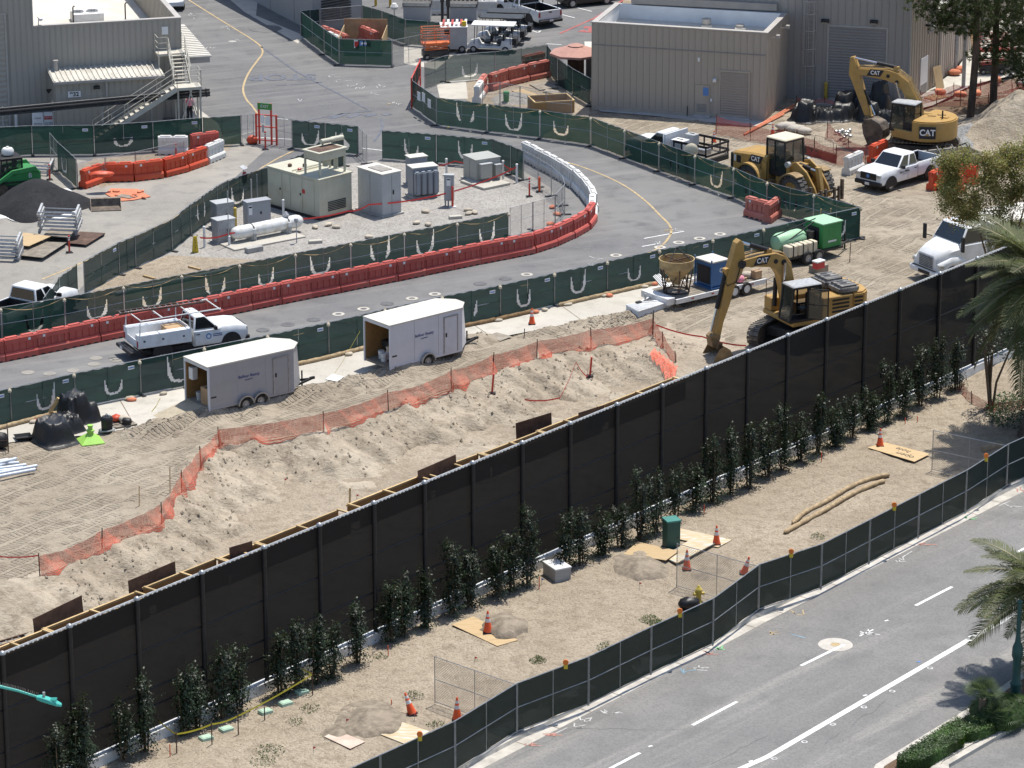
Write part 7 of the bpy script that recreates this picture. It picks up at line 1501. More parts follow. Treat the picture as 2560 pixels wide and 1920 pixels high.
for k in range(6):a=math.pi*k/3;MB().bar((.69*math.cos(a),.69*math.sin(a),.06),(.5*math.cos(a+1.0),.5*math.sin(a+1.0),1.0),.04).build('brace','rust',hp)
MB().bar((-.9,0,1.72),(.9,0,1.72),.05).bar((0,-.9,1.72),(0,.9,1.72),.05).build('cross_bar','rust',hp)
for k in range(4):a=math.pi*k/2+.4;MB().bar((.9*math.cos(a),.9*math.sin(a),1.78),(.08*math.cos(a),.08*math.sin(a),2.35),.035).build('lifting_bail','dark_steel',hp)
MB().lathe((0,-.04,2.35),[(.05,0),(.09,.04),(.05,.08)],10,'Y').build('lifting_ring','dark_steel',hp)
bw=thing('welder','blue upright welding power source with a pale lid on the flatbed','welder',onT(Lt-3.2,.85),rzT+math.pi)
MB().b2(-.55,.55,-.62,.62,.12,1.42).build('casing','blue_machine',bw,bevel=.02);MB().b2(-.62,.62,-.68,.68,1.42,1.5).build('lid','roof_white',bw,bevel=.01);MB().b2(-.57,-.55,-.5,.5,.25,1.2).build('dark_panel','ink',bw)
for x in(-.6,.6):
 for y in(-.66,.66):MB().bar((x,y,0),(x,y,1.6),.06).build('frame_post','blue_machine',bw)
MB().b2(-.66,.66,-.72,.72,0,.1).build('base','blue_machine',bw)
lg=MB().lathe((.12,-.626,.95),[(.13,0),(.13,.01)],18,'Y').build('logo','sign_white',bw);MB().lathe((.12,-.632,.95),[(.075,0),(.075,.01)],16,'Y').build('logo_core','blue_machine',lg);text('lettering','Miller',.16,'sign_white',bw,(.38,-.63,.88),(R(90),0,0),.002)
for k in range(9):o=MB().box((0,0,.03),(rnd.uniform(1.2,2.2),.12,.06)).build('plank','lumber' if k%2 else 'rust',None);p=onT(rnd.uniform(1.0,Lt-4.0),.5+k*.17);o.location=p+Vector((0,0,.06*(k%3)));o.rotation_euler.z=rzT+rnd.uniform(-.25,.25);tag(o,f'loose timber on the flatbed deck behind the excavator boom, {ORD[k]} piece','timber','loose timbers on the flatbed')
blob('pink_bag','round pink bag on the flatbed beside the excavator stick','bag',onT(1.6,.25),(.5,.45,.42),'pink_shirt',0,3);blob('sack','pale cement sack on the rear of the flatbed','sack',onT(.7,.7),(.7,.5,.35),'sandbag',.4,6);crate('equipment_crate','small tan crate at the rear of the flatbed','crate',onT(.35,.35),rzT,(.45,.4,.45),'cardboard')
a,b=G(*z6(225,560),.95),G(*z6(505,880),.1)
sb_=thing('stud_bundle','slanting bundle of galvanized metal studs leaning over the trailer tongue','metal studs',(0,0,0))
for k in range(7):o=MB().bar(a+Vector((.06*k,.05*k,.03*(k%3))),b+Vector((.06*k,.05*k,.03*(k%3))),.05,.08).build('stud','galv',sb_)
q=[GT(*t(1,2,x,y))for x,y in((985,1040),(1270,965),(1390,1003),(1090,1075))]
sk2=thing('decking_stack','flat stack of corrugated galvanized decking on the dirt','metal decking',q[0]);zb=max(p.z for p in q)-q[0].z
for k in range(9):
 f_=k/8;A,B=q[0].lerp(q[3],f_)-q[0],q[1].lerp(q[2],f_)-q[0];A.z=B.z=zb+.22;MB().bar(A,B,.07,.05).build('deck_rib','white_matte',sk2)
MB().add([tuple((p-q[0]).xy)+(zb-.3,)for p in q]+[tuple((p-q[0]).xy)+(zb+.20,)for p in q],[(3,2,1,0),(4,5,6,7),(0,1,5,4),(1,2,6,5),(2,3,7,6),(3,0,4,7)]).build('deck_sheets','pvc',sk2)
tv=Vector((.79,.61,0));rg=math.atan2(.61,.79);gpos=G(1965,672);gtr=thing('generator_trailer','trailer with green generator, pale green tank and cream water totes','trailer',(gpos.x,gpos.y,0),rg)
MB().b2(0,4.2,0,1.7,.45,.58).build('deck','dark_steel',gtr)
gx_=MB().b2(2.75,4.15,.1,1.6,.58,1.95).build('generator_box','green_machine',gtr,bevel=.03);MB().b2(2.7,4.2,.05,1.65,1.95,2.02).build('generator_roof','green_pale',gtr,bevel=.01);MB().b2(2.735,2.75,.4,1.3,.8,1.75).build('radiator','ink',gx_);MB().b2(3.2,3.7,.085,.1,1.35,1.75).build('panel_door','green_machine',gx_);text('lettering','SUNBELT',.14,'sign_white',gx_,(3.45,.09,.95),(R(90),0,0),.002)if False else MB().b2(3.15,3.75,.09,.1,.9,1.0).build('decal','sign_white',gx_)
MB().lathe((.1,1.15,1.15),[(.1,0),(.42,.12),(.52,.35),(.52,1.8),(.42,2.05),(.1,2.15)],20,'X').build('water_tank','green_pale',gtr,smooth=40)
for k in range(3):tk=MB().b2(.15+k*.72,.82+k*.72,-.05,.5,.58,1.2).build('water_tote','tank_cream',gtr,bevel=.05);MB().b2(.44+k*.72,.5+k*.72,-.07,.52,.58,1.22).build('strap','black',tk)
MB().tube([(2.45,.8,.58),(2.45,.8,1.55)],.25,12).build('pump_barrel','dark_steel',gtr);MB().bar((-.4,.6,1.75),(2.9,.9,2.15),.05).bar((.5,.3,1.5),(2.7,.8,2.0),.05).build('spray_boom','black',gtr)
for y in(-.05,1.75):wheel(gtr,1.5,y,.36,.22);wheel(gtr,2.3,y,.36,.22)
MB().bar((4.2,.3,.5),(5.4,.85,.5),.09).bar((4.2,1.4,.5),(5.4,.85,.5),.09).build('tongue','dark_steel',gtr);MB().tube([(5.1,.85,.05),(5.1,.85,.95)],.05,6).build('jack','black',gtr)
ck=thing('cool_box','red cool box with a white lid beside the green generator','cool box',G(*z1(1640,455),.45),rg+.1);MB().box((0,0,.18),(.62,.4,.36)).build('body','cooler_red',ck,bevel=.03);MB().box((0,0,.41),(.66,.44,.1)).build('lid','white_matte',ck,bevel=.03)
o=MB().box((0,0,.2),(.9,.6,.4)).build('timber_block','wood_grey',bevel=.01);o.location=G(*z1(1640,500));o.rotation_euler.z=rg;tag(o,'dark timber block under the red cool box','timber')
#  trench works behind the black fence
def netfence(label,pts,hs,m,seed,cat='netting',flop=.0,name='orange_net'):
 rs_=random.Random(seed);th=thing(name,label,cat,pts[0]);O=Vector(pts[0]);mb=MB();mb.uv=[];s0=0;P_=[Vector(p)for p in pts]
 for i,(a,b)in enumerate(zip(P_[:-1],P_[1:])):
  l=(b-a).length;nx_,nz=max(3,int(l/.18)),8;d=(b-a).normalized();nn=Vector((d.y,-d.x,0));o=len(mb.v);ph=rs_.uniform(0,6);sg_=rs_.uniform(.06,.2)
  for j in range(nz+1):
   for k in range(nx_+1):
    f_=k/nx_;v=j/nz;h_=hs[i]*(1-f_)+hs[i+1]*f_;sag=sg_*4*f_*(1-f_)*v**2;out=flop*(1-v)**2*(.5+.5*math.sin(f_*9+ph))+.06*math.sin(f_*14+ph+v*3)*(1-v*.6)+.03*math.sin(f_*37+v*7)
    p=a.lerp(b,f_)+nn*out;gz_=float(hsite(p.x,p.y))if name=='orange_net' else p.z;z_=(a.z*(1-f_)+b.z*f_);zz_=min(gz_,z_)+.03 if v==0 else max(gz_+.02,z_+(h_-sag)*v)
    mb.v.append((p.x-O.x,p.y-O.y,zz_-O.z));mb.uv.append((s0+l*f_,h_*v*1.15))
  for j in range(nz):
   for k in range(nx_):q=o+j*(nx_+1)+k;mb.f.append((q,q+1,q+nx_+2,q+nx_+1));mb.m.append(0)
  s0+=l
 mb.build('net',m,th,smooth=80,fix=False)
 for p,h_ in zip(P_,hs):MB().tube([p-O+Vector((0,0,-.2)),p-O+Vector((rs_.uniform(-.06,.06),0,h_+.12))],.025,5).build('stake','rust',th)
 return th
npts=[GT(*p)for p in NETPX]
npts2=[]
for a,b in zip(npts[:-1],npts[1:]):
 n_=max(1,round((b-a).length/4.2));npts2+=[a.lerp(b,k/n_)for k in range(n_)]
npts2.append(npts[-1]);npts2=[Vector((p.x,p.y,float(hsite(p.x,p.y))))for p in npts2]
netfence('long sagging orange safety net running along the crest of the trench bank',npts2,[rnd.uniform(.85,1.05)for _ in npts2],'orange_net',2,flop=.28)
e=[GT(*p)for p in((1631,836),(1658,870),(1690,905))];netfence('short orange net tail falling from the corner stake down the bank',e,[1.0,.75,.5],'orange_net',3,flop=.2)
ec=GT(1665,902);mb=MB();mb.uv=[]
for j in range(7):
 for i in range(19):u,v=i/18,j/6;q=GT(1635+60*u-12*v,878+46*u+14*v);mb.v.append((q.x-ec.x,q.y-ec.y,q.z-ec.z+.05+.12*math.sin(i*1.9)*math.sin(j*1.1+1)+.1));mb.uv.append((u*2.5,v*1.1))
for j in range(6):
 for i in range(18):q=j*19+i;mb.f.append((q,q+1,q+20,q+19));mb.m.append(0)
o=mb.build('orange_net','orange_net',smooth=80,fix=False);o.location=ec;tag(o,'loose orange net lying crumpled at the excavator end of the bank','netting')
tape('red tape hanging along the bank below the delineators',[GT(1312,985)+Vector((0,0,.2)),GT(1400,955)+Vector((0,0,.35)),GT(1440,925)+Vector((0,0,.5)),GT(1468,945)+Vector((0,0,.2)),GT(1478,905)+Vector((0,0,.9))],'tape_red',.07,.1)
tape('red line stretched from the net corner past the excavator bucket',[GT(1640,840)+Vector((0,0,.6)),GT(1755,865)+Vector((0,0,.5)),GT(1865,888)+Vector((0,0,.5))],'tape_red',.08,.1)
tape('red tape running off to the left edge from the net end',[GT(-40,1425)+Vector((0,0,.7)),GT(98,1450)+Vector((0,0,.95))],'tape_red',.06,.1)
for i,(x,y)in enumerate(((1475,918),(1230,968))):th=thing('delineator_post',['leaning red delineator on the bank crest','red delineator at the middle of the long orange net'][i],'delineator',GT(x,y),0,'red delineators on the bank');MB().tube([(0,0,0),(.08,0,1.0)],.05,8).build('tube','delineator',th);MB().box((0,0,.03),(.35,.35,.06)).build('base','black',th)
for i,(x,y,h_)in enumerate(((348,1265,.95),(425,1232,1.25),(874,1264,.85),(1310,845,.5),(1632,845,1.5),(2124,655,1.1))):post(['short wooden stake standing on the tracked dirt','taller wooden stake standing on the tracked dirt','thick wooden stake beside the trench forms','small stake at the edge of the concrete pad','thin dark stake at the corner of the orange net','thin stake near the green generator'][i],GT(x,y),h_,.025 if i!=2 else .05,'lumber' if i<3 else 'rust','stake','stake','stakes on the dirt site',.03)
ftop=lambda x:1632-.4*x if False else None
FT=[(-60,1650),(110,1583),(345,1489),(362,1479),(545,1405),(640,1367),(850,1283),(872,1271),(1050,1200),(1062,1194),(1200,1143),(1345,1087),(1480,1034),(1495,1027),(1688,952)]
zf=-.35
fm=[G(x,y-3,zf+.25)for x,y in FT];kf=0
for i,(a,b)in enumerate(zip(fm[:-1],fm[1:])):
 if(b-a).length<1.0:continue
 d=(b-a).normalized();nn=Vector((d.y,-d.x,0));th=thing('timber_form',f'timber concrete form in the trench behind the black fence, {ORD[kf]} from the left','formwork',a,math.atan2(d.y,d.x),'timber trench forms');kf+=1;l=(b-a).length;off=.1*(i%2)
 for y in(0+off,-.75+off):MB().b2(.02,l-.02,y-.02,y+.02,-.85,.0).build('form_panel','form_ply',th);MB().b2(0,l,y-.02,y+.07,.0,.09).build('top_plate','lumber',th)
 for k in range(max(2,int(l/2.2))+1):x=min(l-.06,max(.06,k*l/max(2,int(l/2.2))));MB().b2(x-.05,x+.05,-.75+off,off,.09,.15).build('cross_tie','lumber',th)
for i,(tl,tr_,hh)in enumerate((((82,1547),(204,1488),.85),((320,1452),(437,1403),.85),((573,1369),(630,1352),.5),((1044,1177),(1139,1136),.75),((1289,1058),(1378,1031),1.0),((1446,1032),(1510,1012),.75))):
 a,b=G(*tl,.45),G(*tr_,.45);d=(b-a).normalized();o=MB().b2(0,(b-a).length,-.015,.015,-hh-.3,0).build('steel_plate','rust',bevel=.004);o.location=a;o.rotation_euler=(R(-4),0,math.atan2(d.y,d.x));tag(o,f'rust-brown steel plate standing upright behind the black fence, {ORD[i]} from the left','steel plate','upright steel plates')
a,b=GT(-20,1625),GT(85,1582);ld2=thing('ladder','red ladder lying on the dirt at the lower left','ladder',a+Vector((0,0,.12)),ang(a,b));l=(b-a).length
for y in(-.2,.2):MB().b2(0,l,y-.03,y+.03,0,.09).build('rail','rust',ld2)
for k in range(int(l/.3)):MB().tube([(.15+k*.3,-.2,.05),(.15+k*.3,.2,.05)],.02,5).build('rung','galv',ld2)
mb=MB();rc=random.Random(11)
for k in range(2000):
 if rc.random()<.62:
  i=rc.randrange(len(npts2)-1);p=npts2[i].lerp(npts2[i+1],rc.random());p=p+Vector((.788,-.616,0))*abs(rc.gauss(0,1))*2.6+Vector((rc.uniform(-.4,.4),rc.uniform(-.4,.4),0))
 else:
  W_=rc.choice([WIND1,WIND2]);i=rc.randrange(len(W_)-1);p=W_[i].lerp(W_[i+1],rc.random())+Vector((rc.gauss(0,.5),rc.gauss(0,.5),0))
 z_=float(hsite(p.x,p.y));s_=.03+.10*rc.random()**3;o_=len(mb.v)
 mb.v+=[(p.x+s_*rc.uniform(.6,1.2),p.y,z_),(p.x-s_,p.y+s_*.3,z_-.01),(p.x,p.y+s_,z_),(p.x,p.y-s_*rc.uniform(.6,1.1),z_),(p.x+rc.uniform(-.3,.3)*s_,p.y+rc.uniform(-.3,.3)*s_,z_+s_*.95)]
 mb.f+=[(o_,o_+2,o_+4),(o_+2,o_+1,o_+4),(o_+1,o_+3,o_+4),(o_+3,o_,o_+4)];mb.m+=[0]*4
tag(mb.build('dirt_clods','berm',fix=False),'loose clods strewn over the trench bank and ridges','clods',kind='stuff')
#  covered heap and small gear at the left
tc0=GT(172,1078);mb=MB();n1,n2=60,46;TW,TD=4.5,4.4;ra=ang(GT(90,1118),GT(262,1040))
PK=[(-1.3,-.75,.72,.78,1.05),(-.2,.1,.75,.7,.75),(.85,.9,.62,.62,1.45),(1.45,.75,.5,.55,.9),(-1.0,-.1,.7,.5,.8)]
for j in range(n2+1):
 for i in range(n1+1):
  x,y=(i/n1-.5)*TW,(j/n2-.5)*TD;z_=0
  for(cx,cy,rx_,ry_,h_)in PK:q=max(abs(x-cx)/rx_,abs(y-cy)/ry_)*.6+.4*math.hypot((x-cx)/rx_,(y-cy)/ry_);z_=max(z_,h_*(lambda s5:s5*s5*(3-2*s5))(max(0,min(1,(1.30-q)/.50)))*.86+h_*.14*max(0,min(1,1.75-q)))
  f_=math.atan2(y-.1,x);z_+=(.06*math.sin(f_*15+x*2)+.03*math.sin(f_*29+y*3)+.04*math.sin(x*4+y*3))*min(1,z_*1.4)*(1 if z_>.02 else 0)
  mb.v.append((x,y,z_+.005))
for j in range(n2):
 for i in range(n1):
  a=j*(n1+1)+i;q=(a,a+1,a+n1+2,a+n1+1)
  if max(mb.v[k][2]for k in q)>.03:mb.f.append(q);mb.m.append(0)
o=mb.build('covered_heap','tarp',smooth=50,fix=False);o.location=tc0;o.rotation_euler.z=ra-.35;tag(o,'black tarpaulin draped over a heap of gear on the pad','tarp')
post('pale round timber sticking out behind the black tarp',GT(112,1045),1.0,.1,'lumber','timber_post','timber',None,.7)
lc=thing('plastic_funnel','lime green square-based plastic funnel in front of the black tarp','funnel',GT(227,1105),R(20));MB().loft([[(-.55,-.55,.0),(.55,-.55,.0),(.55,.55,.0),(-.55,.55,.0)],[(-.55,-.55,.06),(.55,-.55,.06),(.55,.55,.06),(-.55,.55,.06)],[(-.13,-.13,.42),(.13,-.13,.42),(.13,.13,.42),(-.13,.13,.42)]]).build('skirt','lime',lc);MB().lathe((0,0,.4),[(.15,0),(.15,.14),(.19,.14),(.19,.2),(.11,.24),(.11,.36),(.14,.38),(.14,.44)],14).build('neck','lime',lc,smooth=40)
vc=thing('shop_vacuum','black drum vacuum with coiled grey hose beside the tarp','vacuum',GT(268,1082),0);MB().lathe((0,0,.1),[(.26,0),(.28,.55),(.30,.55),(.30,.62),(.22,.72)],16).build('drum','black',vc,smooth=40);MB().tube([(.3*math.cos(a)*1.25,.3*math.sin(a)*1.25,.05+.03*a)for a in np.linspace(0,6.0,26)],.035,6).build('hose','galv_matte',vc);MB().tube([(-.2,0,.7),(0,0,.95),(.25,0,.7)],.03,6).build('handle','galv',vc)
pl=thing('pallet','wooden pallet loaded with cables beside the black tarp','pallet',GT(306,1063),R(30))
for k in range(5):MB().b2(-.55,.55,-.5+k*.22,-.38+k*.22,.11,.13).build('deck_board','wood_grey',pl)
for y in(-.45,0,.42):MB().b2(-.55,.55,y-.04,y+.04,.0,.11).build('stringer','wood_grey',pl)
for i,(x,y,m,nm_)in enumerate(((.1,.1,'sandbag','canvas_bag'),(-.3,.25,'orange_fresh','orange_bundle'),(.25,-.2,'black','cable_coil'))):blob(nm_,['tan canvas bag on the pallet by the tarp','orange bundle on the pallet by the tarp','black cable coil on the pallet by the tarp'][i],'bag',GT(306,1063)+Vector((x,y,.14)),(.6,.5,.3),m,i,i+3)
ty=thing('mixing_tray','shallow black mixing tray left of the tarp','tray',GT(58,1098),R(20));MB().loft([[(-.3,-.25,.02),(.3,-.25,.02),(.3,.25,.02),(-.3,.25,.02)],[(-.4,-.35,.18),(.4,-.35,.18),(.4,.35,.18),(-.4,.35,.18)],[(-.37,-.32,.18),(.37,-.32,.18),(.37,.32,.18),(-.37,.32,.18)],[(-.28,-.23,.05),(.28,-.23,.05),(.28,.23,.05),(-.28,.23,.05)]]).build('tray','black',ty);MB().b2(-.42,.42,-.37,-.34,.16,.2).build('rim','black',ty)
rk2=thing('wire_cage','dark wire cage of scrap cut off at the left edge','cage',GT(2,1125),R(10))
for x in(-.7,.35):
 for y in(-.4,.4):MB().tube([(x,y,0),(x,y,1.15)],.02,5).build('post','rust',rk2)
for z_ in(.1,.6,1.15):MB().tube([(-.7,-.4,z_),(.35,-.4,z_),(.35,.4,z_)],.015,5).build('wire','rust',rk2)
blob('scrap_heap','dark scrap inside the wire cage','scrap',GT(0,1122),(.9,.7,.8),'black',0,5)
for k,(x0,y0,x1,y1)in enumerate(((-40,645,70,630),(-40,672,165,660),(-40,700,100,650),(-40,720,225,685),(-40,745,200,715),(-40,770,320,700),(-40,800,305,735),(-40,690,140,645))):a,b=g(2,0,x0,y0+25,.1),g(2,0,x1,y1+25,.1);o=MB().tube([a-(b-a).normalized()*2,b],.085,10).build('plastic_pipe','pvc',smooth=40);o.location.z=.0+.02*k;tag(o,f'pale blue plastic pipe in the heap at the left edge, {ORD[k]} from the back','pipe','pale blue pipes at the left edge')
flat('pale notice board lying flat between the trailers',tt(1,1,[(600,1620),(660,1575),(765,1600),(700,1640)]),'white_matte',.02,h=None,base=.07,name='flat_board',cat='board');flat('grey flat panel lying on the pad right of the white trailer',tt(1,1,[(1960,1255),(2080,1215),(2212,1250),(2110,1290)]),'wood_grey',.02,h=None,base=.07,name='flat_board',cat='board')
tape('yellow ratchet strap on the pad left of the silver trailer ramp',[g(2,0,1310,240,.1),g(2,0,1350,190,.35),g(2,0,1385,120,.6)],'tape_yellow',.06,.0);tape('yellow strap tail at the white trailer guy line',[g(1,1,680,1565,.1),g(1,1,740,1480,.5),g(1,1,900,1200,1.4)],'tape_yellow',.03,.0)
#  cones
_cn=[]
def cone(label,p,h_=.9,tilt=(0,0),rz=0,group='traffic cones'):
 th=thing('traffic_cone',label,'traffic cone',p,rz,group);s_=h_/.9;th.scale=(s_,)*3;th.rotation_euler=(tilt[0],tilt[1],rz)
 if not _cn:
  _cn.append(MB().lathe((0,0,.03),[(.19,0),(.165,.08),(.035,.86),(.03,.87)],18).mesh('shell','cone_orange'));shade(_cn[0],40)
  _cn.append(MB().box((0,0,.02),(.40,.40,.045),0,tap=.92).mesh('base','black'))
  for z0,z1 in((.42,.56),(.64,.75)):f_=lambda z:.165-(z-.08)*.1667+.004;_cn.append(MB().lathe((0,0,.03),[(f_(z0),z0),(f_(z1),z1)],18,cap=False).mesh('reflective_band','cone_band'))
 for nm_,me in zip(('shell','base','reflective_band','reflective_band'),_cn):link(nm_,me,th)
 return th
H_=lambda r0,c0,x,y,dz=0:GT(*t(r0,c0,x,y),hstrip)+Vector((0,0,dz))
cone('orange cone standing on the plywood sheet nearest the shrubs',H_(3,1,2003,495,.05),.92);cone('tilted orange cone beside the lower plywood sheet',H_(3,1,1350,1195,.02),.9,(R(-8),R(-16)),.3);cone('orange cone at the foot of the near chain-link panel',H_(3,1,1738,1240),.92)
cone('orange cone on the plywood behind the green pedestal',H_(2,2,1766,1393,.06),.85);cone('orange cone in front of the middle chain-link panel',H_(2,2,1510,1603),.9);cone('tilted orange cone against the kerb fence past the middle panel',H_(2,2,2003,1642,.02),.85,(R(10),R(14)),0)
cone('orange cone on the OPEN HOLE plywood sheet',H_(2,3,967,543,.05),.85);cone('lone orange cone on the concrete pad behind the white trailer',g(1,2,172,1140,.055),.85)
cone('small orange cone near the netting by the beige building',g(0,2,1745,1230),.75);cone('small orange cone in the netting behind the wheel loader',g(0,3,40,1165),.7)
#  planting strip objects
mat('ply_blue',(.56,.44,.28),.8,0,.12,1.4,stretch=(1,4,1),dirt=((.42,.58,.66),1.6,.85))
flat('plywood sheet smeared with blue paint near the lower chain-link panel',tt(3,1,[(985,1340),(1185,1240),(1500,1360),(1300,1465)]),'ply_blue',.02);flat('small pinkish board lying near the bottom edge',tt(3,1,[(590,1395),(695,1340),(945,1440),(815,1505)]),'plywood_pink',.02)
flat('tan plywood sheet under the cone nearest the shrubs',[t(3,1,1690,435),t(3,1,1878,360),(1295,1602),(1243,1617)],'plywood',.02)
flat('plywood sheet left of the green pedestal with a pointed tip',tt(2,2,[(965,1475),(1085,1402),(1440,1488),(1330,1555)]),'plywood',.02);flat('plywood sheet turned askew in front of the green pedestal',tt(2,2,[(1300,1500),(1425,1575),(1760,1400),(1610,1335)]),'ply_blue',.05);flat('plywood sheet behind the green pedestal smeared with blue',tt(2,2,[(1385,1345),(1430,1250),(1900,1355),(1780,1420)]),'ply_blue',.03)
o5=flat('plywood sheet lettered OPEN HOLE under the far cone',tt(2,3,[(860,560),(1010,510),(1400,625),(1265,690)]),'plywood',.02)
a,b=H_(2,3,1265,690),H_(2,3,860,560);rz=ang(a,b)
c=H_(2,3,1175,600)
text('lettering','open',.5,'ink',o5,(H_(2,3,1180,632)-o5.location).xy.to_3d()+Vector((0,0,.023)),(0,0,rz),.0008);text('lettering','hole',.48,'ink',o5,(H_(2,3,1165,583)-o5.location).xy.to_3d()+Vector((0,0,.023)),(0,0,rz),.0008)
pe=thing('utility_pedestal','dark green utility pedestal with teal top on the plywood','utility box',H_(2,2,1345,1445),R(20));MB().b2(-.02,.58,0,.58,-.05,1.28).build('casing','pedestal_green',pe,bevel=.012);MB().b2(-.05,.61,-.03,.61,1.28,1.36).build('lid','pedestal_top',pe,bevel=.01);MB().lathe((.45,-.012,.55),[(.05,0),(.05,.02)],10,'Y').build('lock','dark_steel',pe);MB().b2(-.06,.62,-.04,.62,-.05,.05).build('plinth','dark_steel',pe)
cbx=thing('concrete_vault','white concrete box with a flat lid beside the shrubs','concrete box',H_(3,2,375,58),R(28));MB().b2(0,.75,0,1.1,-.1,.52).build('box','concrete_grey',cbx,bevel=.015);MB().b2(-.02,.77,-.02,1.12,.52,.60).build('lid','white_matte',cbx,bevel=.015)
for i,(r0,c0,x,y)in enumerate(((3,0,1955,1335),(3,0,1780,1410),(3,1,395,1012),(3,1,255,1110),(3,1,82,1182))):th=thing('valve_box',f'pale green irrigation valve lid in front of the shrubs, {["second","first","fifth","fourth","third"][i]} from the left','valve box',H_(r0,c0,x,y),R(35),'pale green valve lids');MB().box((0,0,.05),(.5,.38,.14),tap=.95).build('box','box_green',th,bevel=.01);MB().box((0,0,.125),(.38,.28,.02)).build('lid','box_green',th)
SK=[(3,0,1330,1345,.75),(3,0,1527,1530,.85),(3,0,1832,1455,.9),(3,0,2060,1372,.85),(3,1,75,1245,.55),(3,1,490,1030,.95)]
for i,(r0,c0,x,y,h_)in enumerate(SK):post(f'brown stake holding the yellow tape, {ORD[i]} from the left',H_(r0,c0,x,y),h_,.025,'rust','stake','stake','stakes of the yellow tape')
tape('yellow caution tape strung between stakes along the shrubs',[H_(r0,c0,x,y,h_-.08)for i,(r0,c0,x,y,h_)in enumerate(SK)if i!=4],'tape_yellow',.07,.06)
tape('yellow tape tail bending back into the shrubs',[H_(3,1,490,1030,.88),H_(3,1,400,1000,.95)],'tape_yellow',.07,0)
for i,(r0,c0,x,y,h_)in enumerate(((3,0,1470,1560,.5),(3,1,1142,692,.45),(2,2,1660,1125,.42),(2,3,460,672,.45),(2,3,1290,330,.3),(2,3,1185,345,.3),(3,2,235,112,.55),(3,1,1170,1110,.2))):post(['orange stake below the yellow tape','orange stake before the tallest shrub group','orange stake behind the green pedestal','orange stake before the right-hand shrubs','small orange stake in the palm shade','small orange stake left of the palm shade','orange stake beside the white concrete box','tiny orange stake near the tilted cone'][i],H_(r0,c0,x,y),h_,.022,'cone_orange','stake','stake','orange stakes on the planting strip')
for i,(r0,c0,x,y,m)in enumerate(((3,2,1100,115,'tape_red'),(3,1,495,1540,'tape_red'),(3,1,1370,1250,'tape_red'),(3,1,1890,760,'tape_red'),(3,1,780,1300,'tape_red'),(3,2,255,80,'sign_blue'),(2,1,870,1010,'tape_red'),(2,1,245,655,'tape_red'))):
 p=H_(r0,c0,x,y)if r0==3 else GT(*t(r0,c0,x,y));th=thing('survey_flag',['red flag in the open dirt left of the hydrant','red flag near the bottom edge','red flag by the tilted cone','red flag behind the near chain-link panel','red flag behind the plywood sheets','blue flag beside the white concrete box','red flag beside the thick trench stake','red flag under the long orange net'][i],'survey flag',p,0,'survey flags');MB().tube([(0,0,-.05),(0,0,.32)],.008,4).build('wire','galv',th);MB().add([(0,0,.32),(.12,.02,.28),(0,0,.2)],[(0,1,2)]).build('flag',m,th)
mat('spoil',(.245,.203,.153),.95,0,.25,3,1.,9,dirt=((.30,.25,.19),2,.8))
for i,(r0,c0,x,y,rx_,h_)in enumerate(((2,2,1080,1560,1.15,.26),(3,1,2140,390,.85,.2),(3,1,960,1190,1.3,.22),(3,1,720,1330,.9,.14),(2,2,1700,1650,.8,.15))):heap('spoil_heap',['dark spoil heap left of the middle chain-link panel','dark spoil heap beside the plywood nearest the shrubs','low dark spoil heap behind the tilted cone','thin dark spoil spread behind the small pink board','low dark spoil patch behind the hydrant'][i],'spoil heap',H_(r0,c0,x,y,-.03),rx_,rx_*1.3,h_,'spoil',i*3,None,20)
hy=thing('fire_hydrant','yellow fire hydrant beside a black bag at the kerb fence','hydrant',H_(3,2,1612,225),R(10));MB().lathe((0,0,0),[(.16,0),(.16,.05),(.11,.07),(.11,.48),(.15,.50),(.15,.55),(.12,.6),(.06,.68),(.04,.74)],14).build('barrel','hydrant_yellow',hy,smooth=40)
for a in(0,R(100),R(200)):o=MB().lathe((.1,0,.38),[(.06,0),(.06,.1),(.075,.1),(.075,.14)],10,'X').build('outlet','hydrant_yellow',hy);o.rotation_euler.z=a
blob('black_bag','crumpled black bag beside the yellow hydrant','bag',H_(3,2,1530,285),(1.0,.7,.5),'tarp',.3,8,None,14)
fl_pts=[t(3,2,460,785),t(3,2,1445,345),t(2,3,205,1470),t(2,3,1090,1070),t(2,3,1880,635),t(3,1,1415,1405),t(2,2,2212,1290)]
for i,(x,y)in enumerate(fl_pts[:6]):
 best=None
 for a,b in zip(fgp[:-1],fgp[1:]):
  for k in range(41):
   p=a.lerp(b,k/40)+Vector((0,0,2.06));q=proj(p);d_=abs(q[0]-x)
   if best is None or d_<best[0]:best=(d_,p)
 th=thing('warning_lamp',f'amber warning lamp clipped on the kerb fence, {["second","third","fourth","fifth","sixth","first"][i]} from the left','warning lamp',best[1]+Vector((0,-.04,-.05)),0,'amber lamps on the kerb fence');MB().lathe((0,-.05,.17),[(.11,0),(.11,.06)],16,'Y').lathe((0,.01,.17),[(.09,0),(.03,.03)],14,'Y').build('lens','amber_lamp',th);MB().b2(-.08,.08,-.06,.06,-.10,.07).build('battery_box','caution_yellow',th,bevel=.015)
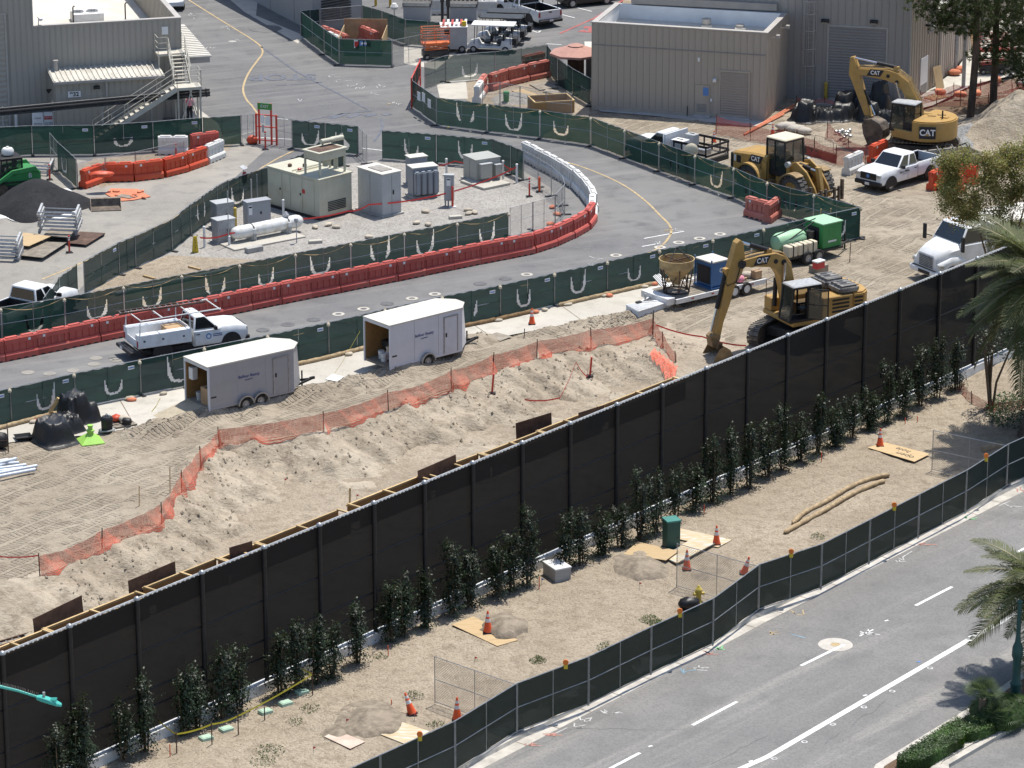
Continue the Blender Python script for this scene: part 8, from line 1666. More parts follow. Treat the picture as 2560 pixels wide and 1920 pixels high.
 #  behind the far fence: netting, gear
def bnet(lb,P_,hs,seed,m='red_net'):netfence(lb,[GT(*p)for p in P_],hs,m,seed,flop=.15)
bnet('pale orange net behind the stake-bed truck and loader',((1790,335),(1876,352),(1960,368),(2035,392),(2090,412),(2162,415)),[1.15,1.1,1.1,1.05,1.1,.9],31);bnet('red net sagging under the short-tail excavator bucket',((2068,345),(2120,372),(2176,402)),[1.0,.6,1.0],32)
bnet('red net along the walkway between the pines',((2265,283),(2340,268),(2400,272),(2470,270),(2560,248),(2660,225)),[1.1,1.0,1.1,.9,1.0,1.0],33);bnet('second red net layer behind the pines',((2300,268),(2385,245),(2450,240),(2530,232),(2620,215)),[1.0,.9,1.0,.9,1.0],34);bnet('red net before the grey building door',((1992,262),(2060,263),(2140,272)),[.5,.5,.5],35)
for i,(x0,y0,x1,y1)in enumerate(((1868,330,1985,262),(1875,326,1990,265),(1860,336,1960,285))):o=MB().tube([G(x0,y0,.12),G(x1,y1,.12)],.06,6).build('conduit_pipe','sandbag_orange',smooth=40);tag(o,['front','back','short'][i]+' orange conduit lying along the beige building wall','pipe','orange conduits by the beige building')
def barricade(label,a,b):
 a,b=G(*a),G(*b);d=b-a;th=thing('crowd_barricade',label,'barricade',a,math.atan2(d.y,d.x),'yellow crowd barricades');l=d.length
 MB().tube([(0,0,0),(0,0,1.0),(.08,0,1.1),(l-.08,0,1.1),(l,0,1.0),(l,0,0)],.03,6).build('frame','tank_cream',th);MB().tube([(0,0,.25),(l,0,.25)],.022,5).build('lower_rail','tank_cream',th)
 for k in range(1,12):MB().tube([(l*k/12,0,.25),(l*k/12,0,1.1)],.01,4).build('bar','tank_cream',th)
barricade('left yellow crowd barricade behind the wheel loader',(1988,365),(2035,382));barricade('right yellow crowd barricade behind the wheel loader',(2036,380),(2083,395))
def tarpheap(label,c,rx,ry,h_,seed):o=link('tarp_heap',bpy.data.objects['covered_heap'].data);o.location=c;o.scale=(rx/2.1,ry/2.1,h_/1.5);o.rotation_euler.z=seed;tag(o,label,'tarp')
tarpheap('crumpled black sheet heap left of the excavator stick',G(2055,296),1.8,2.2,1.3,9);tarpheap('crumpled black sheet heap behind the excavator stick',G(2160,282),1.5,2.2,1.9,12);tarpheap('long black sheet heap behind the excavator cab',G(2215,300),1.9,2.0,1.2,15)
bp=thing('bag_pallet','pallet of white bagged material by the beige building','pallet',G(2014,300),R(-8));MB().b2(-.6,.6,-.5,.5,0,.14).build('pallet_base','wood_grey',bp)
for k in range(3):
 for j in range(2):MB().box((-.3+.6*j,0,.30+k*.3),(.58,.95,.28)).build('bag_layer','white_grime',bp,bevel=.06,seg=2)
for i,(x,y,sx_,h_)in enumerate(((1965,325,1.4,.5),(1990,330,1.2,.45),(2012,335,.9,.4))):blob('sheeted_bundle',['left','middle','right'][i]+' white sheeted bundle behind the netting','bundle',G(x,y),(sx_,.9,h_),'white_grime',.2,i+20,None,14)
for k in range(14):p=G(2108+rc.uniform(-18,18),338+rc.uniform(-9,9),rc.uniform(0,.5));o=MB().lathe((0,0,0),[(.03,0),(.13,.05),(.13,.16),(.03,.21)],10).build('pipe_cap','galv');o.location=p;tag(o,f'shiny grey pipe cap in the heap left of the excavator bucket, {ORD[k]} one','pipe cap','pipe caps by the excavator bucket')
o=MB().bar((0,0,.12),(3.4,0,.12),.3,.24).build('concrete_beam','concrete');o.location=G(2178,322);o.rotation_euler.z=R(20);tag(o,'pale concrete beam lying behind the excavator','concrete beam')
ww=thing('trench_board','low brown plank wall inside the netting behind the loader','planks',G(2000,382),ang(G(2000,382),G(2090,408)));MB().b2(0,3.2,-.03,.03,0,.5).build('plank','rust',ww);MB().b2(0,3.2,.02,.06,.3,.55).build('plank','wood_grey',ww)
for i,(x,y,m)in enumerate(((2064,252,'delineator'),(2064,252,'bollard_yellow'),(2205,262,'bollard_yellow'))):
 if i==0:continue
 bollard(['','tall bollard with red top left of the grey roll door','yellow bollard right of the grey roll door'][i],G(x,y),1.15 if i==1 else 1.2,'bollard_yellow',.12,'bollards at the grey roll door')
post('red sleeve pole left of the grey roll door',G(2066,250),2.5,.09,'delineator','pole','pole')
tb=thing('steel_tub','large dented steel tub with cross bars behind the crew-cab pickup','tub',G(2372,418),R(22));
MB().loft([[(-1.5,-.8,.1),(1.6,-.8,.1),(1.6,.8,.1),(-1.5,.8,.1)],[(-1.75,-.95,.95),(1.8,-.95,.95),(1.8,.95,.95),(-1.75,.95,.95)],[(-1.62,-.85,.95),(1.68,-.85,.95),(1.68,.85,.95),(-1.62,.85,.95)],[(-1.4,-.7,.25),(1.5,-.7,.25),(1.5,.7,.25),(-1.4,.7,.25)]]).build('shell','tub_steel',tb,bevel=.03)
for x in(-1.0,.0,1.0):MB().bar((x,-.95,.95),(x,-.2,1.45),.07).bar((x,-.2,1.45),(x,.95,.95),.07).build('cross_bar','dark_steel',tb)
MB().b2(-1.4,1.5,-.68,.68,.3,.62).build('tub_fill','dry_soil',tb)
for i,(x,y)in enumerate(((2385,188),(2400,180),(2350,237),(2400,243),(2440,240),(2490,205))):blob('orange_bag_heap',['orange bags at the foot of the wall column','second orange bag by the wall column','orange bag on the plywood near the walkway end','orange bag by the tall column foot','orange bag between column and pine','orange bag near the red lift wheels'][i],'bag',G(x,y,.17),(.9,.7,.4),'sandbag_orange',i,i+30,'orange bags on the walkway')
flat('plywood scraps lying at the end of the walkway',[(2310,245),(2345,236),(2372,243),(2335,252)],'plywood',.05,h=None,base=.18)
for i,(x,y,h_)in enumerate(((2345,222,1.5),(2436,140,2.0))):o=MB().box((0,0,h_/2),(.9,.03,h_),R(50),R(-14)).build('leaning_board','plywood' if i==0 else 'cardboard');o.location=G(x,y,.16);tag(o,['plywood board leaning on the shed wall','brown board leaning at the back of the walkway'][i],'board')
def scissor(label,p,rz,m,h_=1.0,group='scissor lifts'):
 th=thing('scissor_lift',label,'scissor lift',p,rz,group)
 MB().b2(-.9,.9,-.4,.4,.18,.62).build('chassis','dark_steel',th,bevel=.03)
 for x in(-.62,.62):
  for y in(-.38,.38):wheel(th,x,y,.2,.15,'wheel_silver')
 for k in range(3):
  for y in(-.3,.3):MB().bar((-.8,y,.65+k*.13),(.8,y,.75+k*.13),.05,.08).build('scissor_arm',m,th)
 zf_=.65+.4*h_;MB().b2(-.95,.95,-.4,.4,zf_,zf_+.14).build('platform',m,th)
 for z_ in(.5,.85,1.15):MB().tube([(-.93,-.38,zf_+z_),(.93,-.38,zf_+z_),(.93,.38,zf_+z_),(-.93,.38,zf_+z_),(-.93,-.38,zf_+z_)],.025,5).build('guard_rail',m,th)
 for x in(-.93,0,.93):
  for y in(-.38,.38):MB().tube([(x,y,zf_),(x,y,zf_+1.15)],.025,5).build('guard_post',m,th)
 MB().b2(.6,.9,-.36,-.1,zf_+.7,zf_+1.0).build('control_box','black',th);return th
scissor('orange scissor lift parked beside the grey cube in the parking',G(*z7(545,735),ZR),R(10),'lift_orange',.9);scissor('dark red scissor lift behind the first pine',G(2478,183,.16),R(5),'lift_red',2.2);scissor('dark red scissor lift behind the second pine',G(2515,175,.16),R(8),'lift_red',1.6)
for k in range(8):o=MB().tube([(0,0,0),(2.5,.9,0)],.09,8).build('silver_pipe','galv');o.location=G(2545,196+k*2.2,.26+.14*(k%3));tag(o,f'silver pipe in the stack at the right edge, {ORD[k]} from the back','pipe','silver pipes at the right edge')
heap('soil_bank','brown mulch bank under the pines','soil',G(2560,268),6,3,.5,'mulch',7,'structure')
#  top of the picture: parking
gcx=thing('equipment_cube','grey boxy equipment trailer topped with red barricade frames','trailer',G(*z7(945,665),ZR),R(4));MB().b2(-1.75,0,0,1.5,.25,1.75).build('casing','gen_light',gcx,bevel=.03);MB().b2(-1.8,.05,-.05,1.55,1.75,1.82).build('roof','white_matte',gcx)
MB().prism([(.05,1.1),(.32,1.1),(.18,1.4)],-.0,.012,'x').build('hazard_triangle','lift_orange',gcx)
for k in range(6):MB().bar((-1.6+k*.3,.2,1.95),(-1.5+k*.3,1.3,2.05),.16,.05).build('stacked_frame','lift_red' if k%2==0 else 'white_matte',gcx)
MB().b2(-.35,-.05,.1,.4,1.85,2.15).build('yellow_case','caution_yellow',gcx)
for x in(-1.4,-.35):wheel(gcx,x,.05,.25,.18)
def golf_cart(label,p,rz,rm):
 th=thing('golf_cart',label,'golf cart',p,rz,'golf carts in the parking');MB().loft([[(x,-.6,.3),(x,.6,.3),(x,.6,z_),(x,-.6,z_)]for x,z_ in((-1.6,.8),(-.9,.85),(-.8,.45),(.6,.45),(.8,.8),(1.35,.65),(1.5,.45))]).build('body','white_matte',th,bevel=.03)
 MB().b2(-1.75,1.2,-.68,.68,1.85,1.95).build('roof',rm,th,bevel=.03)
 for x in(-1.5,-.3,1.0):
  for y in(-.6,.6):MB().tube([(x,y,.6),(x*.95,y,1.86)],.025,5).build('roof_post','black',th)
 for x in(-.75,.1):MB().box((x,0,.7),(.45,1.1,.15)).box((x-.25,0,1.0),(.1,1.1,.5)).build('seat','black',th,bevel=.03)
 for x in(1.05,-1.15):
  for y in(-.55,.55):wheel(th,x,y,.23,.18)
 MB().b2(-1.9,-1.6,-.5,.5,.55,1.0).build('cargo_box','black',th);return th
golf_cart('nearest golf cart with white roof beside the grey cube',G(*z7(1230,640),ZR),R(172),'white_matte');golf_cart('second golf cart with dark roof behind the nearest',G(*z7(1330,545),ZR),R(172),'dark_steel');golf_cart('third golf cart with dark roof farthest back',G(*z7(1420,475),ZR),R(172),'dark_steel')
def ribbed_bin(label,p):
 th=thing('storage_bin',label,'bin',p,R(-4),'ribbed storage bins');MB().b2(-.95,.95,-.6,.6,.1,1.15).build('body','gen_grey',th,bevel=.03);MB().prism([(-.66,1.1),(-.6,1.35),(-.2,1.62),(.4,1.66),(.66,1.3),(.66,1.1)],-1.0,1.0,'x').build('lid','dark_steel',th,smooth=30)
 for k in range(7):MB().tube([(-.9+k*.3,-.3,1.58),(-.9+k*.3,.45,1.68)],.11,6).build('lid_rib','dark_steel',th)
 MB().b2(-.92,.92,-.68,-.62,1.15,1.4).build('front_panel','galv',th)
ribbed_bin('left ribbed grey storage bin in the parking',g(0,1,1395,175,ZR));ribbed_bin('right ribbed grey storage bin in the parking',g(0,1,1795,180,ZR))
ty2=thing('traffic_dummy','small white signal head on a stand left of the bins','signal',g(0,1,1195,135,ZR),0);MB().tube([(0,0,0),(0,0,.5)],.04,6).build('stand','galv',ty2);MB().lathe((0,0,.45),[(.2,0),(.3,.2),(.15,.45)],10).build('head','white_matte',ty2)
for i,(x,y)in enumerate(((620,215),(1670,200))):o=MB().tube([(0,0,0),(0,0,1.6)],.1,8).box((0,0,1.75),(.3,.25,.5)).build('equipment_post','dark_steel');o.location=g(0,1,1610,195,ZR)if i==0 else g(0,1,1660,230,ZR);tag(o,['dark post with a box head between the bins','grey post with a box head right of the bins'][i],'post')
bxp=thing('plywood_box','open plywood box between red barriers in the top enclosure','plywood box',G(868,138,ZR),R(-3))
for(x0,x1,y0,y1,h_)in((-.2,2.3,0,.04,1.0),(-.6,2.4,4.2,4.24,1.6),(-.6,-.56,.0,4.2,1.2),(2.36,2.4,.0,4.2,1.2)):MB().b2(x0,x1,y0,y1,0,h_).build('panel','cardboard' if h_>1.5 else 'plywood',bxp)
for(x,y)in((868,104),(905,104)):pass
sgn_=MB().b2(0,.35,-.02,0,1.2,1.75).build('notice_sign','sign_white');sgn_.location=G(886,163,ZR)+Vector((0,-.1,0));tag(sgn_,'white and red notice on the green corner fence near the top','sign');MB().b2(.03,.32,-.03,-.02,1.3,1.65).build('print','sign_red',sgn_)
for k in range(3):o=MB().b2(0,.32,-.02,0,1.38,1.72).build('notice_sign','sign_blue');o.location=G(900+k*8.5,164,ZR)+Vector((0,-.1,0));tag(o,f'small blue safety sign on the green corner fence, {ORD[k]} from the left','sign','blue safety signs');MB().lathe((.16,-.025,1.55),[(.09,0),(.09,.01)],12,'Y').build('pictogram','sign_white',o)
um=thing('patio_umbrella','faded brown octagonal patio umbrella behind the bay fence','umbrella',G(*t(0,2,550,720),ZR),R(10));MB().tube([(0,0,0),(0,0,2.7)],.04,8).build('pole','galv',um)
for k in range(8):
 a0,a1=math.pi*k/4,math.pi*(k+1)/4;P0,P1=(1.75*math.cos(a0),1.75*math.sin(a0),2.1),(1.75*math.cos(a1),1.75*math.sin(a1),2.1);q0,q1=(.5*math.cos(a0),.5*math.sin(a0),2.52),(.5*math.cos(a1),.5*math.sin(a1),2.52)
 MB().add([P0,P1,q1,q0],[(0,1,2,3)]).build('canopy_panel','umbrella',um);MB().add([(.55*math.cos(a0),.55*math.sin(a0),2.56),(.55*math.cos(a1),.55*math.sin(a1),2.56),(0,0,2.72)],[(0,1,2)]).build('vent_panel','umbrella',um)
 MB().add([P0,P1,(P1[0],P1[1],1.95),(P0[0],P0[1],1.95)],[(0,1,2,3)]).build('valance','umbrella',um)
MB().b2(-.5,.5,-.3,.3,0,1.7).build('umbrella_stand','rust',um)
ub=thing('shade_canopy','pale cream canopy corner beside the brown umbrella','canopy',G(*t(0,2,655,700),ZR),0);MB().add([(-.4,-.3,1.9),(1.2,-.6,2.0),(1.4,.9,2.5),(.6,.8,2.5)],[(0,1,2,3)]).build('cloth','tank_cream',ub);MB().tube([(.9,.2,0),(.9,.2,2.3)],.04,6).build('pole','galv',ub)
for i,q in enumerate(([(150,735),(240,785),(400,760),(300,700)],[(0,790),(130,860),(260,840),(90,775)],[(265,800),(395,820),(400,790),(300,775)])):flat(['grey slab of timber lying in the fenced bay','tan plywood sheet lying in the fenced bay','small grey board lying in the fenced bay'][i],tt(0,2,q),'plywood' if i==1 else 'wood_grey',.06,h=None,base=.05)
bx2=thing('form_box','low wooden box form in the fenced bay','formwork',G(*t(0,2,330,985),ZR),R(14))
for(x0,x1,y0,y1)in((-1.0,1.6,0,.05),(-1.0,1.6,1.9,1.95),(-1.0,-.95,.05,1.9),(1.55,1.6,.05,1.9)):MB().b2(x0,x1,y0,y1,0,.75).build('form_panel','form_ply',bx2);MB().b2(x0-.02,x1+.02,y0-.02,y1+.02,.75,.82).build('top_plate','lumber',bx2)
bk2=thing('green_bin','narrow green bin in the fenced bay','bin',G(*z7(1435,1300),ZR),0);MB().lathe((0,0,0),[(.17,0),(.2,.65),(.2,.7)],12).build('body','green_machine',bk2);MB().lathe((0,0,.7),[(.21,0),(.18,.08)],12).build('lid','green_machine',bk2)
fence('bare chain-link fence inside the curved bay fence',gp([(1205,268),(1250,262),(1300,272),(1365,285),(1430,290)]),1.5,'chain_link',(),1,41,plain=range(9),mids=False,feet=False)
heap('rubble_heap','pale rubble heap in the fenced bay','rubble',G(*t(0,2,40,860),ZR),1.6,1.6,.5,'gravel',17)
def festoon(label,pts,m,zt_):
 th=thing('string_lights',label,'string lights',pts[0]);O=Vector(pts[0]);up=Vector((0,0,zt_))
 for a,b in zip(pts[:-1],pts[1:]):
  MB().tube([(a-O+up).lerp(b-O+up,k/8)-Vector((0,0,.35*4*k/8*(1-k/8)))for k in range(9)],.014,4).build('cable','lumber',th);q=b-O+up;MB().lathe((q.x,q.y-.08,q.z-.22),[(.03,.2),(.09,.12),(.09,.02),(.03,0)],8).build('bulb','tank_cream',th)
festoon('string of bulbs along the fence behind the red barriers',fc,'fc',1.84);festoon('string of bulbs along the outer curving fence',fA,'fA',1.84);festoon('drooping cable along the long mid fence',mid,'mid',1.84)
dsh=thing('dish','round pale dish on the curving fence before the loader','dish',G(*t(0,2,1545,1560))+Vector((0,0,0)),0);MB().tube([(0,0,0),(0,0,1.75)],.03,5).build('post','galv',dsh);MB().lathe((0,-.05,1.85),[(.02,-.1),(.25,-.06),(.42,.02),(.43,.04)],16,'Y').build('reflector','tank_cream',dsh,smooth=40)
#  street furniture
la=G(2537,1768,0);lp_=thing('lamp_post','dark teal ornamental lamp post on the street median','lamp post',la);MB().lathe((0,0,0),[(.30,0),(.30,.25),(.22,.35),(.20,.9),(.24,1.0),(.18,1.1),(.16,2.0),(.22,2.15),(.2,2.5),(.12,2.7),(.09,3.0),(.08,4.3)],14).build('shaft','dark_teal',lp_,smooth=40)
MB().lathe((0,0,4.3),[(.1,0),(.12,.06),(.03,.14)],12).build('cap','dark_teal',lp_)
Yl=113.0;pA=at_y(-120,1700,Yl);pts_=[at_y(*t(3,0,x,y),Yl)for x,y in((-420,880),(-200,905),(0,955),(150,990),(340,1050))];pb_=at_y(*t(3,0,-420,880),Yl)
sla=thing('street_light','teal street light arm reaching in at the lower left','street light',(pts_[0].x,Yl,ZS));O=Vector((pts_[0].x,Yl,ZS));MB().tube([Vector((0,0,0))]+[p-O for p in pts_],[.13,.09,.075,.06,.05,.045],8).build('arm','teal',sla,smooth=40)
e_=pts_[-1]-O;hd_=MB().loft([[(e_.x+x,e_.y-w_,e_.z+z_-.05),(e_.x+x,e_.y+w_,e_.z+z_-.05),(e_.x+x,e_.y+w_*.8,e_.z+z_+h_),(e_.x+x,e_.y-w_*.8,e_.z+z_+h_)]for x,w_,z_,h_ in((-.1,.10,0,.06),(.05,.16,-.04,.10),(.3,.18,-.12,.10),(.6,.17,-.22,.06),(.76,.10,-.27,.03))]).build('lamp_head','teal',sla,bevel=.02)
MB().tube([(e_.x+.16,e_.y,e_.z+.02),(e_.x+.16,e_.y,e_.z+.2)],.05,10).build('photocell','galv',hd_)
for k in range(4):MB().b2(e_.x+.36,e_.x+.60,e_.y-.12+k*.07,e_.y-.09+k*.07,e_.z-.10,e_.z-.05).build('cooling_fin','teal',hd_)
sp_k=MB()
for k in range(60):f_=k/60;i=min(3,int(f_*4));p=pts_[i].lerp(pts_[i+1],f_*4-i)-O;sp_k.bar(p,p+Vector((rc.uniform(-.03,.03),0,.17)),.008)
o=sp_k.build('bird_spike','galv',sla);o['kind']='stuff'
pp=G(475,302,ZR);per=thing('person','person in a pink top and dark trousers standing under the stair','person',pp,R(100))
def skin_body(name,m,parent,pts,edges,rad):
 me=bpy.data.meshes.new(name);me.from_pydata(pts,edges,[]);o=link(name,me,parent);md=o.modifiers.new('s','SKIN')
 for i,v in enumerate(me.skin_vertices[0].data):v.radius=rad[i];v.use_root=(i==0)
 o.modifiers.new('d','SUBSURF').levels=2;me.materials.append(M[m])
 ev=o.evaluated_get(bpy.context.evaluated_depsgraph_get());nm2=bpy.data.meshes.new_from_object(ev);o.modifiers.clear();o.data=nm2;nm2.materials.clear();nm2.materials.append(M[m]);shade(nm2,80);return o
body=skin_body('body','skin',per,[(0,0,.95),(0,0,1.15),(0,0,1.38),(0,0,1.50),(.02,0,1.58),(.03,0,1.68),(0,.19,1.38),(.02,.25,1.12),(.12,.22,.90),(.16,.21,.82),(0,-.19,1.38),(.0,-.25,1.12),(.10,-.23,.90),(.14,-.22,.82),(0,.09,.90),(.03,.10,.50),(-.02,.10,.08),(.14,.11,.03),(0,-.09,.90),(-.04,-.10,.50),(-.10,-.10,.08),(.05,-.11,.03)],[(0,1),(1,2),(2,3),(3,4),(4,5),(2,6),(6,7),(7,8),(8,9),(2,10),(10,11),(11,12),(12,13),(0,14),(14,15),(15,16),(16,17),(0,18),(18,19),(19,20),(20,21)],[(.12,.15),(.10,.13),(.11,.16),(.05,.05),(.08,.07),(.085,.075),(.06,.06),(.042,.042),(.035,.035),(.03,.04),(.06,.06),(.042,.042),(.035,.035),(.03,.04),(.085,.085),(.06,.06),(.04,.04),(.035,.04),(.085,.085),(.06,.06),(.04,.04),(.035,.04)])
MB().lathe((0,0,1.0),[(.19,0),(.185,.2),(.20,.38),(.12,.46),(.07,.48)],14).build('pink_top','pink_shirt',per,smooth=50);MB().tube([(0,.19,1.40),(.01,.26,1.16)],[.075,.065],8).tube([(0,-.19,1.40),(0,-.26,1.16)],[.075,.065],8).build('sleeve','pink_shirt',per,smooth=50)
MB().tube([(0,.09,1.02),(.03,.10,.52),(-.02,.10,.1)],[.12,.085,.06],8).tube([(0,-.09,1.02),(-.04,-.10,.52),(-.10,-.10,.1)],[.12,.085,.06],8).build('trousers','dark_pants',per,smooth=50)
MB().lathe((0,0,1.58),[(.06,-.12),(.10,-.02),(.115,.08),(.10,.16),(.05,.20)],12).build('hair','hair_dark',per,smooth=50)
for i,(zx,zy)in enumerate(((445,370),(528,395),(720,380))):post(['first','second','third'][i]+' wooden pole before the far end of the mid fence',g(1,3,zx,zy),1.5+.2*i,.04,'lumber','pole','pole','poles at the far fence end',.05)
#  vegetation
rv=random.Random(21)
def leafquad(mb,p,n_,s_,asp=.5):
 n_=n_.normalized();a=n_.orthogonal().normalized();a=(Matrix.Rotation(rv.uniform(0,6.28),3,n_)@a);b=n_.cross(a);o=len(mb.v)
 mb.v+=[tuple(p-a*s_),tuple(p+b*s_*asp),tuple(p+a*s_),tuple(p-b*s_*asp)];mb.f.append((o,o+1,o+2,o+3));mb.m.append(mb.mi)
def shrub_mesh(seed,h_,wd):
 rs_=random.Random(seed);lv_=MB();sm=MB();ns=rs_.randint(3,5);spikes=[]
 for k in range(ns):
  a=2*math.pi*k/ns+rs_.uniform(-.4,.4);tp=Vector((math.cos(a)*wd*.38*rs_.uniform(.3,1),math.sin(a)*wd*.38*rs_.uniform(.3,1),h_*rs_.uniform(.72,1.0)));bs_=Vector((math.cos(a)*.06,math.sin(a)*.06,0));md_=bs_.lerp(tp,.5)+Vector((rs_.uniform(-.1,.1),rs_.uniform(-.1,.1),0));spikes.append((bs_,md_,tp));sm.tube([bs_,md_,tp],[.03,.02,.008],5)
 clumps=[(rs_.choice(spikes),rs_.uniform(.05,.98),rs_.uniform(0,6.28),rs_.uniform(.35,1.0))for _ in range(46)]
 for((bs_,md_,tp),f_,a,ex)in clumps:
  c=bs_.lerp(md_,f_*2)if f_<.5 else md_.lerp(tp,f_*2-1);rr=wd*.40*(1-f_)**.7*ex+.03;c=c+Vector((math.cos(a)*rr,math.sin(a)*rr,.05));sp_=.10+.09*(1-f_)
  for q in range(30):d=Vector((rs_.gauss(0,1),rs_.gauss(0,1),rs_.gauss(0,1.2)))*sp_*.75;leafquad(lv_,c+d,Vector((d.x*4+math.cos(a)*.5,d.y*4+math.sin(a)*.5,rs_.uniform(.2,1.4))),rs_.uniform(.03,.06),.6)
 for(bs_,md_,tp)in spikes:
  for q in range(60):f_=rs_.uniform(.1,1.08);c=bs_.lerp(md_,f_*2)if f_<.5 else md_.lerp(tp,f_*2-1);leafquad(lv_,c+Vector((rs_.gauss(0,.05),rs_.gauss(0,.05),0)),Vector((rs_.uniform(-1,1),rs_.uniform(-1,1),.8)),.05,.55)
 for q in range(11):
  bs_,md_,tp=rs_.choice(spikes);c=bs_.lerp(tp,rs_.uniform(.1,.9));d=Vector((rs_.uniform(-1,1),rs_.uniform(-1,1),rs_.uniform(.0,.9))).normalized();l=rs_.uniform(.3,.75)
  for k in range(18):leafquad(lv_,c+d*l*k/18+Vector((rs_.uniform(-.035,.035),rs_.uniform(-.035,.035),0)),Vector((rs_.uniform(-1,1),rs_.uniform(-1,1),1)),.045,.55)
 return lv_.mesh('foliage','leaf_shrub'),sm.mesh('stem','stem')
SM=[shrub_mesh(k,[2.1,2.5,1.8,2.3,2.7,2.0,1.6,2.4][k],[.85,.75,.95,1.1,.8,.65,.8,.9][k])for k in range(8)]
SHX=[(35,1935),(120,1930),(152,1928),(265,1885),(340,1868),(425,1822),(470,1812),(555,1792),(600,1775),(700,1738),(745,1722),(792,1706),(832,1690),(895,1655),(975,1600),(1010,1588),(1065,1566),(1130,1532),(1175,1514),(1245,1488),(1280,1474),(1320,1458),(1418,1420),(1452,1406),(1505,1384),(1550,1366),(1598,1348),(1640,1330),(1690,1296),(1735,1272),(1780,1252),(1828,1232),(1872,1216),(1918,1190),(1955,1172),(2000,1150),(2045,1132),(2090,1112),(2130,1092),(2175,1072),(2215,1052),(2258,1034),(2300,1012),(2345,990),(2390,970)]
for i,(x,y)in enumerate(SHX):
 p=GT(x,y+3,hstrip);d_=(p-BP0).dot(bn)
 if d_<.62:p=p+bn*(.62-d_);p.z=float(hstrip(p.x,p.y))
 k=rv.randrange(8);th=thing('evergreen_shrub',f'dark evergreen shrub planted against the tall black fence, {ORD[i]} from the left','shrub',p,rv.uniform(0,6.28),'shrubs along the black fence');th.scale=(rv.uniform(1.05,1.4),rv.uniform(1.05,1.35),rv.uniform(1.05,1.45));link('foliage',SM[k][0],th);link('stem',SM[k][1],th)
def frond_mesh(seed,L_,droop,m='leaf_palm'):
 rs_=random.Random(seed);mb=MB();st=MB();pts=[]
 for k in range(15):f_=k/14;pts.append(Vector((L_*f_*(1-.10*f_*droop),0,L_*(.32*f_-.62*droop*f_*f_))))
 st.tube(pts,[.035*(1-.85*k/14)+.004 for k in range(15)],5)
 n_=78
 for k in range(n_):
  f_=.14+.86*k/n_;i=min(13,int(f_*14));p=pts[i].lerp(pts[i+1],f_*14-i);tg=(pts[i+1]-pts[i]).normalized();l=L_*.20*(math.sin(math.pi*min(1,f_*.85+.15))**.6)*rs_.uniform(.85,1.1)+.05
  for s_ in(-1,1):
   d=(tg*.75+Vector((0,s_,0))*.9+Vector((0,0,rs_.uniform(.05,.4)))).normalized();w_=tg*.018;e=p+d*l+Vector((0,0,-l*.28*droop));md_=p+d*l*.5+Vector((0,0,.01));o=len(mb.v)
   mb.v+=[tuple(p-w_*.6),tuple(p+w_*.6),tuple(md_+w_),tuple(md_-w_),tuple(e)];mb.f+=[(o,o+1,o+2,o+3),(o+3,o+2,o+4)];mb.m+=[0]*2
 return mb.mesh('frond',m),st.mesh('rachis','leaf_dry')
FR=[frond_mesh(k,[2.9,3.1,2.6,3.2,2.8][k],[.55,.9,1.2,.75,1.0][k])for k in range(5)]
def palm(label,base,top,n_,sc=1.,seed=1,trunk=.22,m_='palm_trunk',splay=(-25,75)):
 rs_=random.Random(seed);th=thing('palm_tree',label,'palm tree',base,0,'feather palms');T_=Vector(top)-Vector(base)
 path=[T_*(k/8)+Vector((.12*math.sin(k*.8),0,0))for k in range(9)];path[-1]=T_;MB().tube(path,[trunk*(1.15-.03*k)for k in range(9)],10).build('trunk',m_,th,smooth=50)
 for k in range(n_):
  fm_,sm_=rs_.choice(FR);o=link('frond',fm_,th);o.location=T_;el=R(rs_.uniform(*splay));o.rotation_euler=(rs_.uniform(-.3,.3),-el,2.399*k+rs_.uniform(-.25,.25));s_=sc*rs_.uniform(.85,1.12);o.scale=(s_,)*3;r2=link('rachis',sm_,o)
 return th
b1=GT(2555,1092,hstrip);t1=G(2592,800,0);Yp=b1.y;tp=at_y(2635,725,Yp);palm('feather palm at the right edge before the box truck, upper of two',b1,tp,86,1.7,5,splay=(-55,50))
b2p=G(2618,1698,0);tp=at_y(2612,1492,b2p.y);palm('feather palm leaning in at the lower right over the median',b2p,tp,46,1.25,8,splay=(-40,60))
bs_=GT(2478,1020,hstrip);th=thing('multi_stem_tree','bare grey multi-stemmed trunk cluster under the upper palm','tree',bs_,0)
for k in range(7):a=rv.uniform(-1,1);MB().tube([(.1*a,.05*k-.15,0),(.25*a,.05*k,1.2),(.65*a+.15,.1*k-.2,2.6),(.9*a+.3,.1*k,3.6)],[.07,.06,.045,.03],6).build('trunk','stem',th,smooth=50)
lv_=MB()
for k in range(900):a=rv.uniform(0,6.28);r_=rv.uniform(0,1)**.5;leafquad(lv_,Vector((.4+math.cos(a)*1.3*r_,math.sin(a)*1.1*r_,3.2+rv.uniform(-.6,1.0))),Vector((rv.uniform(-1,1),rv.uniform(-1,1),1)),rv.uniform(.05,.09),.5)
lv_.build('crown','leaf_shrub',th,fix=False)
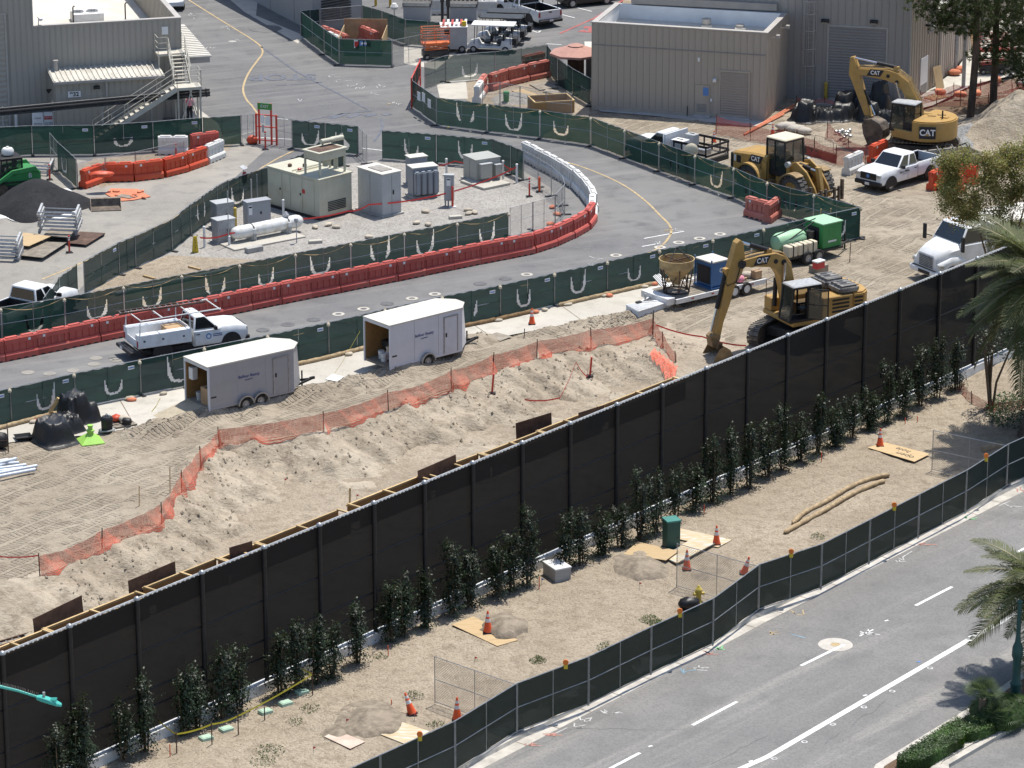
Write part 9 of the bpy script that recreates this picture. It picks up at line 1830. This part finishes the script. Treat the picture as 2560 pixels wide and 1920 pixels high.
def crown_tree(name,label,base,h_,lobes,nleaf,mats,trunks,seed,leaf=(.045,.085),group=None):
 rs_=random.Random(seed);th=thing(name,label,'tree',base,0,group)
 for tr in trunks:MB().tube([Vector(p)for p in tr],[.09*(1-.7*i/(len(tr)-1))+.01 for i in range(len(tr))],7).build('trunk','stem',th,smooth=50)
 lv_=MB();twigs=MB()
 for(c,r_)in lobes:
  c=Vector(c);nc=max(3,int(r_*9))
  for q in range(nc):
   d=Vector((rs_.gauss(0,1),rs_.gauss(0,1),rs_.gauss(0,.8))).normalized()*r_*rs_.uniform(.25,1.0);cc=c+d;twigs.tube([c,cc],[.015,.004],3)
   for k in range(int(nleaf/len(lobes)/nc)):p=cc+Vector((rs_.gauss(0,.24),rs_.gauss(0,.24),rs_.gauss(0,.22)));lv_.mi=0 if rs_.random()<.72 else 1;leafquad(lv_,p,Vector((rs_.uniform(-1,1),rs_.uniform(-1,1),rs_.uniform(.1,1.2))),rs_.uniform(*leaf),.5)
 lv_.build('crown',mats,th,fix=False);tag(twigs.build('branch','stem',th,fix=False),kind='stuff');return th
bo=GT(2480,760);P_=lambda px_,py_,dy=0:at_y(px_,py_,bo.y+dy)-bo
lob=[(P_(2420,470),.9),(P_(2480,440),1.1),(P_(2540,420,.8),1.2),(P_(2400,540),.7),(P_(2460,530,-.5),1.0),(P_(2540,520),1.2),(P_(2590,470),1.3),(P_(2380,500),.5),(P_(2560,590),1.0),(P_(2590,560),1.2),(P_(2470,690),.7),(P_(2400,745,-.5),.5),(P_(2520,380,1),.8),(P_(2570,360,1),.9)]
ro=random.Random(9)
for k in range(46):x_=ro.uniform(2365,2610);y_=ro.uniform(372+.12*(2560-x_),545 if x_<2470 else 620);lob.append((P_(x_,y_,ro.uniform(-1,1.2)),ro.uniform(.3,.6)))
crown_tree('leafy_tree','loose olive-leaved tree standing in front of the box truck at the right',bo,6,lob,36000,['leaf_olive','leaf_olive_brown'],[[(0,0,-.2),(-.2,0,2),(-.9,0,4.2)],[(.3,0,-.2),(.5,.1,2.2),(.9,0,5)],[(.5,.1,-.2),(1.2,0,2),(2.1,0,4.5)],[(.1,0,0),(.2,-.3,2.5),(.2,0,5)],[(.6,0,0),(.9,.2,2.5),(1.5,.3,5.2)]],4)
def pine(label,base,top_px,bends,seed,lobes):
 rs_=random.Random(seed);th=thing('pine_tree',label,'tree',base,0,'pines beside the walkway');P0=Vector(base);pth=[at_y(x,y,base.y)-P0 for x,y in bends]
 MB().tube(pth,[.26,.24,.22,.20,.17,.15][:len(pth)],10).build('trunk','bark',th,smooth=50)
 lv_=MB();br=MB()
 for(x,y,dy,r_)in lobes:
  c=at_y(x,y,base.y+dy)-P0;f_=min(pth,key=lambda q:(q-c).length);br.tube([f_,f_.lerp(c,.5)+Vector((0,0,.15)),c],[.06,.04,.015],5)
  for q in range(int(60*r_)):
   cc=c+Vector((rs_.gauss(0,.5)*r_,rs_.gauss(0,.5)*r_,rs_.gauss(0,.36)*r_))
   for k in range(26):
    d=Vector((rs_.gauss(0,1),rs_.gauss(0,1),rs_.gauss(.3,1))).normalized();l=rs_.uniform(.16,.34);w_=d.orthogonal().normalized()*.02;o=len(lv_.v);lv_.v+=[tuple(cc-w_),tuple(cc+w_),tuple(cc+d*l)];lv_.f.append((o,o+1,o+2));lv_.m.append(0)
 tag(br.build('branch','bark',th,fix=False),kind='stuff');lv_.build('crown','leaf_pine',th,fix=False);return th
p1_=G(2425,300);pine('nearer pine trunk with a bare side branch left of the red lift',p1_,None,[(2425,300),(2433,215),(2440,130),(2441,60),(2445,-40),(2450,-160)],3,[(2340,20,0,1.6),(2390,5,.5,1.7),(2430,30,-.5,1.7),(2380,60,0,1.0),(2365,50,.6,.8),(2460,10,.6,1.6),(2320,0,0,1.2),(2420,75,0,.9),(2410,-30,0,2.),(2350,-40,0,2.),(2470,-50,0,2.),(2480,-170,1,2.4),(2400,-160,1,2.2)])  # highest crown lobes are out of frame, added for shade on the mound
p2_=G(2482,272);pine('farther pine trunk right of the nearer one',p2_,None,[(2482,272),(2486,190),(2490,110),(2490,50),(2494,-40),(2500,-150)],5,[(2510,45,0,1.6),(2545,60,.5,1.6),(2480,125,-.6,1.0),(2530,120,0,1.3),(2555,150,0,1.2),(2500,20,.6,1.7),(2560,15,0,1.9),(2550,95,-.6,1.2),(2440,135,-.3,.7),(2560,-50,0,2.),(2500,-60,0,2.),(2470,75,0,.9)])
p3_=G(2548,300);pine('dark pine mostly cut off at the right edge',p3_,None,[(2600,290),(2600,180),(2598,80),(2595,-60)],7,[(2560,100,0,1.5),(2580,170,0,1.5),(2550,180,.4,1.0),(2590,30,0,2.0),(2570,-20,0,2.0),(2585,240,0,1.2),(2560,-120,1,2.4),(2610,-100,0,2.4),(2650,-30,0,2.2),(2640,60,1,2.2),(2620,-200,1,2.6),(2680,-140,0,2.6),(2560,-220,0,2.4)])  # large unseen upper lobes added so the crown shades the dirt mound
def hedge(label,outline,h_,n_,seed):
 P_=[G(x,y,0)for x,y in outline];c=sum(P_,Vector())/len(P_);th=thing('hedge',label,'hedge',c,0,'hedges on the median');q=[p-c for p in P_];k=len(q)
 MB().add([(p.x*.93,p.y*.93,0)for p in q]+[(p.x*.88,p.y*.88,h_*.9)for p in q],[tuple(range(k)),tuple(range(k,2*k))]+[(i,(i+1)%k,k+(i+1)%k,k+i)for i in range(k)]).build('core','leaf_hedge',th)
 rs_=random.Random(seed);lv_=MB();bb=[min(p.x for p in q),max(p.x for p in q),min(p.y for p in q),max(p.y for p in q)];done=0;poly=[(p.x,p.y)for p in q]
 while done<n_:
  x,y=rs_.uniform(bb[0],bb[1]),rs_.uniform(bb[2],bb[3])
  if not bool(inpoly(np.array(x),np.array(y),poly)):continue
  if rs_.random()<.62:p=Vector((x,y,h_+rs_.uniform(-.06,.07)));nrm=Vector((rs_.uniform(-.6,.6),rs_.uniform(-.6,.6),1))
  else:
   i=rs_.randrange(k);p=q[i].lerp(q[(i+1)%k],rs_.random())*.97;p=Vector((p.x+rs_.uniform(-.06,.06),p.y+rs_.uniform(-.06,.06),rs_.uniform(0,h_)));nrm=Vector((p.x,p.y,.4))
  leafquad(lv_,p,nrm,rs_.uniform(.025,.05),.6);done+=1
 lv_.build('foliage','leaf_hedge',th,fix=False)
hedge('clipped green hedge on the near end of the street median',[t(3,3,x,y)for x,y in((1115,1640),(1340,1490),(1640,1300),(1700,1420),(1690,1490),(1430,1640),(1330,1690),(1120,1690))],.45,6500,2);hedge('second green hedge patch right of the clipped hedge',[t(3,3,x,y)for x,y in((1650,1320),(1800,1270),(1960,1300),(1980,1360),(1790,1440),(1700,1450))],.4,3200,3)
def dome(label,c,r_,h_,n_,seed):
 rs_=random.Random(seed);th=thing('round_shrub',label,'shrub',c,0,'round shrubs on the median');lv_=MB();MB().lathe((0,0,0),[(r_*.8,0),(r_*.85,h_*.4),(r_*.6,h_*.75),(.1,h_*.9)],14).build('core','leaf_hedge',th)
 for k in range(n_):a=rs_.uniform(0,6.28);ph=rs_.uniform(0,1)**.7*math.pi/2;d=Vector((math.cos(a)*math.cos(ph)*r_,math.sin(a)*math.cos(ph)*r_,math.sin(ph)*h_));leafquad(lv_,d*rs_.uniform(.9,1.05),d,rs_.uniform(.025,.05),.6)
 lv_.build('foliage','leaf_hedge',th,fix=False)
dome('large rounded dark shrub at the lamp post foot',G(*t(3,3,1975,1250),0),1.25,1.05,6500,5);dome('rounded dark shrub right of the lamp post foot',G(*t(3,3,2120,1210),0),.95,.85,3800,6)
def fan_palm(label,base,h_,r_,seed,n_=26):
 rs_=random.Random(seed);th=thing('fan_palm',label,'fan palm',base,0,'fan palms on the median');MB().tube([(0,0,0),(0,0,h_*.6),(0,0,h_)],[.17,.15,.13],10).build('trunk','palm_trunk',th,smooth=50)
 for k in range(n_):
  mb=MB();az=2.399*k;el=R(rs_.uniform(5,85));d=Vector((math.cos(az)*math.cos(el),math.sin(az)*math.cos(el),math.sin(el)));sd_=d.cross(Vector((0,0,1))).normalized();up_=sd_.cross(d);c=Vector((0,0,h_))+d*r_*.45;mb.tube([(0,0,h_),c],[.012,.008],4)
  for j in range(15):
   a=R(-75+150*j/14);e=c+(d*math.cos(a)+sd_*math.sin(a))*r_*.62*rs_.uniform(.9,1.05)-Vector((0,0,.06));w_=(sd_*math.cos(a)-d*math.sin(a))*.016;md_=c.lerp(e,.55)+up_*.02;o=len(mb.v);mb.v+=[tuple(c),tuple(md_+w_),tuple(e),tuple(md_-w_)];mb.f.append((o,o+1,o+2,o+3));mb.m.append(0)
  mb.build('fan_leaf','leaf_fan',th,fix=False)
fan_palm('small fan palm with a short trunk on the median',G(*t(3,3,1845,1290),0),1.1,.95,3);fan_palm('low fan palm spreading over the round shrub',G(*t(3,3,1985,1300),0),.35,.95,4)
def weed(label,p,r_,n_,seed,m='leaf_weed'):
 rs_=random.Random(seed);th=thing('weed_clump',label,'weed',p,0,'weeds on the planting strip');lv_=MB()
 for k in range(n_):a=rs_.uniform(0,6.28);rr=rs_.uniform(0,1)**.6*r_;leafquad(lv_,Vector((math.cos(a)*rr,math.sin(a)*rr,rs_.uniform(.02,.28)*(1.1-rr/r_))),Vector((rs_.uniform(-1,1),rs_.uniform(-1,1),.8)),rs_.uniform(.03,.06),.45)
 lv_.build('foliage',m,th,fix=False);MB().tube([(0,0,-.02),(0,0,.15)],.01,4).build('stem','stem',th)
for i,(r0,c0,x,y,r_,n_)in enumerate(((3,2,225,735,.35,160),(3,2,1190,380,.45,170),(3,2,1250,410,.4,160),(3,2,810,620,.4,130),(3,1,1360,1040,.45,110),(3,1,470,1150,.45,110),(3,1,120,1510,.6,150),(3,1,60,1600,.5,110),(2,3,430,1325,.35,90),(3,1,1560,1290,.4,80),(3,1,340,1260,.4,70),(3,1,1070,705,.3,60))):
 weed(['leafy dark weed left of the first amber lamp','bright weed behind the black bag','second bright weed behind the black bag','weed growing along the kerb fence','weed behind the tilted cone','weed near the third valve lid','weed patch at the lower left of the strip','weed patch at the bottom edge','weed below the long straw logs','weed near the lower chain-link panel','sparse weed below the yellow tape','sparse weed by the orange stake'][i],H_(r0,c0,x,y),r_,n_,i)
N_=60000;X_=np.random.RandomState(5).uniform(0,1,(N_,6));xx,yy=-20+X_[:,0]*56,118+X_[:,1]*52
k_=inpoly(xx,yy,STRIP)&(vnoise(xx,yy,.35)>X_[:,2]*.75-.4);xx,yy,X_=xx[k_],yy[k_],X_[k_];zz2=hstrip(xx,yy);aa,ll=X_[:,3]*6.28,.05+X_[:,4]*.13
mb=MB();mb.v=np.stack([np.stack([xx-.012,yy,zz2],1),np.stack([xx+.012,yy,zz2],1),np.stack([xx+np.cos(aa)*ll,yy+np.sin(aa)*ll,zz2+.005+X_[:,5]*.06],1)],1).reshape(-1,3).tolist();mb.f=[(3*i,3*i+1,3*i+2)for i in range(len(xx))];mb.m=[0]*len(mb.f)
tag(mb.build('dry_litter','leaf_dry',fix=False),'dry straw and litter scattered over the planting strip','dry grass',kind='stuff')
mb=MB();cF=GT(2515,1040,hstrip)
for k in range(2600):a=rv.uniform(0,6.28);rr=rv.uniform(0,1)**.5;p=cF+Vector((math.cos(a)*1.9*rr+.9,math.sin(a)*2.6*rr,0));p.z=float(hstrip(p.x,p.y))+rv.uniform(0,.5);leafquad(mb,p,Vector((rv.uniform(-1,1),rv.uniform(-1,1),.8)),rv.uniform(.05,.1),.4)
tag(mb.build('ground_cover','leaf_flower',fix=False),'dark ground cover plants under the upper palm','ground cover',kind='stuff')
bnet('red-brown net around the bed under the upper palm',((2400,975),(2430,1010),(2480,1030),(2560,1022)),[.6,.55,.5,.5],44)
